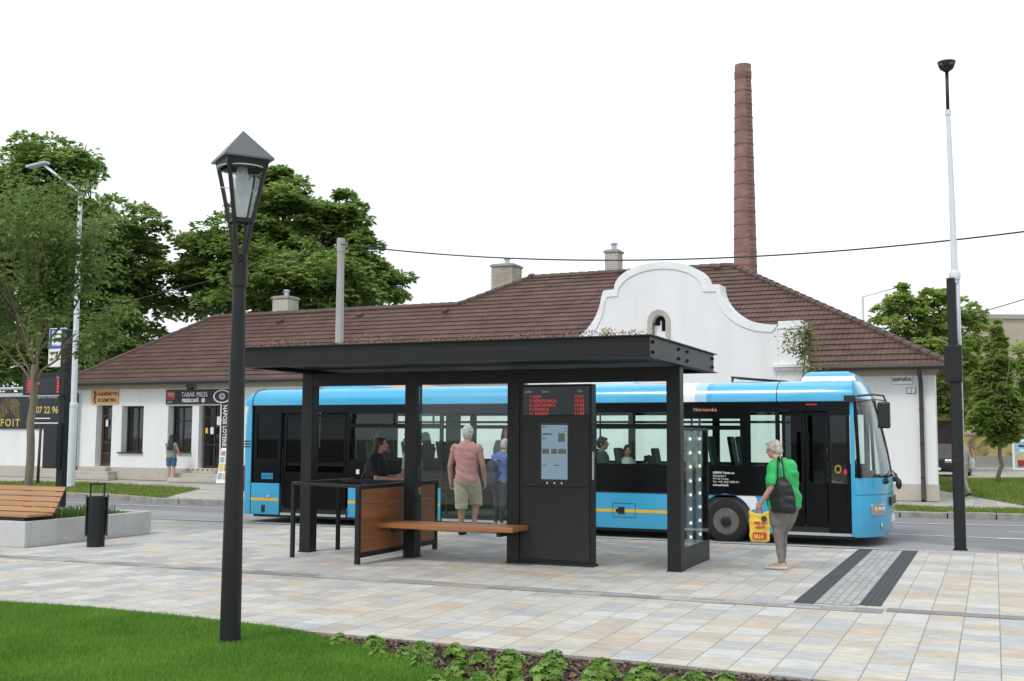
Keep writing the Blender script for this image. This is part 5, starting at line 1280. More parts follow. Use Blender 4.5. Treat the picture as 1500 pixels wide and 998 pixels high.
# doors
def leaf(x0,x1,y,gl='busglass',panel_z=1.0):
    f=MB(); z0,z1=.20,2.21; p=.05
    f.box(x0,x0+p,y,y+.04,z0,z1); f.box(x1-p,x1,y,y+.04,z0,z1); f.box(x0+p,x1-p,y,y+.04,z1-.07,z1); f.box(x0+p,x1-p,y,y+.04,z0,.30); f.box(x0+p,x1-p,y+.003,y+.037,panel_z-.03,panel_z+.03)
    o=f.build('door_leaf','busblack',bus,bevel=.004); g_=MB(); g_.box(x0+.03,x1-.03,y+.017,y+.023,.25,2.19); g_.build('door_pane',gl,o)
    g_=MB(); g_.box(x0+.05,x1-.05,y+.008,y+.014,.30,panel_z-.03); g_.build('lower_panel','busblack',o); return o
leaf(10.97,11.33,.06,'busglassdark'); leaf(11.35,11.70,.05,'busglassdark'); o=leaf(11.72,12.07,.01)
m=MB()
for i in range(20):
    a0,a1=2*PI*i/20,2*PI*(i+1)/20
    for r0_,r1_,zc in ((.035,.056,1.26),): m.add([(11.88+r_*math.cos(a),.005,zc+r_*1.25*math.sin(a)) for r_,a in ((r0_,a0),(r1_,a0),(r1_,a1),(r0_,a1))],[(0,1,2,3)])
m.build('sticker','yellowdull',o); m=MB(); m.box(11.97,12.02,.003,.006,1.18,1.26); m.build('sticker','redplastic',o)
leaf(1.0,1.70,.05,'busglassdark'); leaf(1.72,2.46,.05,'busglassdark')
# folded leaves of the middle door
for x_ in (4.66,6.08):
    m=MB(); m.box(x_,x_+.04,.05,.62,.24,2.2); m.build('door_leaf','busblack',bus)
for (a,b_) in DOORS: MB().box(a,b_,.0,.06,.17,.215).build('door_sill','galv',bus)
# interior: floor, podiums, seats, rails
m=MB(); m.box(.35,12.1,.07,WID-.07,.30,.345); m.build('floor','floorin',bus)
m=MB(); m.box(.32,.95,.06,WID-.06,.345,1.5); m.box(.95,2.5,1.3,WID-.06,.345,.85); m.build('engine_cover','busin',bus)
for q in ((2.6,4.5,.06,.95,.345,.62),(2.6,4.6,1.55,WID-.08,.345,.62),(9.4,10.7,.06,.75,.345,.75),(9.4,10.7,1.75,WID-.08,.345,.75),(6.6,9.2,.06,.95,.345,.52),(6.6,9.2,1.55,WID-.08,.345,.52)): MB().box(*q).build('podium','busin',bus)
def seat(x,y,z,face=1):
    m=MB(); m.box(x-.22,x+.22,y-.21,y+.21,z+.38,z+.46); m.obox((x-face*.23,y,z+.73),(.035,0,0),(0,.21,0),(-.05*face,0,.31)); m.box(x-.05,x+.05,y-.05,y+.05,z,z+.38); return m.build('seat','seatfab',bus,bevel=.03)
SEATS=[(3.1,.42,.62,1),(3.9,.42,.62,1),(3.1,1.9,.62,1),(3.9,1.9,.62,1),(7.78,.42,.52,1),(8.28,.42,.52,1),(7.0,1.95,.52,1),(7.75,1.95,.52,1),(8.5,1.95,.52,1),(9.95,.4,.75,1),(10.45,.4,.75,1),(9.95,2.05,.75,1)]
for s_ in SEATS: seat(*s_)
seat(11.35,2.0,.62,1)
RAILS=[]
for x_,y_ in ((2.56,.25),(2.56,1.2),(4.6,.7),(6.2,.7),(6.2,1.6),(7.4,1.1),(9.2,.95),(9.2,1.55),(10.8,.6),(10.9,1.5),(11.6,1.1),(5.4,1.95),(8.1,.75),(10.15,.7)):
    m=MB(); m.tube([(x_,y_,.34),(x_,y_,2.3)],.018,8); m.build('handrail','railgreen',bus,smooth=True)
for y_ in (.75,1.75): m=MB(); m.tube([(1.2,y_,2.05),(10.9,y_,2.05)],.016,8); m.build('handrail','railgreen',bus,smooth=True)
m=MB(); m.box(10.95,10.98,1.15,WID-.06,.345,2.28); m.build('driver_partition','busin',bus)
m=MB(); m.box(.35,12.08,WID-.075,WID-.05,.345,ZSI-.02); m.build('inner_lining','busin',bus)
m=MB(); m.box(2.55,4.58,.05,.07,.62,ZSI-.02); m.build('inner_lining','busin',bus)
m=MB(); m.box(12.05,12.4,.25,WID-.25,.5,1.05); m.obox((12.15,1.9,1.12),(.12,0,.03),(0,.4,0),(0,0,.06)); m.build('dashboard','busin',bus,bevel=.03)
m=MB(); n=20; m.tube([(11.93+.06*math.sin(2*PI*i/n),1.98+.22*math.cos(2*PI*i/n),1.22+.21*math.sin(2*PI*i/n)) for i in range(n+1)],.016,6,caps=False); m.build('steering_wheel','black',bus,smooth=True)
# ================================================================== PEOPLE
def cloth(name,col,**k): 
    M[name]=pm(name,col,.85,k.get('var',.16),k.get('vs',9.),.5,k.get('bs',28.)); return name
cloth('green_tshirt',(.035,.42,.12)); cloth('grey_trousers',(.19,.175,.16)); cloth('pink_shirt',(.50,.235,.235)); cloth('khaki_shorts',(.42,.37,.27))
cloth('black_cloth',(.014,.014,.015)); cloth('blue_shirt',(.10,.15,.36)); cloth('dark_jeans',(.025,.03,.042)); cloth('denim',(.06,.11,.22)); cloth('sage_top',(.20,.23,.18)); cloth('white_shirt',(.62,.64,.66)); cloth('teal_shirt',(.07,.16,.15)); cloth('driver_teal',(.015,.15,.13)); cloth('beige_cloth',(.42,.36,.29)); cloth('shoe_white',(.62,.60,.57)); cloth('shoe_dark',(.03,.026,.024)); cloth('striped',(.25,.25,.27)); cloth('navy',(.03,.035,.06))
M['hair_grey']=pm('grey_hair',(.42,.39,.35),.7,.35,30,.8,90,stretch=(1,1,.25)); M['hair_white']=pm('white_hair',(.50,.49,.47),.7,.3,30,.8,90,stretch=(1,1,.25)); M['hair_brown']=pm('reddish_brown_hair',(.050,.020,.014),.5,.5,30,.9,80,stretch=(1,1,.12)); M['hair_black']=pm('black_hair',(.008,.007,.007),.45,.4,30,.8,80,stretch=(1,1,.15)); M['hair_fair']=pm('fair_hair',(.20,.13,.08),.55,.4,30,.8,80,stretch=(1,1,.15)); M['hair_dark']=pm('dark_brown_hair',(.018,.012,.009),.5,.4,30,.8,80)
M['bagblack']=pm('black_leather',(.010,.010,.012),.5,.2,8,.3,60); M['bagyellow']=pm('yellow_carrier_bag',(.82,.57,.06),.4,.1,6,.6,14); M['bagred']=pm('red_bag_print',(.55,.05,.04),.45,.05,8)

def solid(mb,name,mat,parent,vox,smooth=3,fold=0.,fs=7.,lip=None):
    """fuse overlapping closed pieces into one continuous skin"""
    me=bpy.data.meshes.new(name); me.from_pydata(mb.v,[],mb.f)
    t_=bpy.data.objects.new(name,me); COL.objects.link(t_)
    r_=t_.modifiers.new('r','REMESH'); r_.mode='VOXEL'; r_.voxel_size=vox
    if smooth: s_=t_.modifiers.new('s','SMOOTH'); s_.factor=.5; s_.iterations=smooth
    bpy.context.view_layer.update(); m2=bake(t_); bpy.data.objects.remove(t_); bpy.data.meshes.remove(me)
    m2.name=name; m2.materials.clear()
    m2.materials.append(M[mat])
    n=len(m2.vertices)
    if fold:
        co_=np.empty(n*3,np.float32); m2.vertices.foreach_get('co',co_); nn=np.empty(n*3,np.float32); m2.vertices.foreach_get('normal',nn); co_=co_.reshape(-1,3); nn=nn.reshape(-1,3)
        d_=np.array([mnoise.noise((p[0]*fs*.8,p[1]*fs*.8,p[2]*fs*1.6+4*p[0])) for p in co_]); co_+=nn*(d_*fold)[:,None].astype(np.float32); m2.vertices.foreach_set('co',co_.ravel())
    if lip:
        m2.materials.append(M['lip']); lc,lr_=lip
        for p in m2.polygons:
            q=p.center-lc
            if (q.x/lr_[0])**2+(q.y/lr_[1])**2+(q.z/lr_[2])**2<1: p.material_index=1
    m2.polygons.foreach_set('use_smooth',[True]*len(m2.polygons)); m2.update()
    o=bpy.data.objects.new(name,m2); COL.objects.link(o); o.parent=parent; return o
def V3(*a): return Vector(a)
def hand(m,wr,el,h,curl=.5,palm=None):
    """palm, four unequal bent fingers and a thumb leaving the side of the palm"""
    wr=Vector(wr); d=(wr-Vector(el)).normalized(); n=Vector(palm) if palm else Vector((-1 if wr.x>0 else 1,0,0)); n=(n-d*n.dot(d)).normalized(); s=d.cross(n)
    k=h/1.7; pl=.085*k
    m.tube([wr-d*.02*k,wr+d*.02*k,wr+d*.06*k,wr+d*pl],[(.026*k,.019*k),(.034*k,.017*k),(.041*k,.015*k),(.038*k,.012*k)],10,side=tuple(s),round_=True)
    for i,l in enumerate((.066,.076,.071,.056)):
        o=(-1.5+i)*.0205*k; b0=wr+d*(pl-.012*k)+s*o
        c1=curl*.7; c2=curl*1.5; c3=curl*2.0
        p=[b0]; 
        for c,f in ((c1,.45),(c2,.32),(c3,.25)): p.append(p[-1]+(d*math.cos(c)+n*math.sin(c))*l*f*k)
        m.tube(p,[.0092*k,.0086*k,.0078*k,.0062*k],8,round_=True)
    # thumb on the side facing forward (-s or s toward +y)
    ts=s if s.y>0 else -s
    b0=wr+d*.018*k+ts*.024*k; p=[b0,b0+(ts*.7+d*.6+n*.35).normalized()*.034*k]; p.append(p[-1]+(ts*.25+d*.9+n*.45).normalized()*.028*k); p.append(p[-1]+(d*.9+n*.6).normalized()*.02*k)
    m.tube(p,[.0125*k,.011*k,.0095*k,.007*k],8,round_=True)
def person(label,loc,rz,h=1.7,g=1.,lean=0.,arms=None,legs=None,top=None,bottom=None,shoes='shoe_dark',hair=None,skin='skin',vox=.0065,turn=0.,nod=0.,belly=0.,group=None,female=False,sleeve=.5,leglen=1.,hips=None,longhair=0,curl=.45,topbase=.485,bust=0.,neckdrop=0.,palms=None,hump=0.,seated=False,eyes=True):
    """facing local +y; joints in metres relative to the feet (or to the seat for seated)"""
    P=thing('person',label,'person',tuple(loc),rz,group)
    hz=.515*h
    if seated: hz=0.0
    base=.515*h
    def tz(f): return hz+(f*h-base)                     # height fraction -> z
    def sh_(z): 
        q=max(0,(z-hz)/(.35*h)); return lean*q**1.25
    sw=(.098 if female else .112)*h
    hw=(.098 if female else .090)*h*g
    S_=[Vector((s*sw,sh_(tz(.80))-.012*h-hump*.3,tz(.80)-neckdrop)) for s in (-1,1)]
    dA=[(Vector((s*(sw+.035*h),S_[0].y-.02*h,tz(.63))),Vector((s*(sw+.030*h),S_[0].y+.03*h,tz(.475)))) for s in (-1,1)]
    if arms:
        for i in (0,1):
            if arms[i]: dA[i]=(Vector(arms[i][0]),Vector(arms[i][1]))
    hj=[Vector((s*.054*h,0,hz-.005*h)) for s in (-1,1)]
    dL=[(Vector((s*.054*h,.012*h,.28*h)),Vector((s*.05*h,-.012*h,.048*h)),Vector((0,1,0))) for s in (-1,1)]
    if legs:
        for i in (0,1):
            if legs[i]: dL[i]=(Vector(legs[i][0]),Vector(legs[i][1]),Vector(legs[i][2]) if len(legs[i])>2 else Vector((0,1,0)))
    hc=Vector((0,sh_(tz(.93))+.018*h+nod*.10,tz(.932)-neckdrop-nod*.035)); nb=Vector((0,sh_(tz(.82))-.012*h-hump*.2,tz(.815)-neckdrop))
    rot=Matrix.Rotation(turn,3,'Z')@Matrix.Rotation(-nod,3,'X')
    # ---- body
    m=MB()
    def torso(mm,inf,z0,z1,flat=False):
        prof=[(.47,hw*1.0,.070*h*g),(.52,hw*1.03,.076*h*g+belly*.3),(.57,hw*.93,.070*h*g+belly*.8),(.62,hw*(.84 if female else .92),.064*h*g+belly),(.68,hw*(.90 if female else .98),.066*h*g+belly*.6),(.74,sw*.98,.068*h*g+bust*.5),(.785,sw*1.0,.060*h*g),(.812,sw*.84,.052*h),(.832,sw*.56,.045*h),(.850,sw*.34,.040*h)]
        prof=[p for p in prof if z0<=p[0]<=z1]
        pts=[(0,sh_(tz(p[0]))-(hump*math.exp(-((p[0]-.75)/.06)**2)*.5)+ (belly*.25 if .5<p[0]<.7 else 0)-(neckdrop*0),tz(p[0])-(neckdrop if p[0]>.72 else 0)) for p in prof]
        mm.tube(pts,[(p[1]+inf,p[2]+inf+(hump*math.exp(-((p[0]-.75)/.06)**2)*.5)) for p in prof],20,side=(1,0,0))
    torso(m,-.004,.47,.855)
    m.tube([nb-Vector((0,0,.02*h)),nb+Vector((0,.005*h,.02*h)),hc-Vector((0,.006*h,.045*h))],[.040*h,.034*h,.033*h],12)
    hr=lambda v: hc+rot@(Vector(v)*h)
    m.ell(hr((0,-.006,.008)),(.0445*h,.056*h,.060*h),rot,18,12); m.ell(hr((0,.012,-.028)),(.036*h,.042*h,.040*h),rot,14,9); m.ell(hr((0,.034,-.052)),(.017*h,.016*h,.012*h),rot,10,7)
    m.tube([hr((0,.048,.012)),hr((0,.060,-.008)),hr((0,.058,-.014))],[.007*h,.0105*h,.009*h],8,round_=True)
    for s in (-1,1): m.ell(hr((s*.045,-.006,-.004)),(.006*h,.012*h,.019*h),rot,8,6)
    m.ell(hr((0,.048,-.034)),(.015*h,.008*h,.008*h),rot,8,6)
    for i in (0,1):
        e,w_=dA[i]; m.tube([S_[i]+Vector((0,0,.0)),S_[i].lerp(e,.35),e,e.lerp(w_,.3),w_],[.032*h*g,.031*h*g,.025*h,.0245*h,.0165*h],12,round_=True)
        hand(m,w_,e,h,curl,palms[i] if palms else None)
        k_,a,f=dL[i]; m.tube([hj[i],hj[i].lerp(k_,.5),k_,k_.lerp(a,.33),a.lerp(k_,.12),a],[.056*h*g,.049*h*g,.034*h,.034*h,.022*h,.021*h] if leglen<.8 else [.052*h*g,.044*h*g,.028*h,.024*h,.019*h,.019*h],14,round_=True)
        f=f.normalized(); m.tube([a-Vector((0,0,.012*h))-f*.022*h,a+f*.035*h-Vector((0,0,.025*h)),a+f*.10*h-Vector((0,0,.034*h))],[(.020*h,.022*h),(.025*h,.018*h),(.022*h,.010*h)],10,side=tuple(Vector((0,0,1)).cross(f)),round_=True)
    solid(m,'body',skin,P,vox,2,lip=(hr((0,.057,-.031)),(.016*h,.016*h,.0055*h)))
    if eyes:
        for s in (-1,1): q=MB(); q.ell(hr((s*.019,.047,.008)),(.0065*h,.006*h,.0045*h),rot,8,6); q.build('eye','eye',P,smooth=True)
    # ---- clothes
    vc=max(.009,vox*1.3)
    if top:
        m=MB(); torso(m,.014*h*.8+.009,topbase if not seated else .47,.855)
        for i in (0,1):
            e,w_=dA[i]
            if sleeve>0:
                q=S_[i].lerp(e,min(1,sleeve*1.6)); 
                pts=[S_[i]+Vector((-.01*(1 if i else -1),0,0)),S_[i].lerp(q,.5),q]; rr=[.043*h*g,.042*h*g,.038*h*g] if sleeve>.3 else [.036*h*g,.037*h*g,.037*h*g]
                if sleeve>.7: pts+= [e.lerp(w_,.5),e.lerp(w_,.93)]; rr=[.043*h*g,.040*h*g,.033*h,.030*h,.025*h]
                m.tube(pts,rr,14); q_=1. if sleeve>.3 else .80; m.ell(tuple(S_[i]-Vector((0,0,.006*h))),(.044*h*g*q_,.043*h*g*q_,.041*h*g*q_))
            else: m.ell(tuple(S_[i]+Vector((0,0,-.005*h))),(.040*h,.038*h,.036*h))
        solid(m,'shirt',top,P,vc,2,.016,7.5)
    if bottom:
        m=MB(); z0=.455
        prof=[(.46,hw*1.03,.074*h*g),(.52,hw*1.06,.079*h*g+belly*.3),(.565,hw*.98,.073*h*g+belly*.6)]
        m.tube([(0,sh_(tz(p[0])),tz(p[0])) for p in prof],[(p[1]+.004,p[2]+.002) for p in prof],18,side=(1,0,0))
        for i in (0,1):
            k_,a,f=dL[i]
            full=[hj[i]+Vector((0,0,.0)),hj[i].lerp(k_,.5),k_,k_.lerp(a,.5),a.lerp(k_,.03)]; rr=[.066*h*g,.056*h*g,.041*h,.031*h,.024*h]
            if leglen<1: 
                L_=leglen*2
                if L_<=1: full=[hj[i],hj[i].lerp(k_,L_*.5),hj[i].lerp(k_,L_)]; rr=[.070*h*g,.066*h*g,.062*h*g]
                else: full=[hj[i],hj[i].lerp(k_,.5),k_,k_.lerp(a,L_-1)]; rr=[.069*h*g,.065*h*g,.058*h*g,.057*h*g]
            m.tube(full,rr,16)
        solid(m,'trousers' if leglen>=.8 else 'shorts',bottom,P,vc,2,.014,8.5)
    if shoes:
        for i in (0,1):
            k_,a,f=dL[i]; f=f.normalized(); sd=Vector((0,0,1)).cross(f); z_=a.z-.048*h
            m=MB(); m.tube([a-f*.034*h+Vector((0,0,-.030*h)),a-f*.01*h+Vector((0,0,-.026*h)),a+f*.045*h+Vector((0,0,-.031*h)),a+f*.10*h+Vector((0,0,-.037*h)),a+f*.135*h+Vector((0,0,-.040*h))],[(.019*h,.016*h),(.024*h,.022*h),(.027*h,.017*h),(.026*h,.012*h),(.016*h,.008*h)],12,side=tuple(sd),round_=True)
            solid(m,'shoe',shoes,P,.008,2)
    if hair:
        m=MB(); m.ell(hr((0,-.013,.017)),(.0500*h,.0575*h,.0595*h),rot,18,12); m.ell(hr((0,-.030,-.012)),(.045*h,.040*h,.045*h),rot,14,9)
        for s in (-1,1): m.ell(hr((s*.036,.004,.016)),(.015*h,.030*h,.03*h),rot,10,7)
        m.ell(hr((0,.030,.052)),(.032*h,.022*h,.016*h),rot,10,7)
        if longhair:
            L_=longhair; 
            for s,yy,ww in ((-1,-.02,.022),(1,-.02,.022),(0,-.042,.034),(-.5,-.042,.03),(.5,-.042,.03)):
                a=hr((s*.036,yy,.0)); b_=a+Vector((s*.012*h,-.030*h-abs(lean)*.2-hump*.3,-.11*h)); c=Vector((a.x*1.0+s*.02*h,min(b_.y-.03*h,-.085*h*g),a.z-L_*h)); m.tube([a,b_,c],[(ww*h,.022*h),(ww*1.1*h,.022*h),(ww*.55*h,.012*h)],10,side=(1,0,0),round_=True)
        solid(m,'hair',hair,P,.0065,2,.007,30)
    return P,dict(S=S_,A=dA,hc=hc,h=h)

# 1 woman in green ------------------------------------------------------------
wx_,wy_=gz(1151,835,0); hW=1.62
WR=R(63)
Pg,info=person('grey-haired woman in green T-shirt and grey trousers walking past the lit shelter end with bags',(wx_,wy_,0),WR,hW,1.36,lean=.085,
  arms=[((-.25,.0,1.04),(-.26,.17,.83)),((.25,.10,1.06),(.22,.28,.92))],
  legs=[((-.075,.05,.45),(-.06,.02,.078),(-.15,1,0)),((.07,.09,.445),(.05,.085,.082),(.05,1,0))],
  top='green_tshirt',bottom='grey_trousers',shoes='shoe_white',hair='hair_grey',skin='skin',female=True,belly=.03,bust=.02,hump=.05,turn=R(18),nod=.22,sleeve=.6,vox=.005,curl=.9,topbase=.47)
def local(root,p): return root.matrix_world.inverted()@Vector(p)
def toW(P,v,rz): c,s=math.cos(rz),math.sin(rz); return Vector((P.location.x+v[0]*c-v[1]*s,P.location.y+v[0]*s+v[1]*c,P.location.z+v[2]))
# handbag on her left shoulder
hb=toW(Pg,(-.245,-.13,.90),WR); s=thing('handbag','soft black leather handbag hanging from the shoulder of the woman in green','bag',tuple(hb),WR)
m=MB(); m.tube([(0,-.03,-.18),(0,-.03,-.15),(0,-.02,.0),(0,.0,.14),(0,.03,.23),(0,.04,.25)],[(.15,.045),(.19,.06),(.20,.066),(.165,.055),(.11,.03),(.05,.012)],4,side=(0,1,.35),round_=False); solid(m,'bag_body','bagblack',s,.008,2,.012,9)
for dy_ in (-.055,.055):
    m=MB(); m.tube([(0,dy_,.22),(.012,dy_*.8+.01,.36),(.06,dy_*.5+.06,.50),(.105,dy_*.4+.08,.515),(.14,dy_*.3+.10,.44)],[.011]*5,8,round_=True); m.build('strap','bagblack',s,smooth=True)
# yellow carrier bag held in her left hand
hp=toW(Pg,(-.262,.195,.755),WR); s=thing('carrier_bag','yellow plastic shopping bag with red print held by the woman in green','shopping bag',tuple(hp),WR-R(45))
m=MB(); out_=[(-.118,-.40),(-.06,-.41),(.06,-.412),(.118,-.40),(.128,-.2),(.126,-.01),(.085,-.035),(.045,-.055),(0,-.06),(-.045,-.055),(-.085,-.035),(-.126,-.01),(-.128,-.2)]
m.prism(out_,-.032,.032); m.ell((0,0,-.25),(.115,.062,.15)); bo=solid(m,'bag_body','bagyellow',s,.008,4,.012,13)
m=MB(); m.tube([(-.045,0,-.06),(-.02,0,.02),(.02,0,.02),(.045,0,-.06)],.011,8,round_=True); m.build('handle','bagred',s,smooth=True)
def onbag(x,z): return -.066*math.sqrt(max(.25,1-(x/.15)**2-((z+.25)/.24)**2*.6))-.006
def bagpatch(x0,x1,z0,z1,mt,nm):
    m=MB(); n=8; vs=[]
    for z_ in (z0,(z0+z1)/2,z1):
        for i in range(n+1): x_=x0+(x1-x0)*i/n; vs.append((x_,onbag(x_,z_),z_))
    m.add(vs,[(r_*(n+1)+i,r_*(n+1)+i+1,(r_+1)*(n+1)+i+1,(r_+1)*(n+1)+i) for r_ in (0,1) for i in range(n)]); return m.build(nm,mt,s)
bagpatch(-.09,.075,-.375,-.285,'bagred','print'); text('BILLA',.062,(-.075,onbag(0,-.33)-.004,-.355),RX,'bagyellow',s,sx=.75,ext=.001,bold=.003)
text('Môj deň',.05,(-.075,onbag(.0,-.2)-.004,-.18),RX,'bagred',s,sx=.9,ext=.001,bold=.003); text('radosť',.05,(-.06,onbag(0,-.23)-.004,-.235),RX,'bagred',s,sx=.9,ext=.001,bold=.003)
m=MB(); 
for i in range(16):
    a0,a1=2*PI*i/16,2*PI*(i+1)/16; m.add([(.05+r_*math.cos(a),onbag(.05,-.115)-.004,-.115+r_*math.sin(a)) for r_,a in ((.0,a0),(.036,a0),(.036,a1))],[(0,1,2)])
m.build('emblem','railgreen',s)

# 2 man in pink at the middle door --------------------------------------------
mx_,my_=gz(683,784,0)
person('white-haired man in pink sleeveless shirt and khaki shorts stepping into the bus, seen from behind',(mx_,my_,0),R(8),1.83,1.06,lean=.02,
  arms=[((-.29,-.02,1.16),(-.30,.05,.88)),((.28,.0,1.16),(.29,.10,.90))],
  legs=[((-.095,.03,.51),(-.09,0.0,.088),(0,1,0)),((.10,.22,.56),(.10,.12,.20),(0,1,0))],
  top='pink_shirt',bottom='khaki_shorts',shoes='shoe_dark',hair='hair_white',skin='skintan',sleeve=.16,leglen=.60,vox=.0055,belly=.03,topbase=.455,curl=.6)
# 3 person in blue boarding
bx2,by2=gy(731,770,18.78)[0],18.78
Pb,_=person('grey-haired person in blue shirt and dark trousers stepping up at the middle bus door',(bx2,by2,.02),R(-25),1.58,1.0,lean=.10,arms=[None,((.26,.22,1.05),(.20,.40,1.12))],top='blue_shirt',bottom='dark_jeans',hair='hair_grey',sleeve=.9,vox=.008,hump=.02)
q=toW(Pb,(0,-.20,.96),R(-25)); s=thing('backpack','dark grey backpack on the person in blue at the middle bus door','backpack',tuple(q),R(-25)); m=MB(); m.tube([(0,0,-.18),(0,-.02,-.05),(0,-.01,.12),(0,.02,.2)],[(.12,.06),(.14,.08),(.13,.075),(.09,.04)],16,side=(1,0,0),round_=True); solid(m,'bag_body','navy',s,.01,2,.01,8)
for x_ in (-.09,.09): m=MB(); m.tube([(x_,.03,-.1),(x_*1.3,.16,.05),(x_*1.2,.2,.22),(x_*1.0,.06,.24)],.014,6); m.build('strap','black',s,smooth=True)
person('dark-haired person in striped top standing inside the middle bus door',(gy(742,640,19.9)[0],19.9,.23),R(-150),1.62,1.0,top='striped',bottom='dark_jeans',hair='hair_dark',vox=.011,longhair=.12,female=True)
# 4 woman in black behind the leaning rail
kx,ky_=gy(549,650,14.75)[0],14.75
person('woman in black with long reddish-brown hair reaching forward behind the timber screen',(kx,ky_,0),R(-72),1.63,1.16,lean=.05,
  arms=[((-.22,.10,1.02),(-.10,.34,1.03)),((.24,.08,1.02),(.14,.36,1.0))],top='black_cloth',bottom='black_cloth',hair='hair_brown',longhair=.30,female=True,bust=.05,belly=.04,sleeve=.55,vox=.0065,topbase=.44)
# 5 fair woman mostly behind the post
fx_,fy_=gy(603,650,15.2)[0],15.2
person('fair long-haired woman in white and black standing behind the timber screen post',(fx_,fy_,0),R(100),1.70,.95,arms=[((-.22,.06,1.06),(-.16,.30,.98)),((.22,-.04,1.04),(.24,.02,.80))],top='white_shirt',bottom='black_cloth',hair='hair_fair',longhair=.22,female=True,sleeve=.45,vox=.0075)
# 6 girl at the kiosk
gx2,gy2=gz(250,706.5,-.012)
person('girl with long black ponytail, olive top and denim shorts standing at the kiosk window',(gx2,gy2,-.012),R(15),1.66,.93,arms=[((-.20,.06,1.06),(-.10,.20,1.16)),((.23,.05,1.04),(.22,.26,.96))],legs=[((-.085,.02,.46),(-.10,0,.08),(0,1,0)),((.085,.02,.46),(.10,0,.08),(.2,1,0))],top='sage_top',bottom='denim',shoes='shoe_white',hair='hair_black',skin='skin',sleeve=.0,leglen=.36,longhair=.24,female=True,vox=.009,topbase=.52)
# 7 walker behind the camera pole
qx,qy=gz(1411,727,-.0)
Pw,_=person('person in beige clothes walking on the path behind the camera pole',(qx,qy,0),R(35),1.68,1.0,legs=[((-.06,.14,.46),(-.05,.20,.08),(0,1,0)),((.06,.04,.46),(.05,-.22,.12),(0,1,-.3))],top='beige_cloth',bottom='beige_cloth',hair='hair_dark',sleeve=.9,vox=.012)
q=toW(Pw,(.24,-.06,.98),R(35)); s=thing('shoulder_bag','pale shoulder bag on the walker behind the camera pole','bag',tuple(q),R(35)); m=MB(); m.tube([(0,0,-.16),(0,0,0),(0,0,.12)],[(.07,.15),(.075,.16),(.05,.11)],14,side=(1,0,0),round_=True); solid(m,'bag_body','shoe_white',s,.012,2); m=MB(); m.tube([(0,-.1,.1),(-.05,-.03,.42),(-.05,.05,.42),(0,.1,.1)],.012,6); m.build('strap','bagblack',s)
# passengers
def rider(label,px_,pyy,Y,h,rz,top,hair,seated=True,skin='skin',longhair=0,female=False,turn=0.,floor=.40):
    X,Z=gy(px_,pyy,Y)
    if seated:
        zs=Z-(.932-.515)*h
        fl=min(floor,zs-.2)
        return person(label,(X,Y,zs),rz,h,1.0,arms=[((-.20,.08,.18),(-.12,.30,.10)),((.20,.08,.18),(.12,.30,.10))],legs=[((-.09,.42,.02),(-.09,.40,max(-.40,fl-zs+.08)),(0,1,0)),((.09,.42,.02),(.09,.40,max(-.40,fl-zs+.08)),(0,1,0))],top=top,bottom='dark_jeans',hair=hair,skin=skin,seated=True,vox=.012,longhair=longhair,female=female,turn=turn)
    return person(label,(X,Y,Z-.932*h),rz,h,1.0,top=top,bottom='dark_jeans',hair=hair,vox=.012,female=female,longhair=longhair,turn=turn)
FW=R(-90)
rider('short-haired passenger in grey-green shirt seated behind the screen totem in the bus',881,650,19.57,1.70,FW,'teal_shirt','hair_dark')
rider('girl in white T-shirt seated in the bus, looking out of the window',918,660,19.6,1.45,R(-120),'white_shirt','hair_dark',turn=R(-35),female=True,longhair=.06)
rider('dark-haired passenger bending low beside the girl in white in the bus',951,676,20.5,1.6,R(80),'beige_cloth','hair_dark')
rider('dark-haired passenger in the bus seen above the woman in black',546,638,20.9,1.72,FW,'navy','hair_dark')
rider('passenger in black standing in the bus just right of the woman in black',571,652,20.2,1.68,R(120),'black_cloth','hair_dark',seated=False,female=True,longhair=.1)
rider('passenger in dark clothes in the bus window right of the timber screen post',624,642,20.9,1.72,R(70),'navy','hair_dark',longhair=.08,female=True)
rider('bus driver in teal shirt sitting at the wheel behind the front door',1201,658,20.95,1.72,FW,'driver_teal','hair_dark')
# ================================================================== TREES AND BACKGROUND
M['leaf_chestnut']=leafmat('chestnut_leaf',(.125,.21,.048),(.37,.49,.15),.6,.55)
M['leaf_young']=leafmat('young_maple_leaf',(.10,.175,.04),(.24,.34,.10),.48,1.2)
M['leaf_light']=leafmat('light_leaf',(.19,.29,.055),(.44,.54,.16),.55,.8)
M['leaf_thin']=leafmat('yellowish_leaf',(.13,.17,.03),(.28,.29,.08),.35,2.5)
M['leaf_lime']=leafmat('lime_leaf',(.17,.265,.055),(.39,.49,.145),.55,.7)
def mesh_np(name,V,quads,mat,parent):
    me=bpy.data.meshes.new(name); me.vertices.add(len(V)); me.vertices.foreach_set('co',V.ravel().astype(np.float32))
    k=quads.shape[1]; me.loops.add(quads.size); me.loops.foreach_set('vertex_index',quads.ravel().astype(np.int32)); me.polygons.add(len(quads))
    me.polygons.foreach_set('loop_start',(np.arange(len(quads))*k).astype(np.int32)); me.polygons.foreach_set('loop_total',np.full(len(quads),k,np.int32)); me.update(); me.validate()
    me.materials.append(M[mat]); o=bpy.data.objects.new(name,me); COL.objects.link(o); o.parent=parent; return o
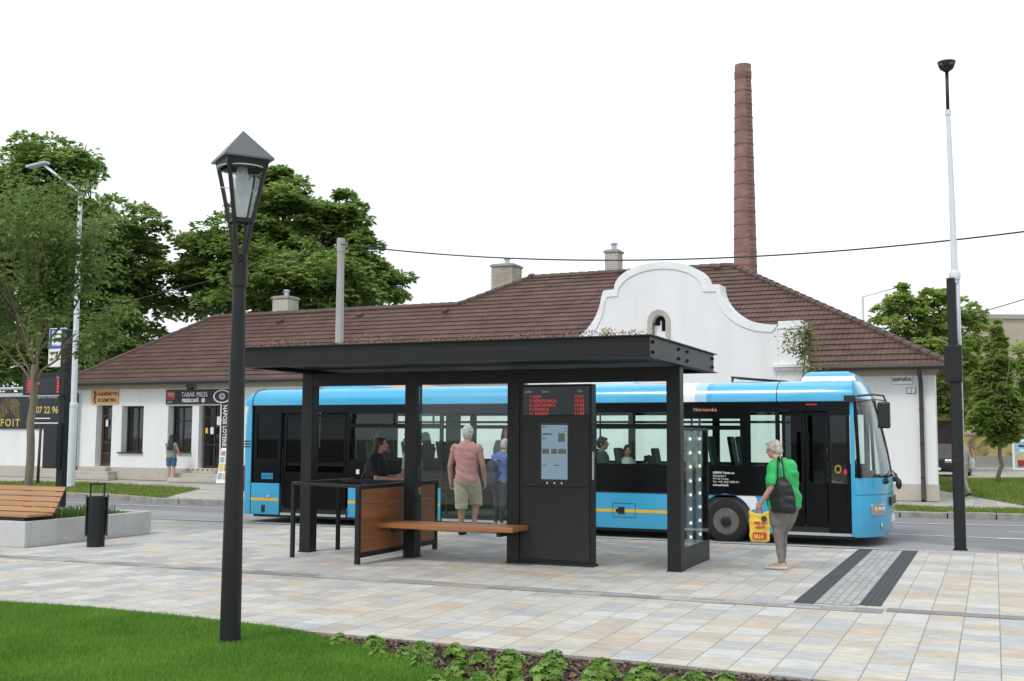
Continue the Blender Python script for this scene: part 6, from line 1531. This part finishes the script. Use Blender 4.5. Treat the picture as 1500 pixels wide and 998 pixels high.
def leaves(name,C,D,size,mat,parent,g,n_per=5,droop=.45,asp=.42,spread=1.9):
    """clusters of leaflets fanned round each point C, pointing along D and drooping"""
    n=len(C); D=D/np.maximum(1e-6,np.linalg.norm(D,axis=1))[:,None]
    Vs=[]
    upv=np.tile(np.array([0,0,1.]),(n,1)); A=np.cross(upv,D); A/=np.maximum(1e-6,np.linalg.norm(A,axis=1))[:,None]
    for q in range(n_per):
        th=(q-(n_per-1)/2)/max(1,(n_per-1)/2)*spread*.5+g.uniform(-.25,.25,n) if n_per>1 else g.uniform(-1,1,n)
        d=D*np.cos(th)[:,None]+A*np.sin(th)[:,None]; d[:,2]-=g.uniform(.2,1.,n)*droop; d/=np.linalg.norm(d,axis=1)[:,None]
        w=np.cross(d,upv); w/=np.maximum(1e-6,np.linalg.norm(w,axis=1))[:,None]
        r=g.uniform(-.5,.5,n)[:,None]; nn=np.cross(w,d); w=w*np.cos(r)+nn*np.sin(r)
        L_=(size*g.uniform(.65,1.25,n))[:,None]; W=L_*asp*.5
        b=C; m=C+d*L_*.6; t=C+d*L_-np.c_[np.zeros((n,2)),L_*.12]
        Vs.append(np.stack([b,m+w*W,t,m-w*W],1))
    V=np.concatenate(Vs).reshape(-1,3); Q=np.arange(len(V)).reshape(-1,4)
    return mesh_np(name,V,Q,mat,parent)
def limb(m,a,b,r0,r1,g,wob=.08,n=5):
    a=Vector(a);b=Vector(b); l=(b-a).length; pts=[]
    for i in range(n+1):
        t_=i/n; p=a.lerp(b,t_); 
        if 0<i<n: p+=Vector((g.gauss(0,1),g.gauss(0,1),g.gauss(0,.6)))*l*wob*.5
        pts.append(p)
    m.tube(pts,[r0+(r1-r0)*i/n for i in range(n+1)],7); return pts
def big_tree(name,label,base,lobes,trunk_h,leafsize,nclump,mat,seed,bark='barkdark',per=46,group=None,rtrunk=.4,n_per=5,asp=.42,clr=(.75,1.35)):
    """lobes: list of (dx,dy,z,rx,ry,rz) ellipsoids; leaf clumps sit over their surface and thin out inside"""
    g=np.random.default_rng(seed); gr=random.Random(seed)
    t_=thing(name,label,'tree',tuple(base),0,group)
    C=[];Dn=[]
    vol=np.array([l[3]*l[5]+l[3]*l[4] for l in lobes]); vol=vol/vol.sum()
    for l,vf in zip(lobes,vol):
        c=np.array(l[:3]); r=np.array(l[3:6])
        for k in range(max(4,int(nclump*vf))):
            u=g.normal(size=3); u/=np.linalg.norm(u)
            if u[2]<-.55: u[2]*=-.6
            q=c+u*r*g.uniform(.62,1.03)
            cr=g.uniform(*clr)*min(1.,r.mean()/3.2)
            n=int(per*g.uniform(.6,1.3))
            v=g.normal(size=(n,3)); v/=np.linalg.norm(v,axis=1)[:,None]; v[:,2]=np.where(v[:,2]<-.3,-v[:,2]*.6,v[:,2])
            p=q+v*cr*(g.uniform(.45,1.,n)**.6)[:,None]*np.array([1.15,1.15,.62])
            C.append(p); Dn.append(v+u*.5)
        # inner fill, sparse
        n=int(nclump*vf*per*.22); v=g.normal(size=(n,3)); v/=np.linalg.norm(v,axis=1)[:,None]
        C.append(c+v*r*(g.uniform(0,1,n)**.45*.85)[:,None]); Dn.append(v)
    C=np.concatenate(C); Dn=np.concatenate(Dn); ok=C[:,2]>.9; C=C[ok];Dn=Dn[ok]
    leaves('crown',C,Dn+g.normal(size=C.shape)*.35,leafsize,mat,t_,g,n_per,.5,asp)
    m=MB(); top=max(lobes,key=lambda l:l[2]); 
    tp=limb(m,(0,0,-.1),(lobes[0][0]*.3,lobes[0][1]*.3,trunk_h),rtrunk,rtrunk*.7,gr,.04)
    for l in lobes:
        p=limb(m,tp[-1],(l[0],l[1],l[2]),rtrunk*.5,rtrunk*.16,gr,.12)
        for k in range(5):
            u=Vector((gr.gauss(0,1),gr.gauss(0,1),gr.gauss(.3,.7))).normalized(); e=Vector((l[0]+u.x*l[3]*.85,l[1]+u.y*l[4]*.85,l[2]+u.z*l[5]*.85)); limb(m,p[2+k%3],e,rtrunk*.16,.02,gr,.15,4)
    m.build('trunk',bark,t_,smooth=True); return t_
def lobes_px(base,dist,L_,dep=.8):
    """(px,py,rx_px,rz_px,depth offset) -> metric ellipsoids round a trunk at base"""
    out=[]
    for (x,y,rx,rz,dd) in L_:
        p=at(x,y,dist+dd); k=(dist+dd)/F
        out.append((p.x-base[0],p.y-base[1],p.z,rx*k,max(rx,rz)*k*dep,rz*k))
    return out
# two chestnuts behind the shops
d0=50.; b0=at(120,640,d0); b0=(b0.x,b0.y,0)
big_tree('chestnut_tree','huge dark green chestnut tree behind the garden wall at far left',b0,lobes_px(b0,d0,[(75,280,82,78,0),(0,330,100,110,1),(165,375,78,75,-1),(60,430,150,110,0),(190,460,55,70,1),(-70,400,90,140,2),(140,500,105,60,-2),(20,540,120,40,-2),(205,400,45,60,0),(120,240,38,34,0)]),4.2,.25,430,'leaf_chestnut',21,per=66,asp=.5,clr=(.7,1.25))
d1_=52.; b1=at(420,640,d1_); b1=(b1.x,b1.y,0)
big_tree('chestnut_tree','broad green chestnut tree behind the shop roof and utility pole',b1,lobes_px(b1,d1_,[(405,330,75,75,0),(330,385,75,62,-1),(470,375,75,75,1),(300,430,60,50,0),(420,430,130,70,-2),(545,425,56,46,0),(505,330,34,44,0),(520,380,50,50,0),(400,275,45,26,0)]),4.5,.25,390,'leaf_chestnut',22,per=66,asp=.5,clr=(.7,1.25))
# young maple in the planter
g=random.Random(31); gn=np.random.default_rng(31)
tx,ty=-14.75,14.05; tb=thing('young_tree','slender young tree with pale trunk and airy crown growing in the concrete planter','tree',(tx,ty,.32))
m=MB(); dist_y=(Vector((tx,ty,0))).dot(Vector((fw.x,fw.y,0)).normalized())
fork=at(42,535,18.9); fz_=fork.z-.32
tr=limb(m,(0,0,-.05),(.05,0,fz_),.075,.055,g,.012,8)
C=[];Dn=[]
def grow(p,d,l,r,dep):
    d=d.normalized(); e=p+d*l; pts=limb(m,p,e,r,r*.55,g,.07,4)
    for k in range(2 if dep<1 else (4 if dep<3 else 3)):
        s_=pts[2+(k%3)] if dep<3 else pts[-1]
        nd=(d+Vector((g.gauss(0,.55),g.gauss(0,.55),g.gauss(.12,.35)))).normalized()
        if dep<3: grow(s_,nd,l*g.uniform(.45,.68),r*.5,dep+1)
    if dep>=1:
        for q in pts[1:]:
            for _ in range(5 if dep<3 else 7):
                o=Vector((g.gauss(0,1),g.gauss(0,1),g.gauss(0,1)))*.10; C.append(tuple(q+o)); Dn.append(tuple(d*.4+o*9))
for (x,y) in ((30,250),(75,262),(112,300),(-25,300),(-60,340),(170,370),(55,330),(5,330),(150,460),(100,400),(-10,420),(-60,450),(60,440)):
    e=at(x,y,18.9+g.uniform(-1.2,1.2)); p0=tr[-1] if y<420 else tr[-2]
    d=Vector((e.x-tx,e.y-ty,e.z-.32))-p0; l=d.length
    d2=(d.normalized()*.8+Vector((0,0,.35))).normalized(); grow(p0,(d.normalized()+Vector((0,0,.1))),l*.66,.024,0)
m.build('trunk','barkyoung',tb,smooth=True)
C=np.array(C);Dn=np.array(Dn)
# the crown is thin where the stop sign and the display show through
rel=C+np.array([tx,ty,.32-CH]); zc=rel@np.array(fw); pxx=750+F*(rel@np.array(rt))/zc; pyy=499-F*(rel@np.array(up))/zc
thin=(pxx>60)&(pxx<108)&(pyy>474)&(pyy<600); top_=(pyy<235+.0012*(pxx-40)**2); pole_=(pxx>98)&(pxx<124)&(pyy<600); keep=(gn.random(len(C))<.88)&~((thin&(gn.random(len(C))>.10))|(pole_&(gn.random(len(C))>.45))|(top_&(gn.random(len(C))>.15))); C=C[keep];Dn=Dn[keep]
leaves('crown',C,Dn,.078,'leaf_young',tb,gn,2,.6,.62,1.8)
st_=at(55,715,27.2); o=thing('tree_stake','thin dark wooden stake in the grass verge left of the bus stop post','stake',(gz(55,711,0)[0],gz(55,711,0)[1],0)); zt_=gy(58,622,gz(55,711,0)[1])[1]
MB().tube([(0,0,-.05),(.02,0,zt_*.5),(.04,0,zt_)],[.05,.045,.04],8).build('post','barkdark',o,smooth=True); m=MB(); m.lathe((.04,0,zt_-.06),[(.055,0),(.055,.04)],8); m.build('tie','black',o)
# sparse young tree between bus and gable
p_=at(1180,640,29.5); t2=thing('young_tree','thin sparse young tree with yellowish leaves between the bus and the white gable','tree',(p_.x,p_.y,0))
m=MB(); C=[];Dn=[]; g=random.Random(8)
zt_=at(1180,452,29.5).z; tr=limb(m,(0,0,-.05),(.02,0,zt_*.93),.05,.012,g,.015,10); limb(m,tr[-1],(.0,0,zt_),.012,.004,g,.02,3)
for k in range(30):
    zz=g.uniform(1.9,zt_-.35); a=g.uniform(0,6.28); L_=(.68 if zz<zt_-1.2 else .38)*g.uniform(.5,1.); e=Vector((math.cos(a)*L_,math.sin(a)*L_,zz+L_*g.uniform(.3,.9))); pts=limb(m,(0.01,0,zz),e,.012,.003,g,.1,4)
    for q in pts[1:]:
        for _ in range(10): o_=Vector((g.gauss(0,1),g.gauss(0,1),g.gauss(0,1)))*.085; C.append(tuple(q+o_)); Dn.append(tuple(o_*9+Vector((math.cos(a),math.sin(a),0))))
m.build('trunk','bark',t2,smooth=True); leaves('crown',np.array(C),np.array(Dn),.085,'leaf_thin',t2,np.random.default_rng(4),2,.5,.55,2.)
# trees at right
d2_=56.; b=at(1345,650,d2_); b=(b.x,b.y,0)
big_tree('leafy_tree','leafy light green tree rising behind the right end of the tiled roof',b,lobes_px(b,d2_,[(1330,470,48,44,0),(1375,455,40,36,0),(1410,490,45,45,1),(1345,530,70,50,0),(1420,560,55,55,1),(1320,440,22,20,0)]),3.5,.26,170,'leaf_light',23,per=42,rtrunk=.28,n_per=3,asp=.6,clr=(.6,1.1))
p_=gz(1463,708,0); D3=Vector((p_[0],p_[1],0)).dot(Vector((fw.x,fw.y,0)).normalized())
b=(p_[0],p_[1],0); big_tree('lime_tree','conical young lime tree standing alone on the lawn at the right edge',b,lobes_px(b,D3,[(1460,515,16,28,0),(1459,555,26,38,0),(1462,598,34,42,0),(1462,634,28,24,0),(1446,612,22,26,-.4),(1479,602,20,30,.4),(1460,487,8,16,0)]),at(1462,640,D3).z,.15,230,'leaf_lime',24,bark='bark',per=60,rtrunk=.09,n_per=3,asp=.6,clr=(.35,.65))
d4=66.
for i,(x,L_,lab) in enumerate(((1400,[(1395,600,40,45,0),(1420,570,45,50,0),(1385,560,30,40,0)],'bushy tree behind the camera pole in front of the yellow painted wall'),(1520,[(1510,560,50,55,0),(1490,600,50,35,0),(1555,570,45,70,0)],'bushy green tree cut by the right photo edge behind the lime tree'))):
    b=at(x,655,d4+i*2); b=(b.x,b.y,0); big_tree('bushy_tree',lab,b,lobes_px(b,d4+i*2,L_),2.2,.27,110,'leaf_lime' if i==0 else 'leaf_light',25+i,per=50,rtrunk=.2,n_per=3,asp=.6)
# painted wall, far building, shed, car, light, poster
M['graffiti']=None
m_,t,b_=nt('graffiti_wall_paint'); L=t.links.new; tc=N(t,'ShaderNodeTexCoord'); n1=N(t,'ShaderNodeTexNoise'); n1.inputs['Scale'].default_value=.8; n1.inputs['Detail'].default_value=7; n1.inputs['Distortion'].default_value=1.5; L(tc.outputs['Object'],n1.inputs['Vector'])
L(ramp(t,n1.outputs[0],[(.36,(.17,.13,.14)),(.47,(.42,.33,.12)),(.6,(.55,.46,.16)),(.75,(.40,.36,.26))]),b_.inputs['Base Color']); b_.inputs['Roughness'].default_value=.9; M['graffiti']=m_
dw=72.; a=at(1368,690,dw); b=at(1640,690,dw); z1=at(1400,638,dw).z
s=thing('painted_wall','yellow garden wall with faded graffiti behind the park lawn at right','wall',(a.x,a.y,0),math.atan2(b.y-a.y,b.x-a.x)); ln=(b-a).length
MB().box(-4,ln,0,.3,0,z1).build('wall','graffiti',s); MB().box(-4,ln,-.06,.36,z1,z1+.12).build('coping','concrete2',s); MB().box(-4,ln,-.04,0,0,.55).build('plinth','concrete2',s)
dw=115.; a=at(1408,600,dw); b=at(1700,600,dw); z1=at(1450,466,dw).z
s=thing('flat_roofed_building','large plain beige flat-roofed building far behind the lime tree at right','building',(a.x,a.y,0),math.atan2(b.y-a.y,b.x-a.x)); ln=(b-a).length
M['oldrender']=pm('stained_beige_render',(.42,.37,.29),.95,.12,.15,.2,5,dirt=(.27,.23,.18),ds=.12,damt=.7,stretch=(1,1,2.5))
MB().box(0,ln,0,14,0,z1).build('wall','oldrender',s); MB().box(-.2,ln+.2,-.25,14.2,z1,z1+.45).build('roof_edge','concrete2',s); 
for k in range(3): MB().box(2+k*6,3.4+k*6,-.03,.0,z1*.35,z1*.55).build('window','darkin',s)
s=thing('brown_shed','dark brown timber kiosk half hidden behind the corner of the shop building','shed',tuple(at(1388,688,60)[:2])+(0,),R(10))
MB().box(-1.1,.5,0,2.2,0,2.6).build('wall','darkbrown',s); MB().box(-1.3,.7,-.2,2.4,2.6,2.75).build('roof','rustband',s)
# car glimpsed at right of the building corner
cpos=gz(1383,697,0); cs=thing('parked_car','black parked car seen between the shop corner and the camera pole','car',(cpos[0],cpos[1],0),R(-8))
M['carpaint']=pm('black_car_paint',(.012,.012,.014),.15,.1,3,coat=.6,spec=.5)
sec=[(-2.1,.85,.38,.80,0),(-1.9,.88,.25,.95,.0),(-1.2,.9,.2,.98,0),(-.5,.9,.2,1.0,0),(.9,.9,.2,1.02,0),(1.7,.88,.22,1.0,0),(2.1,.82,.36,.85,0)]
m=MB(); 
vs=[]; 
for y_,w_,z0,z1_,_ in sec: vs+=[(-w_,y_,z0),(w_,y_,z0),(w_,y_,z1_*.8),(w_*.92,y_,z1_),(-w_*.92,y_,z1_),(-w_,y_,z1_*.8)]
m.add(vs,[(6*i+j,6*i+(j+1)%6,6*i+6+(j+1)%6,6*i+6+j) for i in range(len(sec)-1) for j in range(6)]+[tuple(range(5,-1,-1)),tuple(6*(len(sec)-1)+j for j in range(6))])
o=m.build('body','carpaint',cs,bevel=.05)
m=MB(); cab=[(-1.15,.80,.98),(-.45,.66,1.42),(1.0,.66,1.44),(1.75,.78,1.0)]; vs=[]
for y_,w_,z_ in cab: vs+=[(-w_,y_,z_),(w_,y_,z_)]
vs+=[(-.82,-1.15,.95),(.82,-1.15,.95),(.82,1.75,.95),(-.82,1.75,.95)]
m.add(vs,[(0,1,3,2),(2,3,5,4),(4,5,7,6),(0,2,4,6),(1,7,5,3)]); m.build('cabin','blackgloss',cs,bevel=.04)
for sx in (-1,1):
    MB().obox((sx*.62,-2.06,.68),(.2,0,0),(0,.05,0),(0,0,.07)).build('headlight','chrome',cs,bevel=.02)
    for y_ in (-1.3,1.35):
        m=MB(); m.lathe((sx*.80,y_,.32),[(.18,-.1),(.32,-.1),(.32,.1),(.18,.1)],20,axis='x'); w_=m.build('wheel','rubber',cs,smooth=True,autosm=40); m=MB(); m.lathe((sx*.80,y_,.32),[(.05,-.08),(.19,-.09),(.19,.09),(.05,.08)],14,axis='x'); m.build('rim','galv',w_)
MB().box(-.5,.5,-2.13,-2.08,.36,.50).build('grille','black',cs); MB().box(-.26,.26,-2.15,-2.13,.30,.41).build('number_plate','white',cs)
# far lamp behind roof
dl_=62.; a=at(1268,640,dl_); s=thing('street_lamp','slim grey street lamp with slanting arm rising behind the right roof slope','street lamp',(a.x,a.y,0)); zt_=at(1269,433,dl_).z; e=at(1335,418,dl_)-a
m=MB(); m.tube([(0,0,0),(0,0,zt_)],[.11,.06],10); m.tube([(0,0,zt_-.1),(0,0,zt_),(e.x*.75,e.y*.75,zt_+.5)],.04,8); m.build('mast','galv',s,smooth=True); m=MB(); m.beam((e.x*.70,e.y*.70,zt_+.5),(e.x,e.y,zt_+.62),.26,.09); m.build('lamp_head','galv',s,bevel=.03)
M['posterblue']=pm('pale_blue_poster',(.30,.48,.58),.4,.25,3)
# citylight poster at the right edge
pp=gz(1497,700,0); s=thing('poster_stand','white framed advertising poster stand at the right photo edge','poster',(pp[0],pp[1],0),R(-4)); k=Vector((pp[0],pp[1],0)).dot(Vector((fw.x,fw.y,0)).normalized())/F
z0,z1_=gy(1495,689,pp[1])[1],gy(1495,644,pp[1])[1]; w_=26*k
m=MB(); m.box(-w_*.45,w_*1.2,-.08,.08,z0,z1_); m.build('frame','white',s,bevel=.02); MB().box(.1,w_*.9,-.06,.06,0,z0).build('foot','galv',s)
x0,x1=-w_*.45+.09,w_*1.2-.09; m=MB(); m.box(x0,x1,-.086,-.08,z0+.1,z1_-.1); pb=m.build('poster','posterblue',s) if 'posterblue' in M else None
for (u0,u1,v0,v1,mt) in ((.1,.6,.05,.3,'red'),(.05,.3,.3,.5,'orange'),(.2,.4,.62,.72,'white'),(.55,.8,.5,.6,'white'),(.15,.35,.8,.88,'navy'),(.5,.7,.75,.85,'yellow')):
    MB().box(x0+(x1-x0)*u0,x0+(x1-x0)*u1,-.09,-.086,z0+.1+(z1_-z0-.2)*v0,z0+.1+(z1_-z0-.2)*v1).build('picture',mt,pb)
